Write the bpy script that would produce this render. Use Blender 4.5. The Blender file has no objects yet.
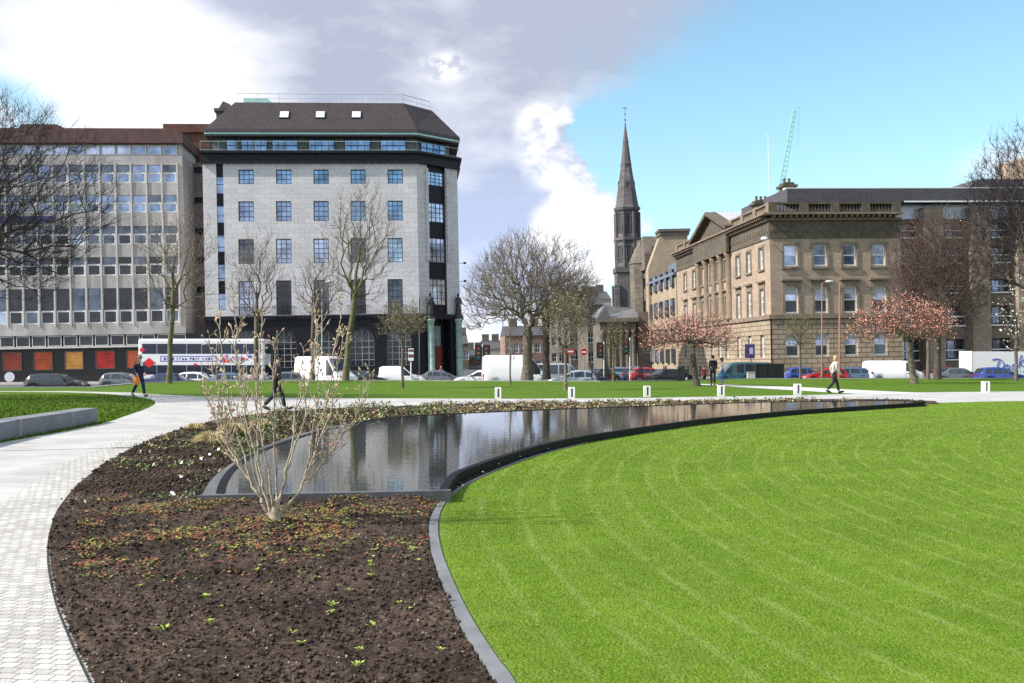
import bpy, math, random
import numpy as np
from mathutils import Vector, Matrix

S = bpy.context.scene
COL = S.collection
R = math.radians
H = 1.65            # eye height above the garden level
F = 1000.0          # focal length in pixels of a 1024 px wide picture
HY = 357.0          # horizon row

# ------------------------------------------------------------------ camera
cam_d = bpy.data.cameras.new('camera'); cam = bpy.data.objects.new('camera', cam_d); COL.objects.link(cam)
cam.location = (0, 0, H); cam.rotation_euler = (R(90), 0, 0)
cam_d.sensor_width = 36.0; cam_d.lens = 36.0 * F / 1024.0
cam_d.shift_y = (HY - 341.5) / 1024.0
cam_d.clip_end = 4000; cam_d.clip_start = 0.1
S.camera = cam

# ------------------------------------------------------------------ sun and view
SUN_EL, SUN_AZ = R(38), R(17)      # height; how far the sun stands behind the picture plane, on the left
sun_dir = Vector((-math.cos(SUN_AZ) * math.cos(SUN_EL), -math.sin(SUN_AZ) * math.cos(SUN_EL), math.sin(SUN_EL)))
sd = bpy.data.lights.new('sun', 'SUN'); sd.energy = 4.1; sd.angle = R(0.5); sd.color = (1.0, 0.955, 0.89)
sun = bpy.data.objects.new('sun', sd); COL.objects.link(sun)
sun.rotation_euler = sun_dir.to_track_quat('Z', 'Y').to_euler()
S.view_settings.view_transform = 'Standard'; S.view_settings.look = 'None'
S.view_settings.exposure = 0.75; S.view_settings.gamma = 1.0
S.render.engine = 'CYCLES'
S.cycles.use_denoising = False
S.cycles.max_bounces = 6; S.cycles.transparent_max_bounces = 8
S.cycles.caustics_reflective = False; S.cycles.caustics_refractive = False

# ------------------------------------------------------------------ sky with clouds, laid out by compass direction and height
w = bpy.data.worlds.new('World'); S.world = w; w.use_nodes = True
nt = w.node_tree; nt.nodes.clear()
def N(t, **k):
    n = nt.nodes.new(t)
    for a, b in k.items(): setattr(n, a, b)
    return n
def Lk(a, b): nt.links.new(a, b)
def _in(n, i, v):
    if v is None: return
    if isinstance(v, bpy.types.NodeSocket): Lk(v, n.inputs[i])
    else: n.inputs[i].default_value = v
def M(op, a, b=None, c=None, clamp=False):
    n = N('ShaderNodeMath', operation=op); n.use_clamp = clamp
    _in(n, 0, a); _in(n, 1, b); _in(n, 2, c); return n.outputs[0]
def smooth(x, lo, hi):
    n = N('ShaderNodeMapRange', interpolation_type='SMOOTHSTEP'); _in(n, 0, x); _in(n, 1, lo); _in(n, 2, hi)
    n.inputs[3].default_value = 0; n.inputs[4].default_value = 1; return n.outputs[0]
def mixc(f, a, b):
    n = N('ShaderNodeMix', data_type='RGBA'); _in(n, 0, f); _in(n, 6, a); _in(n, 7, b); return n.outputs[2]
tc = N('ShaderNodeTexCoord'); nrm = N('ShaderNodeVectorMath', operation='NORMALIZE'); Lk(tc.outputs['Generated'], nrm.inputs[0])
sep = N('ShaderNodeSeparateXYZ'); Lk(nrm.outputs[0], sep.inputs[0])
az = M('ARCTAN2', sep.outputs[0], sep.outputs[1]); el = M('ARCSINE', sep.outputs[2])
def noise(scale, detail=8, rough=0.55, stretch=1.6, off=0.0):
    mp = N('ShaderNodeMapping'); Lk(nrm.outputs[0], mp.inputs[0]); mp.inputs[3].default_value = (1, 1, stretch); mp.inputs[1].default_value = (off, off * .7, off * .3)
    n = N('ShaderNodeTexNoise'); Lk(mp.outputs[0], n.inputs['Vector'])
    n.inputs['Scale'].default_value = scale; n.inputs['Detail'].default_value = detail; n.inputs['Roughness'].default_value = rough
    return n.outputs[0]
def blob(ca, ce, ra, re):
    x = M('DIVIDE', M('SUBTRACT', az, ca), ra); y = M('DIVIDE', M('SUBTRACT', el, ce), re)
    d = M('SQRT', M('ADD', M('MULTIPLY', x, x), M('MULTIPLY', y, y)))
    return smooth(d, 1.0, 0.0)
nz_edge = noise(9.0, 10, 0.58, 1.2, 0.3)
nz_big = noise(3.0, 6, 0.55, 1.8, 1.7)
nz_wisp = noise(6.0, 8, 0.6, 2.2, 4.1)
nz_mid = noise(4.5, 9, 0.6, 2.6, 7.7)
# eastern limit of the cloud bank as a function of height
fc = N('ShaderNodeFloatCurve'); _in(fc, 1, M('MULTIPLY', el, 2.0, clamp=True))
cu = fc.mapping.curves[0]
pts = [(0.0, 0.60), (0.10, 0.60), (0.20, 0.605), (0.32, 0.592), (0.40, 0.588), (0.47, 0.582), (0.54, 0.585), (0.62, 0.635), (0.72, 0.70), (1.0, 0.90)]
cu.points[0].location = pts[0]; cu.points[1].location = pts[-1]
for p in pts[1:-1]: cu.points.new(*p)
fc.mapping.update()
bound = M('SUBTRACT', fc.outputs[0], 0.5)
soft = M('ADD', 0.009, M('MULTIPLY', smooth(el, 0.225, 0.31), 0.075))
dist = M('SUBTRACT', M('ADD', bound, M('MULTIPLY', M('SUBTRACT', nz_edge, 0.5), 0.20)), az)
bank = smooth(M('DIVIDE', dist, soft), -1.0, 1.0)
west = smooth(az, -1.5, -1.1)
hole = M('MULTIPLY', smooth(blob(-0.50, 0.205, 0.13, 0.075), 0.1, 0.6), smooth(nz_edge, 0.66, 0.48))
other = smooth(M('ADD', nz_big, 0.0), 0.42, 0.58)
lowc = M('MULTIPLY', blob(0.47, 0.168, 0.07, 0.035), smooth(nz_wisp, 0.38, 0.6))
cover = M('MULTIPLY', M('MULTIPLY', bank, west), M('SUBTRACT', 1.0, M('MULTIPLY', hole, 0.95)))
cover = M('MAXIMUM', cover, M('MULTIPLY', other, M('SUBTRACT', 1.0, M('MULTIPLY', west, smooth(az, 1.4, 1.1)))))
cover = M('MAXIMUM', cover, M('MULTIPLY', lowc, 0.8))
# brightness inside the bank
lit = M('MULTIPLY', blob(-0.375, 0.245, 0.21, 0.15), 1.4)
edge = M('MULTIPLY', smooth(dist, 0.085, 0.01), M('MULTIPLY', smooth(el, 0.265, 0.22), smooth(nz_edge, 0.40, 0.54)))
low = M('MULTIPLY', smooth(el, 0.09, 0.0), 0.75)
nz_fine = noise(26.0, 8, 0.6, 1.6, 2.2)
spot = M('MULTIPLY', M('MULTIPLY', blob(-0.068, 0.282, 0.035, 0.020), smooth(nz_fine, 0.40, 0.56)), 1.3)
puff = None
for a_, e_, ra_, re_ in ((0.052, 0.205, 0.062, 0.060), (0.030, 0.222, 0.04, 0.035), (0.072, 0.150, 0.05, 0.055), (0.060, 0.125, 0.06, 0.05), (0.085, 0.100, 0.05, 0.05)):
    b_ = M('MULTIPLY', smooth(blob(a_, e_, ra_, re_), 0.0, 0.45), 1.0); puff = b_ if puff is None else M('MAXIMUM', puff, b_)
puff = M('MULTIPLY', puff, smooth(M('ADD', M('MULTIPLY', nz_edge, 0.6), M('MULTIPLY', nz_fine, 0.4)), 0.36, 0.54))
edge = M('MAXIMUM', M('MULTIPLY', edge, 0.6), M('MULTIPLY', puff, 1.1))
lum = M('ADD', M('MAXIMUM', M('MAXIMUM', lit, edge), M('MAXIMUM', low, spot)), M('ADD', M('MULTIPLY', M('SUBTRACT', nz_wisp, 0.5), 1.3), M('ADD', M('MULTIPLY', M('SUBTRACT', nz_edge, 0.5), 1.0), M('MULTIPLY', M('SUBTRACT', nz_mid, 0.48), 1.9))), clamp=True)
back = M('MAXIMUM', smooth(M('ABSOLUTE', az), 1.0, 1.5), smooth(el, 0.6, 0.9))
lum = M('MAXIMUM', lum, M('MULTIPLY', back, 0.8))
low_b = smooth(el, 0.27, 0.10)
darkc = mixc(low_b, (0.375, 0.415, 0.52, 1), (0.43, 0.52, 0.73, 1))
westb = smooth(az, -0.20, -0.42)
darkc = mixc(westb, darkc, (0.50, 0.55, 0.69, 1))
cloud = mixc(lum, darkc, (0.88, 0.89, 0.94, 1))
sky = N('ShaderNodeTexSky', sky_type='NISHITA'); sky.sun_disc = False
sky.sun_elevation = SUN_EL; sky.sun_rotation = math.atan2(sun_dir.x, sun_dir.y)
sky.air_density = 1.0; sky.dust_density = 1.3; sky.ozone_density = 1.0
tint = N('ShaderNodeMix', data_type='RGBA', blend_type='MULTIPLY'); tint.inputs[0].default_value = 1
Lk(sky.outputs[0], tint.inputs[6]); tint.inputs[7].default_value = (0.82, 1.0, 0.93, 1)
bg1 = N('ShaderNodeBackground'); Lk(tint.outputs[2], bg1.inputs[0]); bg1.inputs[1].default_value = 0.15
bg2 = N('ShaderNodeBackground'); Lk(cloud, bg2.inputs[0]); bg2.inputs[1].default_value = 0.80
mx = N('ShaderNodeMixShader'); Lk(cover, mx.inputs[0]); Lk(bg1.outputs[0], mx.inputs[1]); Lk(bg2.outputs[0], mx.inputs[2])
out = N('ShaderNodeOutputWorld'); Lk(mx.outputs[0], out.inputs[0])

# ------------------------------------------------------------------ materials
MATS = {}
def mat(name, col, rough=0.7, metal=0.0, var=0.0, vscale=2.0, bump=0.0, bscale=20.0, spec=0.5, col2=None, emit=0, big=0.0, bigscale=0.15, streak=0.0):
    if name in MATS: return MATS[name]
    m = bpy.data.materials.new(name); m.use_nodes = True; t = m.node_tree
    b = t.nodes['Principled BSDF']; b.inputs['Roughness'].default_value = rough; b.inputs['Metallic'].default_value = metal
    b.inputs['Specular IOR Level'].default_value = spec
    c = (*col, 1)
    b.inputs['Base Color'].default_value = c
    def nn(k): return t.nodes.new(k)
    tcn = nn('ShaderNodeTexCoord')
    last = None
    if var or col2:
        n = nn('ShaderNodeTexNoise'); n.inputs['Scale'].default_value = vscale; n.inputs['Detail'].default_value = 6; t.links.new(tcn.outputs['Object'], n.inputs['Vector'])
        mr = nn('ShaderNodeMapRange'); mr.inputs[1].default_value = .3; mr.inputs[2].default_value = .7; t.links.new(n.outputs[0], mr.inputs[0])
        x = nn('ShaderNodeMix'); x.data_type = 'RGBA'; t.links.new(mr.outputs[0], x.inputs[0])
        x.inputs[6].default_value = tuple(v * (1 - var) for v in col) + (1,)
        x.inputs[7].default_value = (*col2, 1) if col2 else tuple(min(1, v * (1 + var)) for v in col) + (1,)
        last = x.outputs[2]
    if big:
        n = nn('ShaderNodeTexNoise'); n.inputs['Scale'].default_value = bigscale; n.inputs['Detail'].default_value = 5
        mp = nn('ShaderNodeMapping'); t.links.new(tcn.outputs['Object'], mp.inputs[0]); mp.inputs[3].default_value = (1, 1, 1 - streak)
        t.links.new(mp.outputs[0], n.inputs['Vector'])
        mr = nn('ShaderNodeMapRange'); mr.inputs[1].default_value = .3; mr.inputs[2].default_value = .7; mr.inputs[3].default_value = 1 - big; mr.inputs[4].default_value = 1 + big * .4
        t.links.new(n.outputs[0], mr.inputs[0])
        x = nn('ShaderNodeVectorMath'); x.operation = 'SCALE'; t.links.new(mr.outputs[0], x.inputs['Scale'])
        if last: t.links.new(last, x.inputs[0])
        else: x.inputs[0].default_value = col
        last = x.outputs[0]
    if last: t.links.new(last, b.inputs['Base Color'])
    if bump:
        n = nn('ShaderNodeTexNoise'); n.inputs['Scale'].default_value = bscale; n.inputs['Detail'].default_value = 5; t.links.new(tcn.outputs['Object'], n.inputs['Vector'])
        bp = nn('ShaderNodeBump'); bp.inputs['Strength'].default_value = bump; bp.inputs['Distance'].default_value = 0.02; t.links.new(n.outputs[0], bp.inputs['Height']); t.links.new(bp.outputs[0], b.inputs['Normal'])
    if emit:
        b.inputs['Emission Color'].default_value = c; b.inputs['Emission Strength'].default_value = emit
    MATS[name] = m; return m

def stone_mat(name, col, mortar, bw=0.9, bh=0.4, msize=0.012, var=0.15, bump=0.4, big=0.2, rust=0.0, offs=0.5):
    """coursed masonry; the courses follow the local x (or y) and z axes of each wall"""
    if name in MATS: return MATS[name]
    m = bpy.data.materials.new(name); m.use_nodes = True; t = m.node_tree; b = t.nodes['Principled BSDF']; b.inputs['Roughness'].default_value = .85
    nn = t.nodes.new; L = t.links.new
    tcn = nn('ShaderNodeTexCoord'); sp = nn('ShaderNodeSeparateXYZ'); L(tcn.outputs['Object'], sp.inputs[0])
    ad = nn('ShaderNodeMath'); ad.operation = 'ADD'; L(sp.outputs[0], ad.inputs[0]); L(sp.outputs[1], ad.inputs[1])
    cb = nn('ShaderNodeCombineXYZ'); L(ad.outputs[0], cb.inputs[0]); L(sp.outputs[2], cb.inputs[1])
    br = nn('ShaderNodeTexBrick'); L(cb.outputs[0], br.inputs[0]); br.offset = offs
    br.inputs['Color1'].default_value = tuple(c * (1 - var) for c in col) + (1,); br.inputs['Color2'].default_value = tuple(c * (1 + var) for c in col) + (1,)
    br.inputs['Mortar'].default_value = (*mortar, 1); br.inputs['Scale'].default_value = 1; br.inputs['Mortar Size'].default_value = msize
    br.inputs['Mortar Smooth'].default_value = .15; br.inputs['Brick Width'].default_value = bw; br.inputs['Row Height'].default_value = bh
    n = nn('ShaderNodeTexNoise'); n.inputs['Scale'].default_value = .35; n.inputs['Detail'].default_value = 7; L(tcn.outputs['Object'], n.inputs['Vector'])
    mr = nn('ShaderNodeMapRange'); mr.inputs[1].default_value = .3; mr.inputs[2].default_value = .7; mr.inputs[3].default_value = 1 - big; mr.inputs[4].default_value = 1 + big * .5; L(n.outputs[0], mr.inputs[0])
    n2 = nn('ShaderNodeTexNoise'); n2.inputs['Scale'].default_value = 5; n2.inputs['Detail'].default_value = 5; L(tcn.outputs['Object'], n2.inputs['Vector'])
    mr2 = nn('ShaderNodeMapRange'); mr2.inputs[1].default_value = .25; mr2.inputs[2].default_value = .75; mr2.inputs[3].default_value = 1 - .18; mr2.inputs[4].default_value = 1.14; L(n2.outputs[0], mr2.inputs[0])
    mu = nn('ShaderNodeMath'); mu.operation = 'MULTIPLY'; L(mr.outputs[0], mu.inputs[0]); L(mr2.outputs[0], mu.inputs[1])
    x = nn('ShaderNodeVectorMath'); x.operation = 'SCALE'; L(br.outputs[0], x.inputs[0]); L(mu.outputs[0], x.inputs['Scale']); L(x.outputs[0], b.inputs['Base Color'])
    bp = nn('ShaderNodeBump'); bp.inputs['Strength'].default_value = bump; bp.inputs['Distance'].default_value = .03; bp.invert = True; L(br.outputs['Fac'], bp.inputs['Height']); L(bp.outputs[0], b.inputs['Normal'])
    MATS[name] = m; return m

# ------------------------------------------------------------------ mesh helper
class MB:
    def __init__(s): s.v = []; s.f = []; s.m = []
    def add(s, vs, fs, m=0):
        o = len(s.v); s.v.extend(vs)
        for f in fs: s.f.append([i + o for i in f]); s.m.append(m)
    def quad(s, a, b, c, d, m=0): s.add([a, b, c, d], [(0, 1, 2, 3)], m)
    def box(s, x0, x1, y0, y1, z0, z1, m=0):
        s.add([(x0, y0, z0), (x1, y0, z0), (x1, y1, z0), (x0, y1, z0), (x0, y0, z1), (x1, y0, z1), (x1, y1, z1), (x0, y1, z1)],
              [(0, 3, 2, 1), (4, 5, 6, 7), (0, 1, 5, 4), (1, 2, 6, 5), (2, 3, 7, 6), (3, 0, 4, 7)], m)
    def prism(s, poly, z0, z1, m=0):          # polygon in xy, extruded up
        n = len(poly)
        vs = [(p[0], p[1], z0) for p in poly] + [(p[0], p[1], z1) for p in poly]
        s.add(vs, [tuple(range(n - 1, -1, -1)), tuple(range(n, 2 * n))] + [(i, (i + 1) % n, n + (i + 1) % n, n + i) for i in range(n)], m)
    def vprism(s, poly, y0, y1, m=0):         # polygon in xz, extruded in y
        n = len(poly)
        vs = [(p[0], y0, p[1]) for p in poly] + [(p[0], y1, p[1]) for p in poly]
        s.add(vs, [tuple(range(n)), tuple(range(2 * n - 1, n - 1, -1))] + [((i + 1) % n, i, n + i, n + (i + 1) % n) for i in range(n)], m)
    def tube(s, p0, p1, r0, r1=None, n=8, m=0, caps=True):
        if r1 is None: r1 = r0
        p0 = Vector(p0); p1 = Vector(p1); d = (p1 - p0).normalized()
        u = d.orthogonal().normalized(); w_ = d.cross(u)
        vs = []
        for p, r in ((p0, r0), (p1, r1)):
            for k in range(n):
                a = 2 * math.pi * k / n; vs.append(tuple(p + (u * math.cos(a) + w_ * math.sin(a)) * r))
        fs = [(i, (i + 1) % n, n + (i + 1) % n, n + i) for i in range(n)]
        if caps: fs += [tuple(range(n - 1, -1, -1)), tuple(range(n, 2 * n))]
        s.add(vs, fs, m)
    def lathe(s, prof, n=12, c=(0, 0), m=0, ph=0.0):      # prof: (r, z) from bottom up
        vs = []
        for r, z in prof:
            for k in range(n):
                a = 2 * math.pi * k / n + ph; vs.append((c[0] + r * math.cos(a), c[1] + r * math.sin(a), z))
        fs = []
        for j in range(len(prof) - 1):
            for k in range(n): fs.append((j * n + k, j * n + (k + 1) % n, (j + 1) * n + (k + 1) % n, (j + 1) * n + k))
        fs += [tuple(range(n - 1, -1, -1)), tuple(range((len(prof) - 1) * n, len(prof) * n))]
        s.add(vs, fs, m)
    def ell(s, c, r, n=8, m=0):
        prof = []
        k = max(4, n // 2 + 1)
        vs = []; fs = []
        for j in range(1, k):
            t = math.pi * j / k
            for i in range(n):
                a = 2 * math.pi * i / n; vs.append((c[0] + r[0] * math.sin(t) * math.cos(a), c[1] + r[1] * math.sin(t) * math.sin(a), c[2] - r[2] * math.cos(t)))
        b_ = len(vs); vs += [(c[0], c[1], c[2] - r[2]), (c[0], c[1], c[2] + r[2])]
        for j in range(k - 2):
            for i in range(n): fs.append((j * n + i, j * n + (i + 1) % n, (j + 1) * n + (i + 1) % n, (j + 1) * n + i))
        for i in range(n): fs.append((b_, (i + 1) % n, i)); fs.append((b_ + 1, (k - 2) * n + i, (k - 2) * n + (i + 1) % n))
        s.add(vs, fs, m)
    def mesh(s, name, mats, smooth_=False):
        me = bpy.data.meshes.new(name); me.from_pydata([tuple(v) for v in s.v], [], s.f)
        if not isinstance(mats, (list, tuple)): mats = [mats]
        for m in mats: me.materials.append(m)
        me.polygons.foreach_set('material_index', s.m)
        if smooth_: me.polygons.foreach_set('use_smooth', [True] * len(s.f))
        me.update(); return me
    def build(s, name, mats, parent=None, M_=None, smooth_=False):
        return link(name, s.mesh(name, mats, smooth_), parent, M_)
def link(name, me, parent=None, M_=None):
    o = bpy.data.objects.new(name, me); COL.objects.link(o)
    if parent is not None: o.parent = parent
    if M_ is not None: o.matrix_basis = M_
    return o
def np_mesh(name, V, Fc, mats, k, smooth_=False, mi=None):
    """V (n,3) floats, Fc (m,k) ints"""
    me = bpy.data.meshes.new(name); V = np.asarray(V, np.float32); Fc = np.asarray(Fc, np.int32)
    me.vertices.add(len(V)); me.vertices.foreach_set('co', V.ravel())
    me.loops.add(Fc.size); me.loops.foreach_set('vertex_index', Fc.ravel())
    me.polygons.add(len(Fc)); me.polygons.foreach_set('loop_start', np.arange(len(Fc), dtype=np.int32) * k)
    me.polygons.foreach_set('loop_total', np.full(len(Fc), k, np.int32))
    if not isinstance(mats, (list, tuple)): mats = [mats]
    for m in mats: me.materials.append(m)
    if mi is not None: me.polygons.foreach_set('material_index', np.asarray(mi, np.int32))
    if smooth_: me.polygons.foreach_set('use_smooth', np.ones(len(Fc), bool))
    me.update(calc_edges=True); me.validate(); return me
def tag(o, label=None, cat=None, group=None, kind=None):
    if label: o['label'] = label
    if cat: o['category'] = cat
    if group: o['group'] = group
    if kind: o['kind'] = kind
    return o
def empty(name, label, cat, M_=None, group=None, loc=None, rz=0):
    o = bpy.data.objects.new(name, None); COL.objects.link(o); o.empty_display_size = .3
    if M_ is not None: o.matrix_basis = M_
    elif loc is not None: o.location = loc; o.rotation_euler = (0, 0, rz)
    return tag(o, label, cat, group)
def copy_tree(o, parent=None):
    c = o.copy(); COL.objects.link(c); c.parent = parent
    for ch in list(o.children): copy_tree(ch, c)
    return c
def G(px, py, z=0.0):
    Y = (H - z) * F / (py - HY); return ((px - 512) / F * Y, Y)
def catmull(P, n=6, closed=False):
    P = [tuple(map(float, p)) for p in P]; out_ = []
    m = len(P); rng_ = range(m if closed else m - 1)
    for i in rng_:
        p0 = P[(i - 1) % m] if (closed or i > 0) else P[0]; p1 = P[i]; p2 = P[(i + 1) % m]; p3 = P[(i + 2) % m] if (closed or i + 2 < m) else P[-1]
        for k in range(n):
            t = k / n
            out_.append(tuple(.5 * ((2 * p1[j]) + (-p0[j] + p2[j]) * t + (2 * p0[j] - 5 * p1[j] + 4 * p2[j] - p3[j]) * t * t + (-p0[j] + 3 * p1[j] - 3 * p2[j] + p3[j]) * t ** 3) for j in range(len(p1))))
    if not closed: out_.append(P[-1])
    return out_
def inside(x, y, poly):
    x = np.asarray(x); y = np.asarray(y); r = np.zeros(x.shape, bool); n = len(poly); j = n - 1
    for i in range(n):
        xi, yi = poly[i]; xj, yj = poly[j]
        if yi != yj:
            c = ((yi > y) != (yj > y)) & (x < (xj - xi) * (y - yi) / (yj - yi) + xi); r ^= c
        j = i
    return r
def offset_line(P, d):
    """shift an open polyline to its left by d"""
    o = []
    for i, p in enumerate(P):
        a = P[max(0, i - 1)]; b = P[min(len(P) - 1, i + 1)]
        tx, ty = b[0] - a[0], b[1] - a[1]; l = math.hypot(tx, ty) or 1
        o.append((p[0] - ty / l * d, p[1] + tx / l * d))
    return o
def ribbon(mb, A, B, z0, z1, m=0):
    """solid strip between two polylines, from z0 to z1"""
    for i in range(len(A) - 1):
        a0, a1, b0, b1 = A[i], A[i + 1], B[i], B[i + 1]
        mb.quad((*a0, z1), (*a1, z1), (*b1, z1), (*b0, z1), m)
        mb.quad((*a0, z0), (*a1, z0), (*a1, z1), (*a0, z1), m)
        mb.quad((*b1, z0), (*b0, z0), (*b0, z1), (*b1, z1), m)
_perm = np.random.RandomState(5).rand(256, 256)
def vnoise(x, y):
    xi = np.floor(x).astype(int); yi = np.floor(y).astype(int); fx = x - xi; fy = y - yi
    fx = fx * fx * (3 - 2 * fx); fy = fy * fy * (3 - 2 * fy)
    g = lambda a, b: _perm[a & 255, b & 255]
    return (g(xi, yi) * (1 - fx) + g(xi + 1, yi) * fx) * (1 - fy) + (g(xi, yi + 1) * (1 - fx) + g(xi + 1, yi + 1) * fx) * fy
def fbm(x, y, sc, o=4):
    r = 0; a = 1; t = 0
    for k in range(o): r = r + a * vnoise(x * sc + 17.3 * k, y * sc + 9.1 * k); t += a; a *= .5; sc *= 2.03
    return r / t
# ================================================================== ground
def zs(x): return -0.90 + 0.006 * x         # the streets lie below the garden and rise gently to the north
m_asph = mat('asphalt', (.065, .067, .072), .85, var=.2, vscale=.8, bump=.3, bscale=60)
m_pave = mat('pavement_slabs', (.26, .25, .235), .85, var=.12, vscale=1.5)
mb = MB(); E = 1500
mb.add([(x, y, zs(x)) for y in (-E, E) for x in (-E, E)], [(0, 1, 3, 2)])
tag(mb.build('ground', m_asph), kind='structure')
mb = MB()
mb.add([(x, y, zs(x) + .12) for x, y in ((-90, 99), (-14, 99.5), (-7, 106), (-20, 250), (-90, 250))], [(0, 1, 2, 3, 4)])
mb.add([(x, y, zs(x)) for x, y in ((-90, 98.9), (-14, 99.4), (-6.9, 106), (-19.9, 250))] + [(x, y, zs(x) + .12) for x, y in ((-90, 98.9), (-14, 99.4), (-6.9, 106), (-19.9, 250))], [(0, 1, 5, 4), (1, 2, 6, 5), (2, 3, 7, 6)])
tag(mb.build('pavement', m_pave), kind='structure')
mb = MB()
mb.add([(x, y, zs(x) + .12) for x, y in ((21.5, 92.2), (80, 98), (80, 250), (14, 250))], [(0, 1, 2, 3)])
mb.add([(x, y, zs(x) - .1) for x, y in ((80, 97.9), (21.4, 92.1), (13.9, 250))] + [(x, y, zs(x) + .12) for x, y in ((80, 97.9), (21.4, 92.1), (13.9, 250))], [(0, 3, 4, 1), (1, 4, 5, 2)])
tag(mb.build('pavement', m_pave), kind='structure')
# white lane lines on the road along the gardens
m_line = mat('road_paint', (.75, .75, .73), .7)
mb = MB()
for k in range(-22, 22):
    x = k * 4.0; mb.quad((x, 83.6 + .08 * x, zs(x) + .004), (x + 2, 83.6 + .08 * x, zs(x + 2) + .004), (x + 2, 83.72 + .08 * x, zs(x + 2) + .004), (x, 83.72 + .08 * x, zs(x) + .004))
tag(mb.build('road_marking', m_line), kind='structure')

# ---------------------------------------------------------------- garden
def grass_mat(name, dark, light, rings=False, dry=(.20, .20, .05)):
    m = bpy.data.materials.new(name); m.use_nodes = True; t = m.node_tree; b = t.nodes['Principled BSDF']; b.inputs['Roughness'].default_value = .75
    b.inputs['Specular IOR Level'].default_value = .08
    nn = t.nodes.new; L = t.links.new
    tcn = nn('ShaderNodeTexCoord')
    def nz(sc, det, lo, hi):
        n = nn('ShaderNodeTexNoise'); n.inputs['Scale'].default_value = sc; n.inputs['Detail'].default_value = det; L(tcn.outputs['Object'], n.inputs['Vector'])
        mr = nn('ShaderNodeMapRange'); mr.inputs[1].default_value = lo; mr.inputs[2].default_value = hi; L(n.outputs[0], mr.inputs[0]); return mr.outputs[0]
    def mix(f, a, b_):
        x = nn('ShaderNodeMix'); x.data_type = 'RGBA'
        L(f, x.inputs[0])
        for i, v in ((6, a), (7, b_)):
            if isinstance(v, tuple): x.inputs[i].default_value = (*v, 1)
            else: L(v, x.inputs[i])
        return x.outputs[2]
    def mth(op, a, b_):
        x = nn('ShaderNodeMath'); x.operation = op
        for i, v in ((0, a), (1, b_)):
            if isinstance(v, (int, float)): x.inputs[i].default_value = v
            else: L(v, x.inputs[i])
        return x.outputs[0]
    c = mix(nz(70, 4, .3, .7), dark, light)
    c = mix(mth('MULTIPLY', nz(30, 3, .58, .75), .4), c, dry)
    c = mix(mth('MULTIPLY', nz(.35, 3, .42, .62), .22), c, tuple(v * .75 for v in dark))
    c = mix(mth('MULTIPLY', nz(.9, 5, .45, .75), .35), c, tuple(v * 1.25 for v in light))
    c = mix(mth('MULTIPLY', nz(2.6, 4, .5, .75), .3), c, tuple(v * .8 for v in dark))
    c = mix(mth('MULTIPLY', nz(9, 4, .45, .7), .30), c, tuple(v * .72 for v in dark))
    c = mix(mth('MULTIPLY', nz(5, 4, .55, .75), .28), c, (.24, .27, .06))
    if rings:
        sb = nn('ShaderNodeVectorMath'); sb.operation = 'SUBTRACT'; L(tcn.outputs['Object'], sb.inputs[0]); sb.inputs[1].default_value = (RC[0], RC[1], 0)
        mu = nn('ShaderNodeVectorMath'); mu.operation = 'MULTIPLY'; L(sb.outputs[0], mu.inputs[0]); mu.inputs[1].default_value = (1, 1, 0)
        ln = nn('ShaderNodeVectorMath'); ln.operation = 'LENGTH'; L(mu.outputs[0], ln.inputs[0])
        wob = nz(.5, 3, 0, 1)
        d = mth('ADD', ln.outputs['Value'], mth('MULTIPLY', wob, .16))
        fr = mth('FRACT', mth('DIVIDE', d, 0.40), 0)
        tri = mth('ABSOLUTE', mth('SUBTRACT', fr, .5), 0)
        li = nn('ShaderNodeMapRange'); li.interpolation_type = 'SMOOTHSTEP'; li.inputs[1].default_value = .35; li.inputs[2].default_value = .5; L(tri, li.inputs[0])
        br = mth('MULTIPLY', li.outputs[0], nz(2.0, 4, .3, .75))
        c = mix(mth('MULTIPLY', br, .42), c, (.31, .37, .12))
        fr2 = mth('FRACT', mth('DIVIDE', d, 0.80), 0)
        st = mth('GREATER_THAN', fr2, .5)
        c = mix(mth('MULTIPLY', st, .08), c, (.21, .28, .05))
    L(c, b.inputs['Base Color'])
    n = nn('ShaderNodeTexNoise'); n.inputs['Scale'].default_value = 45; n.inputs['Detail'].default_value = 5; L(tcn.outputs['Object'], n.inputs['Vector'])
    bp = nn('ShaderNodeBump'); bp.inputs['Strength'].default_value = .8; bp.inputs['Distance'].default_value = .03; L(n.outputs[0], bp.inputs['Height']); L(bp.outputs[0], b.inputs['Normal'])
    return m
RC = (24.0, 11.0)
m_lawn = grass_mat('mown_lawn', (.080, .155, .009), (.175, .275, .024), rings=True)
m_grass = grass_mat('park_grass', (.056, .115, .008), (.110, .190, .018))

edge_px = [(-500, 386), (0, 388), (95, 387.5), (140, 383.5), (200, 381.2), (400, 380.8), (600, 381.6), (700, 380.3), (760, 379), (1024, 378.6), (1500, 378.6)]
far_edge = [G(*p) for p in edge_px]
garden = [(-48, -20), (-56, far_edge[0][1])] + far_edge[1:] + [(85, far_edge[-1][1]), (80, -20)]
mb = MB(); mb.prism(garden, -2.2, 0.0)
tag(mb.build('park_grass', m_grass), kind='structure')
# stone edge of the raised garden
mb = MB(); fe = garden[1:-1]; ribbon(mb, offset_line(fe, .02), offset_line(fe, .34), -1.9, .05)
tag(mb.build('kerb', mat('kerb_stone', (.33, .32, .30), .8, var=.1)), kind='structure')

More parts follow.
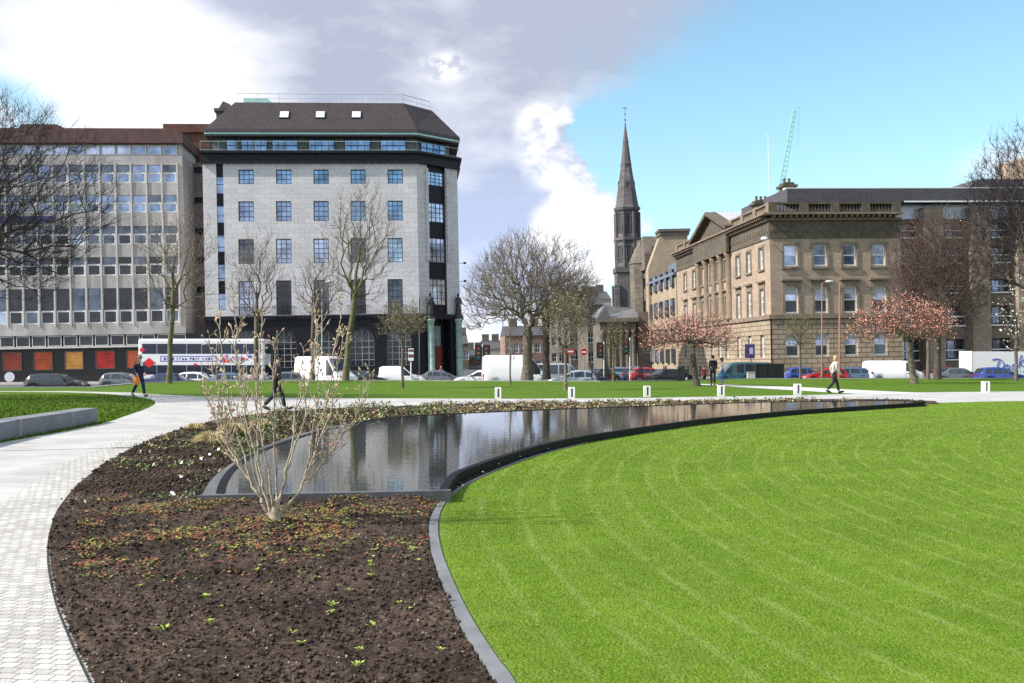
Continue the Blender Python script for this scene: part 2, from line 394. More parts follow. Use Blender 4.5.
# path paving
def paving_mat():
    m = bpy.data.materials.new('granite_setts'); m.use_nodes = True; t = m.node_tree; b = t.nodes['Principled BSDF']; b.inputs['Roughness'].default_value = .8
    nn = t.nodes.new; L = t.links.new
    tcn = nn('ShaderNodeTexCoord'); mp = nn('ShaderNodeMapping'); L(tcn.outputs['Object'], mp.inputs[0]); mp.inputs[2].default_value = (0, 0, R(7))
    nw = nn('ShaderNodeTexNoise'); nw.inputs['Scale'].default_value = 9; L(tcn.outputs['Object'], nw.inputs['Vector'])
    sc = nn('ShaderNodeVectorMath'); sc.operation = 'MULTIPLY_ADD'; L(nw.outputs[1], sc.inputs[0]); sc.inputs[1].default_value = (.018, .018, 0); L(mp.outputs[0], sc.inputs[2])
    br = nn('ShaderNodeTexBrick'); L(sc.outputs[0], br.inputs[0]); br.inputs['Scale'].default_value = 1
    br.inputs['Color1'].default_value = (.37, .35, .32, 1); br.inputs['Color2'].default_value = (.56, .535, .50, 1); br.inputs['Mortar'].default_value = (.19, .165, .135, 1)
    br.inputs['Mortar Size'].default_value = .005; br.inputs['Mortar Smooth'].default_value = .5; br.inputs['Brick Width'].default_value = .10; br.inputs['Row Height'].default_value = .085
    n = nn('ShaderNodeTexNoise'); n.inputs['Scale'].default_value = .7; n.inputs['Detail'].default_value = 6; L(tcn.outputs['Object'], n.inputs['Vector'])
    mr = nn('ShaderNodeMapRange'); mr.inputs[1].default_value = .3; mr.inputs[2].default_value = .7; mr.inputs[3].default_value = .86; mr.inputs[4].default_value = 1.08; L(n.outputs[0], mr.inputs[0])
    x = nn('ShaderNodeVectorMath'); x.operation = 'SCALE'; L(br.outputs[0], x.inputs[0]); L(mr.outputs[0], x.inputs['Scale']); L(x.outputs[0], b.inputs['Base Color'])
    n2 = nn('ShaderNodeTexNoise'); n2.inputs['Scale'].default_value = 60; L(tcn.outputs['Object'], n2.inputs['Vector'])
    ad = nn('ShaderNodeMath'); ad.operation = 'MULTIPLY_ADD'; L(br.outputs['Fac'], ad.inputs[0]); ad.inputs[1].default_value = -1.0; L(n2.outputs[0], ad.inputs[2])
    bp = nn('ShaderNodeBump'); bp.inputs['Strength'].default_value = .55; bp.inputs['Distance'].default_value = .012; L(ad.outputs[0], bp.inputs['Height']); L(bp.outputs[0], b.inputs['Normal'])
    return m
m_sett = paving_mat()
def slab_mat():
    m = m_sett.copy(); m.name = 'granite_slabs'; t = m.node_tree
    for n in t.nodes:
        if n.bl_idname == 'ShaderNodeTexBrick':
            n.inputs['Color1'].default_value = (.385, .372, .355, 1); n.inputs['Color2'].default_value = (.45, .437, .42, 1); n.inputs['Mortar'].default_value = (.27, .255, .235, 1)
            n.inputs['Brick Width'].default_value = .62; n.inputs['Row Height'].default_value = .42; n.inputs['Mortar Size'].default_value = .007
        if n.bl_idname == 'ShaderNodeBump': n.inputs['Strength'].default_value = .15
    return m
m_path = mat('pale_path', (.52, .50, .48), .8, var=.07, vscale=.9, bump=.2, bscale=50)
bed_left_px = [(128, 760), (108, 720), (90, 683), (70, 640), (55, 600), (48, 560), (51, 530), (62, 505), (86, 479), (120, 456), (160, 437), (200, 425), (245, 417), (300, 411), (400, 406.5), (500, 404), (600, 402.6), (700, 401.2), (800, 400), (880, 399.6), (935, 401.5)]
bed_left = catmull([G(*p) for p in bed_left_px], 8)
lawn_px = [(560, 790), (530, 718), (512, 683), (495, 660), (470, 620), (451, 580), (441, 552), (438, 528), (443, 509), (457, 494), (482, 479), (532, 459), (576, 447), (620, 436), (693, 424.5), (760, 417), (830, 411), (900, 406), (940, 403.5), (1024, 401.5), (1200, 400.5)]
lawn_edge = catmull([G(*p) for p in lawn_px], 8)
lawn_poly = lawn_edge + [(45, 36), (45, -5), (3, -5)]
# path: near left sweep, its far run, and the branch
pnear = [(-3.6, -3), (-14, -3), (-14, 12)] + catmull([G(*p) for p in [(-190, 470), (-60, 450), (0, 443), (97, 425), (126, 416), (147, 408.5), (155, 403.5), (150, 399.5), (125, 395.8), (70, 392.5), (-60, 392), (-300, 393)]], 5)
pfar = [G(*p) for p in [(-300, 391), (70, 391.3), (130, 392.6), (163, 394.8), (200, 396.4), (290, 398), (420, 398.6), (520, 398.8), (640, 398), (760, 396), (840, 394.4), (900, 392.6), (1024, 391.4), (1300, 391)]]
path_poly = pnear + pfar + [G(1300, 402), G(1024, 403.5), G(940, 406)] + [G(930, 404), G(700, 405), G(400, 412), G(300, 416), G(200, 432), G(130, 460), G(95, 485), G(75, 510), G(62, 560), G(72, 600), G(100, 660), G(120, 720)]
mb = MB(); mb.add([(x, y, .005) for x, y in path_poly], [tuple(range(len(path_poly)))])
tag(mb.build('path', slab_mat()), kind='structure')
bl_ = bed_left[:8 * 13]; so_ = offset_line(bed_left, .62)[:8 * 13]
mb = MB()
for i in range(len(bl_) - 1): mb.quad((*bl_[i], .009), (*bl_[i + 1], .009), (*so_[i + 1], .009), (*so_[i], .009))
tag(mb.build('path', m_sett), kind='structure')
bp_ = [G(*p) for p in [(694, 383.9), (705, 384.1), (800, 387.2), (890, 391.6), (930, 393.2), (870, 394.8), (800, 390.8), (720, 386.0), (700, 384.9)]]
mb = MB(); mb.add([(x, y, .009) for x, y in bp_], [tuple(range(len(bp_)))])
tag(mb.build('path', m_path), kind='structure')

# ---------------------------------------------------------------- pool
PZ = .15
pool_right = catmull([G(px, py, PZ) for px, py in [(447, 491), (458, 474.5), (478, 465.5), (502.6, 457), (546.6, 444), (605, 433), (693, 420.6), (740, 415.6), (795, 410.6), (845, 407.4), (890, 404.6), (925, 402.6)]], 6)
pool_far = catmull([G(px, py, PZ) for px, py in [(925, 401.4), (890, 400.4), (826, 401.2), (760, 402.0), (693, 404.2), (620, 406.6), (546, 409.4), (444, 413.8), (400, 416.6), (356, 422.2), (301, 433.5), (266, 446), (235, 461.5), (214, 477), (201, 496)]], 6)
pool_out = pool_right + pool_far
m_blk = mat('black_granite', (.006, .006, .007), .6, var=.2, vscale=5, spec=.12)
m_wet = mat('wet_grey_granite', (.10, .105, .115), .18, var=.25, vscale=4, spec=.6)
mb = MB(); mb.prism(pool_out, -.06, PZ - .05)
A_ = pool_right; ribbon(mb, A_, offset_line(A_, .10), PZ - .05, PZ + .004)
A_ = pool_far[:56]; ribbon(mb, A_, offset_line(A_, .16), PZ - .05, PZ + .006)
for i in range(54, len(pool_far) - 1):
    B_ = offset_line(pool_far, .16); mb.quad((*pool_far[i], PZ + .002), (*pool_far[i + 1], PZ + .002), (*B_[i + 1], PZ + .002), (*B_[i], PZ + .002), 1); mb.quad((*pool_far[i + 1], PZ - .05), (*pool_far[i], PZ - .05), (*pool_far[i], PZ + .002), (*pool_far[i + 1], PZ + .002), 1)
tag(mb.build('pool_basin', [m_blk, m_wet]), kind='structure')
# pale front sill of the pool
p_l, p_r = pool_far[-1], pool_right[0]
mb = MB(); mb.prism([(p_l[0] - .05, p_l[1] - .03), (p_r[0] + .04, p_r[1] - .03), (p_r[0] + .04, p_r[1] + .09), (p_l[0] + .02, p_l[1] + .09)], -.03, PZ + .008)
tag(mb.build('pool_sill', m_wet), kind='structure')
# water
def water_mat():
    m = bpy.data.materials.new('pool_water'); m.use_nodes = True; t = m.node_tree; b = t.nodes['Principled BSDF']
    b.inputs['Base Color'].default_value = (.045, .046, .040, 1); b.inputs['Roughness'].default_value = .035; b.inputs['IOR'].default_value = 1.6
    b.inputs['Specular IOR Level'].default_value = .8
    nn = t.nodes.new; L = t.links.new
    tcn = nn('ShaderNodeTexCoord'); mp = nn('ShaderNodeMapping'); L(tcn.outputs['Object'], mp.inputs[0]); mp.inputs[3].default_value = (1, 1.6, 1)
    n = nn('ShaderNodeTexNoise'); n.inputs['Scale'].default_value = 4.5; n.inputs['Detail'].default_value = 3; L(mp.outputs[0], n.inputs['Vector'])
    bp = nn('ShaderNodeBump'); bp.inputs['Strength'].default_value = .04; bp.inputs['Distance'].default_value = .03; L(n.outputs[0], bp.inputs['Height']); L(bp.outputs[0], b.inputs['Normal'])
    return m
in_r = offset_line(pool_right, .10); in_f = offset_line(pool_far, .16)
wp = in_r + in_f
mb = MB(); mb.add([(x, y, PZ - .004) for x, y in wp], [tuple(range(len(wp)))])
tag(mb.build('water', water_mat()), kind='structure')
# submerged ledge round the west end, just awash
led_i = catmull([G(px, py, PZ) for px, py in [(330, 428.6), (301, 437.5), (264, 451), (240, 466), (229, 480), (225, 493.5)]], 6)
led_o = catmull([G(px, py, PZ) for px, py in [(329, 426.8), (299, 434.6), (262, 448.5), (233, 464), (213, 479), (203, 494.5)]], 6)
mb = MB(); ribbon(mb, led_o, led_i, PZ - .03, PZ + .001)
tag(mb.build('pool_ledge', m_wet), kind='structure')
mb = MB(); ribbon(mb, led_i, offset_line(led_i, -.10), PZ - .03, PZ + .0035)
tag(mb.build('pool_ledge_rim', m_blk), kind='structure')
# ---------------------------------------------------------------- big lawn with its granite edging
n_e = len(lawn_edge)
mb = MB(); mb.add([(x, y, .022) for x, y in lawn_poly], [tuple(range(len(lawn_poly)))])
tag(mb.build('lawn', m_lawn), kind='structure')
m_kg = mat('edging_granite', (.165, .17, .18), .7, var=.14, vscale=9, bump=.15, bscale=80, big=.2, bigscale=1.2)
mb = MB(); k0 = 0
wA = [p for p in lawn_edge]; n7 = int(8 * 9.3)
Lo = []
for i, p in enumerate(wA[:8 * 18]):
    Lo.append(  .085 if i < n7 - 16 else max(.04, .085 - .045 * (i - n7 + 16) / 20))
def var_offset(P, W):
    o = []
    for i, p in enumerate(P):
        a = P[max(0, i - 1)]; b = P[min(len(P) - 1, i + 1)]; tx, ty = b[0] - a[0], b[1] - a[1]; l = math.hypot(tx, ty) or 1
        o.append((p[0] - ty / l * W[i], p[1] + tx / l * W[i]))
    return o
ribbon(mb, wA[:8 * 18], var_offset(wA[:8 * 18], Lo), -.1, .034)
tag(mb.build('lawn_edging', m_kg), kind='structure')

# ---------------------------------------------------------------- soil bed
m_soil = bpy.data.materials.new('dark_soil'); m_soil.use_nodes = True
def _soil():
    t = m_soil.node_tree; b = t.nodes['Principled BSDF']; b.inputs['Roughness'].default_value = .95; b.inputs['Specular IOR Level'].default_value = .15
    nn = t.nodes.new; L = t.links.new; tcn = nn('ShaderNodeTexCoord')
    n = nn('ShaderNodeTexNoise'); n.inputs['Scale'].default_value = 28; n.inputs['Detail'].default_value = 8; n.inputs['Roughness'].default_value = .7; L(tcn.outputs['Object'], n.inputs['Vector'])
    cr = nn('ShaderNodeValToRGB'); L(n.outputs[0], cr.inputs[0]); e = cr.color_ramp.elements
    e[0].position = .3; e[0].color = (.012, .009, .007, 1); e[1].position = .78; e[1].color = (.23, .17, .125, 1)
    x = cr.color_ramp.elements.new(.55); x.color = (.060, .041, .031, 1)
    n2 = nn('ShaderNodeTexNoise'); n2.inputs['Scale'].default_value = 1.1; n2.inputs['Detail'].default_value = 4; L(tcn.outputs['Object'], n2.inputs['Vector'])
    mr = nn('ShaderNodeMapRange'); mr.inputs[1].default_value = .35; mr.inputs[2].default_value = .7; mr.inputs[3].default_value = .62; mr.inputs[4].default_value = 1.55; L(n2.outputs[0], mr.inputs[0])
    s = nn('ShaderNodeVectorMath'); s.operation = 'SCALE'; L(cr.outputs[0], s.inputs[0]); L(mr.outputs[0], s.inputs['Scale']); L(s.outputs[0], b.inputs['Base Color'])
    n3 = nn('ShaderNodeTexNoise'); n3.inputs['Scale'].default_value = 75; n3.inputs['Detail'].default_value = 4; L(tcn.outputs['Object'], n3.inputs['Vector'])
    bp = nn('ShaderNodeBump'); bp.inputs['Strength'].default_value = .8; bp.inputs['Distance'].default_value = .012; L(n3.outputs[0], bp.inputs['Height']); L(bp.outputs[0], b.inputs['Normal'])
_soil()
_oe = var_offset(wA[:8 * 18], [w_ + .004 for w_ in Lo])
bed_poly = bed_left + [G(940, 404.5), G(900, 406.5)] + [p for p in _oe[::-1] if p[1] < 31]
MOUND = G(275, 530)
def soil_h(x, y):
    x = np.asarray(x, float); y = np.asarray(y, float)
    h = .020 + .05 * (fbm(x, y, 4, 3) - .5) + .05 * np.maximum(0, fbm(x + 3, y, 24, 2) - .50) + .05 * np.maximum(0, fbm(x, y, 13, 3) - .52) * (.4 + 1.6 * fbm(x + 9, y, 1.5, 2))
    h = h + .06 * np.exp(-((x - MOUND[0]) ** 2 + (y - MOUND[1]) ** 2) / .18)
    y0_ = 11.2 + (x + .73) * .156
    h = h + .085 * np.exp(-((y - y0_ + .12) / .22) ** 2) * (y < y0_ + .05) / (1 + np.exp((x + 1.0) / .05)) / (1 + np.exp(-(x + 3.6) / .1))
    return np.maximum(h, .010)
def sheet(x0, x1, y0, y1, d, poly):
    xs = np.arange(x0, x1, d); ys = np.arange(y0, y1, d); X, Y = np.meshgrid(xs, ys); ins = inside(X, Y, poly)
    Z = soil_h(X, Y); idx = np.arange(X.size).reshape(X.shape)
    ok = ins[:-1, :-1] | ins[1:, 1:] | ins[1:, :-1] | ins[:-1, 1:]
    ok = ins[:-1, :-1] & ins[1:, 1:] & ins[1:, :-1] & ins[:-1, 1:]
    Fq = np.stack([idx[:-1, :-1][ok], idx[:-1, 1:][ok], idx[1:, 1:][ok], idx[1:, :-1][ok]], 1)
    used = np.unique(Fq); rm = -np.ones(X.size, int); rm[used] = np.arange(len(used))
    return np.stack([X.ravel(), Y.ravel(), Z.ravel()], 1)[used], rm[Fq]
V1, F1 = sheet(-6.4, .5, 3.4, 13.0, .018, bed_poly)
V2, F2 = sheet(-12, 16, 12.95, 42, .045, bed_poly)
tag(link('soil', np_mesh('soil', np.vstack([V1, V2]), np.vstack([F1, F2 + len(V1)]), m_soil, 4, True)), kind='structure')
# thin steel edging between setts and soil
el_ = bed_left[:len(bed_left) - 20]
mb = MB(); ribbon(mb, el_, offset_line(el_, .008), -.05, .014)
tag(mb.build('path_edging', mat('edging_steel', (.015, .022, .016), .6)), kind='structure')

# clods of soil
def scatter(n, x0, x1, y0, y1, poly, rs, near=True):
    u = rs.rand(n); 
    if near: y = 1 / (1 / y0 + u * (1 / y1 - 1 / y0))     # denser close by
    else: y = y0 + (y1 - y0) * u
    x = x0 + (x1 - x0) * rs.rand(n); k = inside(x, y, poly); return x[k], y[k]
rs = np.random.RandomState(3)
oct_v = np.array([(1, 0, 0), (0, 1, 0), (-1, 0, 0), (0, -1, 0), (0, 0, 1), (0, 0, -.6)]); oct_f = np.array([(0, 1, 4), (1, 2, 4), (2, 3, 4), (3, 0, 4), (1, 0, 5), (2, 1, 5), (3, 2, 5), (0, 3, 5)])
def lumps(x, y, z, s, rs):
    n = len(x); a = rs.rand(n) * 6.28; ca, sa = np.cos(a), np.sin(a)
    v = oct_v[None] * (s[:, None, None] * (0.6 + .8 * rs.rand(n, 6, 1))) ; 
    vx = v[:, :, 0] * ca[:, None] - v[:, :, 1] * sa[:, None]; vy = v[:, :, 0] * sa[:, None] + v[:, :, 1] * ca[:, None]
    V = np.stack([vx + x[:, None], vy + y[:, None], v[:, :, 2] * .8 + z[:, None]], 2).reshape(-1, 3)
    return V, (oct_f[None] + (np.arange(n) * 6)[:, None, None]).reshape(-1, 3)
bed_in = bed_poly
x, y = scatter(60000, -5.2, .4, 4.0, 14, bed_in, rs)
s = (.004 + .020 * rs.rand(len(x)) ** 6) * (y / 7) ** .5
x2, y2 = scatter(40000, -9.5, -2.5, 12, 30, bed_in, rs); s2 = (.010 + .020 * rs.rand(len(x2)) ** 3) * (y2 / 12) ** .5
x = np.concatenate([x, x2]); y = np.concatenate([y, y2]); s = np.concatenate([s, s2]); kk = ~inside(x, y, pool_out); x, y, s = x[kk], y[kk], s[kk]
V, Fc = lumps(x, y, soil_h(x, y) + s * .3, s, rs)
tag(link('soil_clods', np_mesh('soil_clods', V, Fc, m_soil, 3, False)), 'dark crumbly clods lying over the soil of the planting bed', 'soil', kind='stuff')
x, y = scatter(900, -5.2, .4, 4.0, 14, bed_in, rs); s = (.003 + .006 * rs.rand(len(x)))
V, Fc = lumps(x, y, soil_h(x, y) + .006, s, rs)
tag(link('gravel_bits', np_mesh('gravel_bits', V, Fc, mat('pale_grit', (.42, .36, .30), .8, var=.3, vscale=30), 3)), 'pale grit and straw bits sprinkled on the soil of the planting bed', 'grit', kind='stuff')

# blades of the big lawn
def blades(n, x0, x1, y0, y1, poly, hgt, wid, rs, z=.02):
    x, y = scatter(n, x0, x1, y0, y1, poly, rs); n = len(x)
    k = np.abs(x / y) < .62; x = x[k]; y = y[k]; n = len(x)
    sc = np.clip(y / 6, .8, 4); h = hgt * (.55 + .7 * rs.rand(n)) * sc ** .35; w_ = wid * sc * (.6 + .8 * rs.rand(n))
    a = rs.rand(n) * 3.14; dx = np.cos(a) * w_; dy = np.sin(a) * w_; lx = (rs.rand(n) - .5) * h * 1.3; ly = (rs.rand(n) - .5) * h * 1.3
    zz = np.full(n, z)
    V = np.stack([np.stack([x - dx, y - dy, zz], 1), np.stack([x + dx, y + dy, zz], 1), np.stack([x + lx, y + ly, zz + h], 1)], 1).reshape(-1, 3)
    return V, np.arange(n * 3).reshape(-1, 3)
lawn_in = offset_line(lawn_edge, -.012) + lawn_poly[n_e:]
V, Fc = blades(1500000, -1.2, 22, 4.2, 36, lawn_in, .015, .0014, rs)
gi = rs.rand(len(Fc)); gmi = np.where(gi < .035, 1, np.where(gi < .09, 2, 0))
tag(link('lawn_grass', np_mesh('lawn_grass', V, Fc, [m_lawn, mat('pale_blade', (.36, .40, .16), .6, spec=.1), mat('dry_blade', (.17, .13, .045), .8, spec=.1)], 3, False, gmi)), 'short bright green blades of the mown round lawn', 'grass', kind='stuff')
lp = pnear[3:]
left_lawn = [p for p in pnear[3:]] + [(-34, 45), (-34, 14)]
V, Fc = blades(150000, -22, -5, 14, 44, left_lawn, .035, .003, rs, 0)
tag(link('park_grass_blades', np_mesh('park_grass_blades', V, Fc, m_grass, 3)), 'darker green grass on the lawn behind the low granite wall', 'grass', kind='stuff')
# ================================================================== buildings
# every building stands in the survey frame of the picture: the courses of the town run 1.15 degrees out of level to the garden
ROLL = Matrix.Translation((0, 0, H)) @ Matrix.Rotation(-0.020, 4, 'Y') @ Matrix.Translation((0, 0, -H))
def der(px, py):
    dx, dy = px - 512, HY - py
    return (dx + .02 * dy) / F, (dy - .02 * dx) / F
class Fac:
    """a facade plane: origin on the ground at a picture column and distance, running along direction (a, b)"""
    def __init__(s, px, py, Y, a, b):
        l = math.hypot(a, b); s.a, s.b = a / l, b / l
        u, _ = der(px, py); s.X0, s.Y0 = u * Y, Y
        s.M = ROLL @ Matrix.Translation((s.X0, s.Y0, 0)) @ Matrix.Rotation(math.atan2(s.b, s.a), 4, 'Z')
    def at(s, px, py):
        u, v = der(px, py); t = (u * s.Y0 - s.X0) / (s.a - u * s.b); Y = s.Y0 + t * s.b
        return t, H + v * Y
    def world(s, t, d=0): return (s.X0 + t * s.a - d * s.b, s.Y0 + t * s.b + d * s.a)
def rel(root, M_): return root.matrix_basis.inverted() @ M_
def T(x, y, z): return Matrix.Translation((x, y, z))

def wall(mb, x0, x1, z0, z1, holes, depth=.3, y=0.0, m=0, mr=None):
    """flat wall facing -y with rectangular openings and their reveals"""
    if mr is None: mr = m
    xs = sorted(set([x0, x1] + [v for h in holes for v in (h[0], h[1]) if x0 < v < x1])); zs_ = sorted(set([z0, z1] + [v for h in holes for v in (h[2], h[3]) if z0 < v < z1]))
    for i in range(len(xs) - 1):
        for j in range(len(zs_) - 1):
            cx, cz = (xs[i] + xs[i + 1]) / 2, (zs_[j] + zs_[j + 1]) / 2
            if any(h[0] < cx < h[1] and h[2] < cz < h[3] for h in holes): continue
            mb.quad((xs[i], y, zs_[j]), (xs[i + 1], y, zs_[j]), (xs[i + 1], y, zs_[j + 1]), (xs[i], y, zs_[j + 1]), m)
    for a, b, c, d in holes:
        Y = y + depth
        mb.quad((a, y, c), (b, y, c), (b, Y, c), (a, Y, c), mr); mb.quad((a, Y, d), (b, Y, d), (b, y, d), (a, y, d), mr)
        mb.quad((a, y, d), (a, y, c), (a, Y, c), (a, Y, d), mr); mb.quad((b, y, c), (b, y, d), (b, Y, d), (b, Y, c), mr)
_wm = {}
def win_mesh(w_, h, nx, ny, bar, frame, glass, fd=.06, fw=None, split=None):
    """framed, divided window; origin at the middle of its foot, glass plane at y=0"""
    key = (round(w_, 2), round(h, 2), nx, ny, bar, frame.name, glass.name, fw, tuple(split) if split else 0)
    if key in _wm: return _wm[key]
    fw = fw or bar * 1.5; mb = MB(); hw = w_ / 2
    mb.quad((-hw, 0, 0), (hw, 0, 0), (hw, 0, h), (-hw, 0, h), 1)
    mb.box(-hw, -hw + fw, -fd, .01, 0, h); mb.box(hw - fw, hw, -fd, .01, 0, h)
    mb.box(-hw + fw, hw - fw, -fd, .01, 0, fw); mb.box(-hw + fw, hw - fw, -fd, .01, h - fw, h)
    for i in range(1, nx):
        x = -hw + w_ * i / nx; mb.box(x - bar / 2, x + bar / 2, -fd * .7, .008, fw, h - fw)
    zsplit = split if split else [h * j / ny for j in range(1, ny)]
    for z in zsplit: mb.box(-hw + fw, hw - fw, -fd * .8, .009, z - bar / 2, z + bar / 2)
    _wm[key] = mb.mesh('window', [frame, glass]); return _wm[key]
def glassm(name, col, rough=.06, metal=.75, var=0.0):
    if name in MATS: return MATS[name]
    m = mat(name, col, rough, metal, spec=.8); t = m.node_tree; b = t.nodes['Principled BSDF']
    oi = t.nodes.new('ShaderNodeObjectInfo'); tcn = t.nodes.new('ShaderNodeTexCoord'); ad = t.nodes.new('ShaderNodeVectorMath'); ad.operation = 'ADD'; sc = t.nodes.new('ShaderNodeVectorMath'); sc.operation = 'SCALE'
    sc.inputs[0].default_value = (37, 11, 23); t.links.new(oi.outputs['Random'], sc.inputs['Scale']); t.links.new(tcn.outputs['Object'], ad.inputs[0]); t.links.new(sc.outputs[0], ad.inputs[1])
    n = t.nodes.new('ShaderNodeTexNoise'); n.inputs['Scale'].default_value = .8; n.inputs['Detail'].default_value = 3; t.links.new(ad.outputs[0], n.inputs['Vector'])
    mr = t.nodes.new('ShaderNodeMapRange'); mr.inputs[1].default_value = .3; mr.inputs[2].default_value = .7; mr.inputs[3].default_value = .45; mr.inputs[4].default_value = 1.35; t.links.new(n.outputs[0], mr.inputs[0])
    x = t.nodes.new('ShaderNodeVectorMath'); x.operation = 'SCALE'; x.inputs[0].default_value = col; t.links.new(mr.outputs[0], x.inputs['Scale']); t.links.new(x.outputs[0], b.inputs['Base Color'])
    bp = t.nodes.new('ShaderNodeBump'); bp.inputs['Strength'].default_value = .12; bp.inputs['Distance'].default_value = .05; t.links.new(n.outputs[0], bp.inputs['Height']); t.links.new(bp.outputs[0], b.inputs['Normal'])
    return m
g_sky = glassm('window_glass_pale', (.42, .50, .66), .09, .8, var=.25)
g_blue = glassm('window_glass_blue', (.25, .335, .50), .08, .75, var=.3)
g_mid = glassm('window_glass', (.13, .16, .21), .08, .7, var=.4)
g_dark = glassm('window_glass_dark', (.035, .04, .05), .1, .4, var=.4)
m_blind = mat('pale_blind', (.42, .44, .46), .5)
m_wht = mat('white_paint', (.78, .78, .76), .5)
m_black = mat('black_metal', (.015, .015, .017), .5)
rb = random.Random(11)

# ------------------------------------------------------------------ grey stone corner building
fg = Fac(204, 240, 104, 1, .10)
zb = -3.4
m_ash = stone_mat('pale_granite_ashlar', (.62, .59, .60), (.48, .455, .46), 1.15, .52, .018, var=.06, bump=.25, big=.1)
m_bgran = mat('black_granite_facing', (.014, .014, .020), .45, var=.3, vscale=3, spec=.2)
m_slate = stone_mat('brown_slates', (.038, .026, .029), (.02, .016, .016), .35, .22, .02, var=.25, bump=.5, big=.15)
m_turq = mat('verdigris_trim', (.42, .68, .64), .5, var=.1)
m_dkfr = mat('dark_window_frame', (.03, .035, .055), .5)
grey = empty('stone_building', 'pale grey stone corner building with black granite base and brown slate roof', 'building', fg.M)
L_ = fg.at(418, 240)[0]
Ztop = fg.at(300, 163.5)[1]; Zbase = fg.at(300, 318)[1]; Zc1 = fg.at(300, 151.5)[1]
fc_ = Fac(418, 240, fg.world(L_)[1], 1, 1.0); fc_.X0, fc_.Y0 = fg.world(L_); fc_.M = ROLL @ T(fc_.X0, fc_.Y0, 0) @ Matrix.Rotation(math.atan2(fc_.b, fc_.a), 4, 'Z')
Lc = fc_.at(458.5, 240)[0]
rows = [(169.5, 183.8), (201, 221), (238.6, 263), (280, 314.5)]
cols = [246, 283.6, 321, 358, 395]
holes = []; wins = []
for ri, (ya, yb) in enumerate(rows):
    for cx in cols:
        x, zt = fg.at(cx, ya - .02 * (321 - cx) * 0); _, z0 = fg.at(cx, yb); 
        zt = fg.at(321, ya)[1]; z0 = fg.at(321, yb)[1]; w_ = .79 + .79
        holes.append((x - w_ / 2, x + w_ / 2, z0, zt)); wins.append((ri, x, z0, w_, zt - z0))
xs0, xs1 = fg.at(217.5, 240)[0], fg.at(224.5, 240)[0]
strip = (xs0, xs1, fg.at(220, 310)[1], Ztop - .02)
mb = MB(); wall(mb, 0, L_, Zbase, Ztop, holes + [strip], .32)
mb.quad((0, 18, Zbase), (0, 0, Zbase), (0, 0, Ztop), (0, 18, Ztop))
wl = mb.build('wall', [m_ash], grey)
for ri, x, z0, w_, h in wins:
    ny = [3, 4, 5, 6][ri]
    gl = (g_blue if ri < 2 else g_sky) if (rb.random() < .8 or ri < 2) else g_mid
    if ri == 3: gl = rb.choice([g_mid, g_dark, g_mid, g_sky])
    if ri == 2 and x < 6: gl = g_mid
    o = link('window', win_mesh(w_, h, 3, ny, .055, m_dkfr, gl), grey, T(x, .26, z0))
# narrow stair window
mb = MB(); a, b, c, d = strip; mb.quad((a, .2, c), (b, .2, c), (b, .2, d), (a, .2, d), 1)
for k in range(5):
    zz = c + (d - c) * (k + .55) / 5; mb.box(a, b, .12, .22, zz, zz + 1.35, 0)
for k in range(14): zz = c + (d - c) * k / 14; mb.box(a, b, .16, .21, zz, zz + .06, 0)
mb.build('stair_window', [m_bgran, g_blue], grey)
# balconets of the lowest row
for ri, x, z0, w_, h in wins:
    if ri == 3:
        mb = MB(); zr = z0 - .1
        mb.box(x - 1.15, x + 1.15, -.35, -.31, zr + .95, zr + 1.0); mb.box(x - 1.15, x + 1.15, -.4, .0, zr - .12, zr)
        for k in range(15): xx = x - 1.13 + 2.26 * k / 14; mb.box(xx - .012, xx + .012, -.345, -.32, zr, zr + .96)
        for xx in (x - 1.13, x + 1.11): mb.box(xx, xx + .02, -.33, 0, zr + .9, zr + .95)
        mb.build('balcony', m_black, grey)
# base with arched windows
def arch_pts(cx, hw, z0, zs_, n=14):
    return [(cx - hw, z0)] + [(cx - hw * math.cos(math.pi * k / n), zs_ + hw * math.sin(math.pi * k / n)) for k in range(n + 1)] + [(cx + hw, z0)]
mb = MB(); arch = []
zA0 = fg.at(362, 366)[1]; zAs = fg.at(362, 341)[1]; hwA = 1.28
ax = [fg.at(c, 340)[0] for c in (246, 284, 322, 362, 399)]
hol = [(x - hwA, x + hwA, zA0, zAs + hwA) for x in ax]
wall(mb, -.05, L_ + .03, zb, Zbase, hol, .5, y=-.12)
for x in ax:     # spandrels above the springing
    n = 14; top = zAs + hwA
    for sgn in (-1, 1):
        P = [(x + sgn * hwA * math.cos(math.pi / 2 * k / n), zAs + hwA * math.sin(math.pi / 2 * k / n)) for k in range(n + 1)]
        for k in range(n):
            mb.add([(P[k][0], -.12, P[k][1]), (P[k + 1][0], -.12, P[k + 1][1]), (P[k + 1][0], -.12, top), (P[k][0], -.12, top)], [(0, 1, 2, 3)])
            mb.add([(P[k][0], -.12, P[k][1]), (P[k + 1][0], -.12, P[k + 1][1]), (P[k + 1][0], .3, P[k + 1][1]), (P[k][0], .3, P[k][1])], [(0, 1, 2, 3)])
mb.box(-.1, L_ + .05, -.3, -.02, Zbase - .15, Zbase + .28)
mb.build('base', m_bgran, grey)
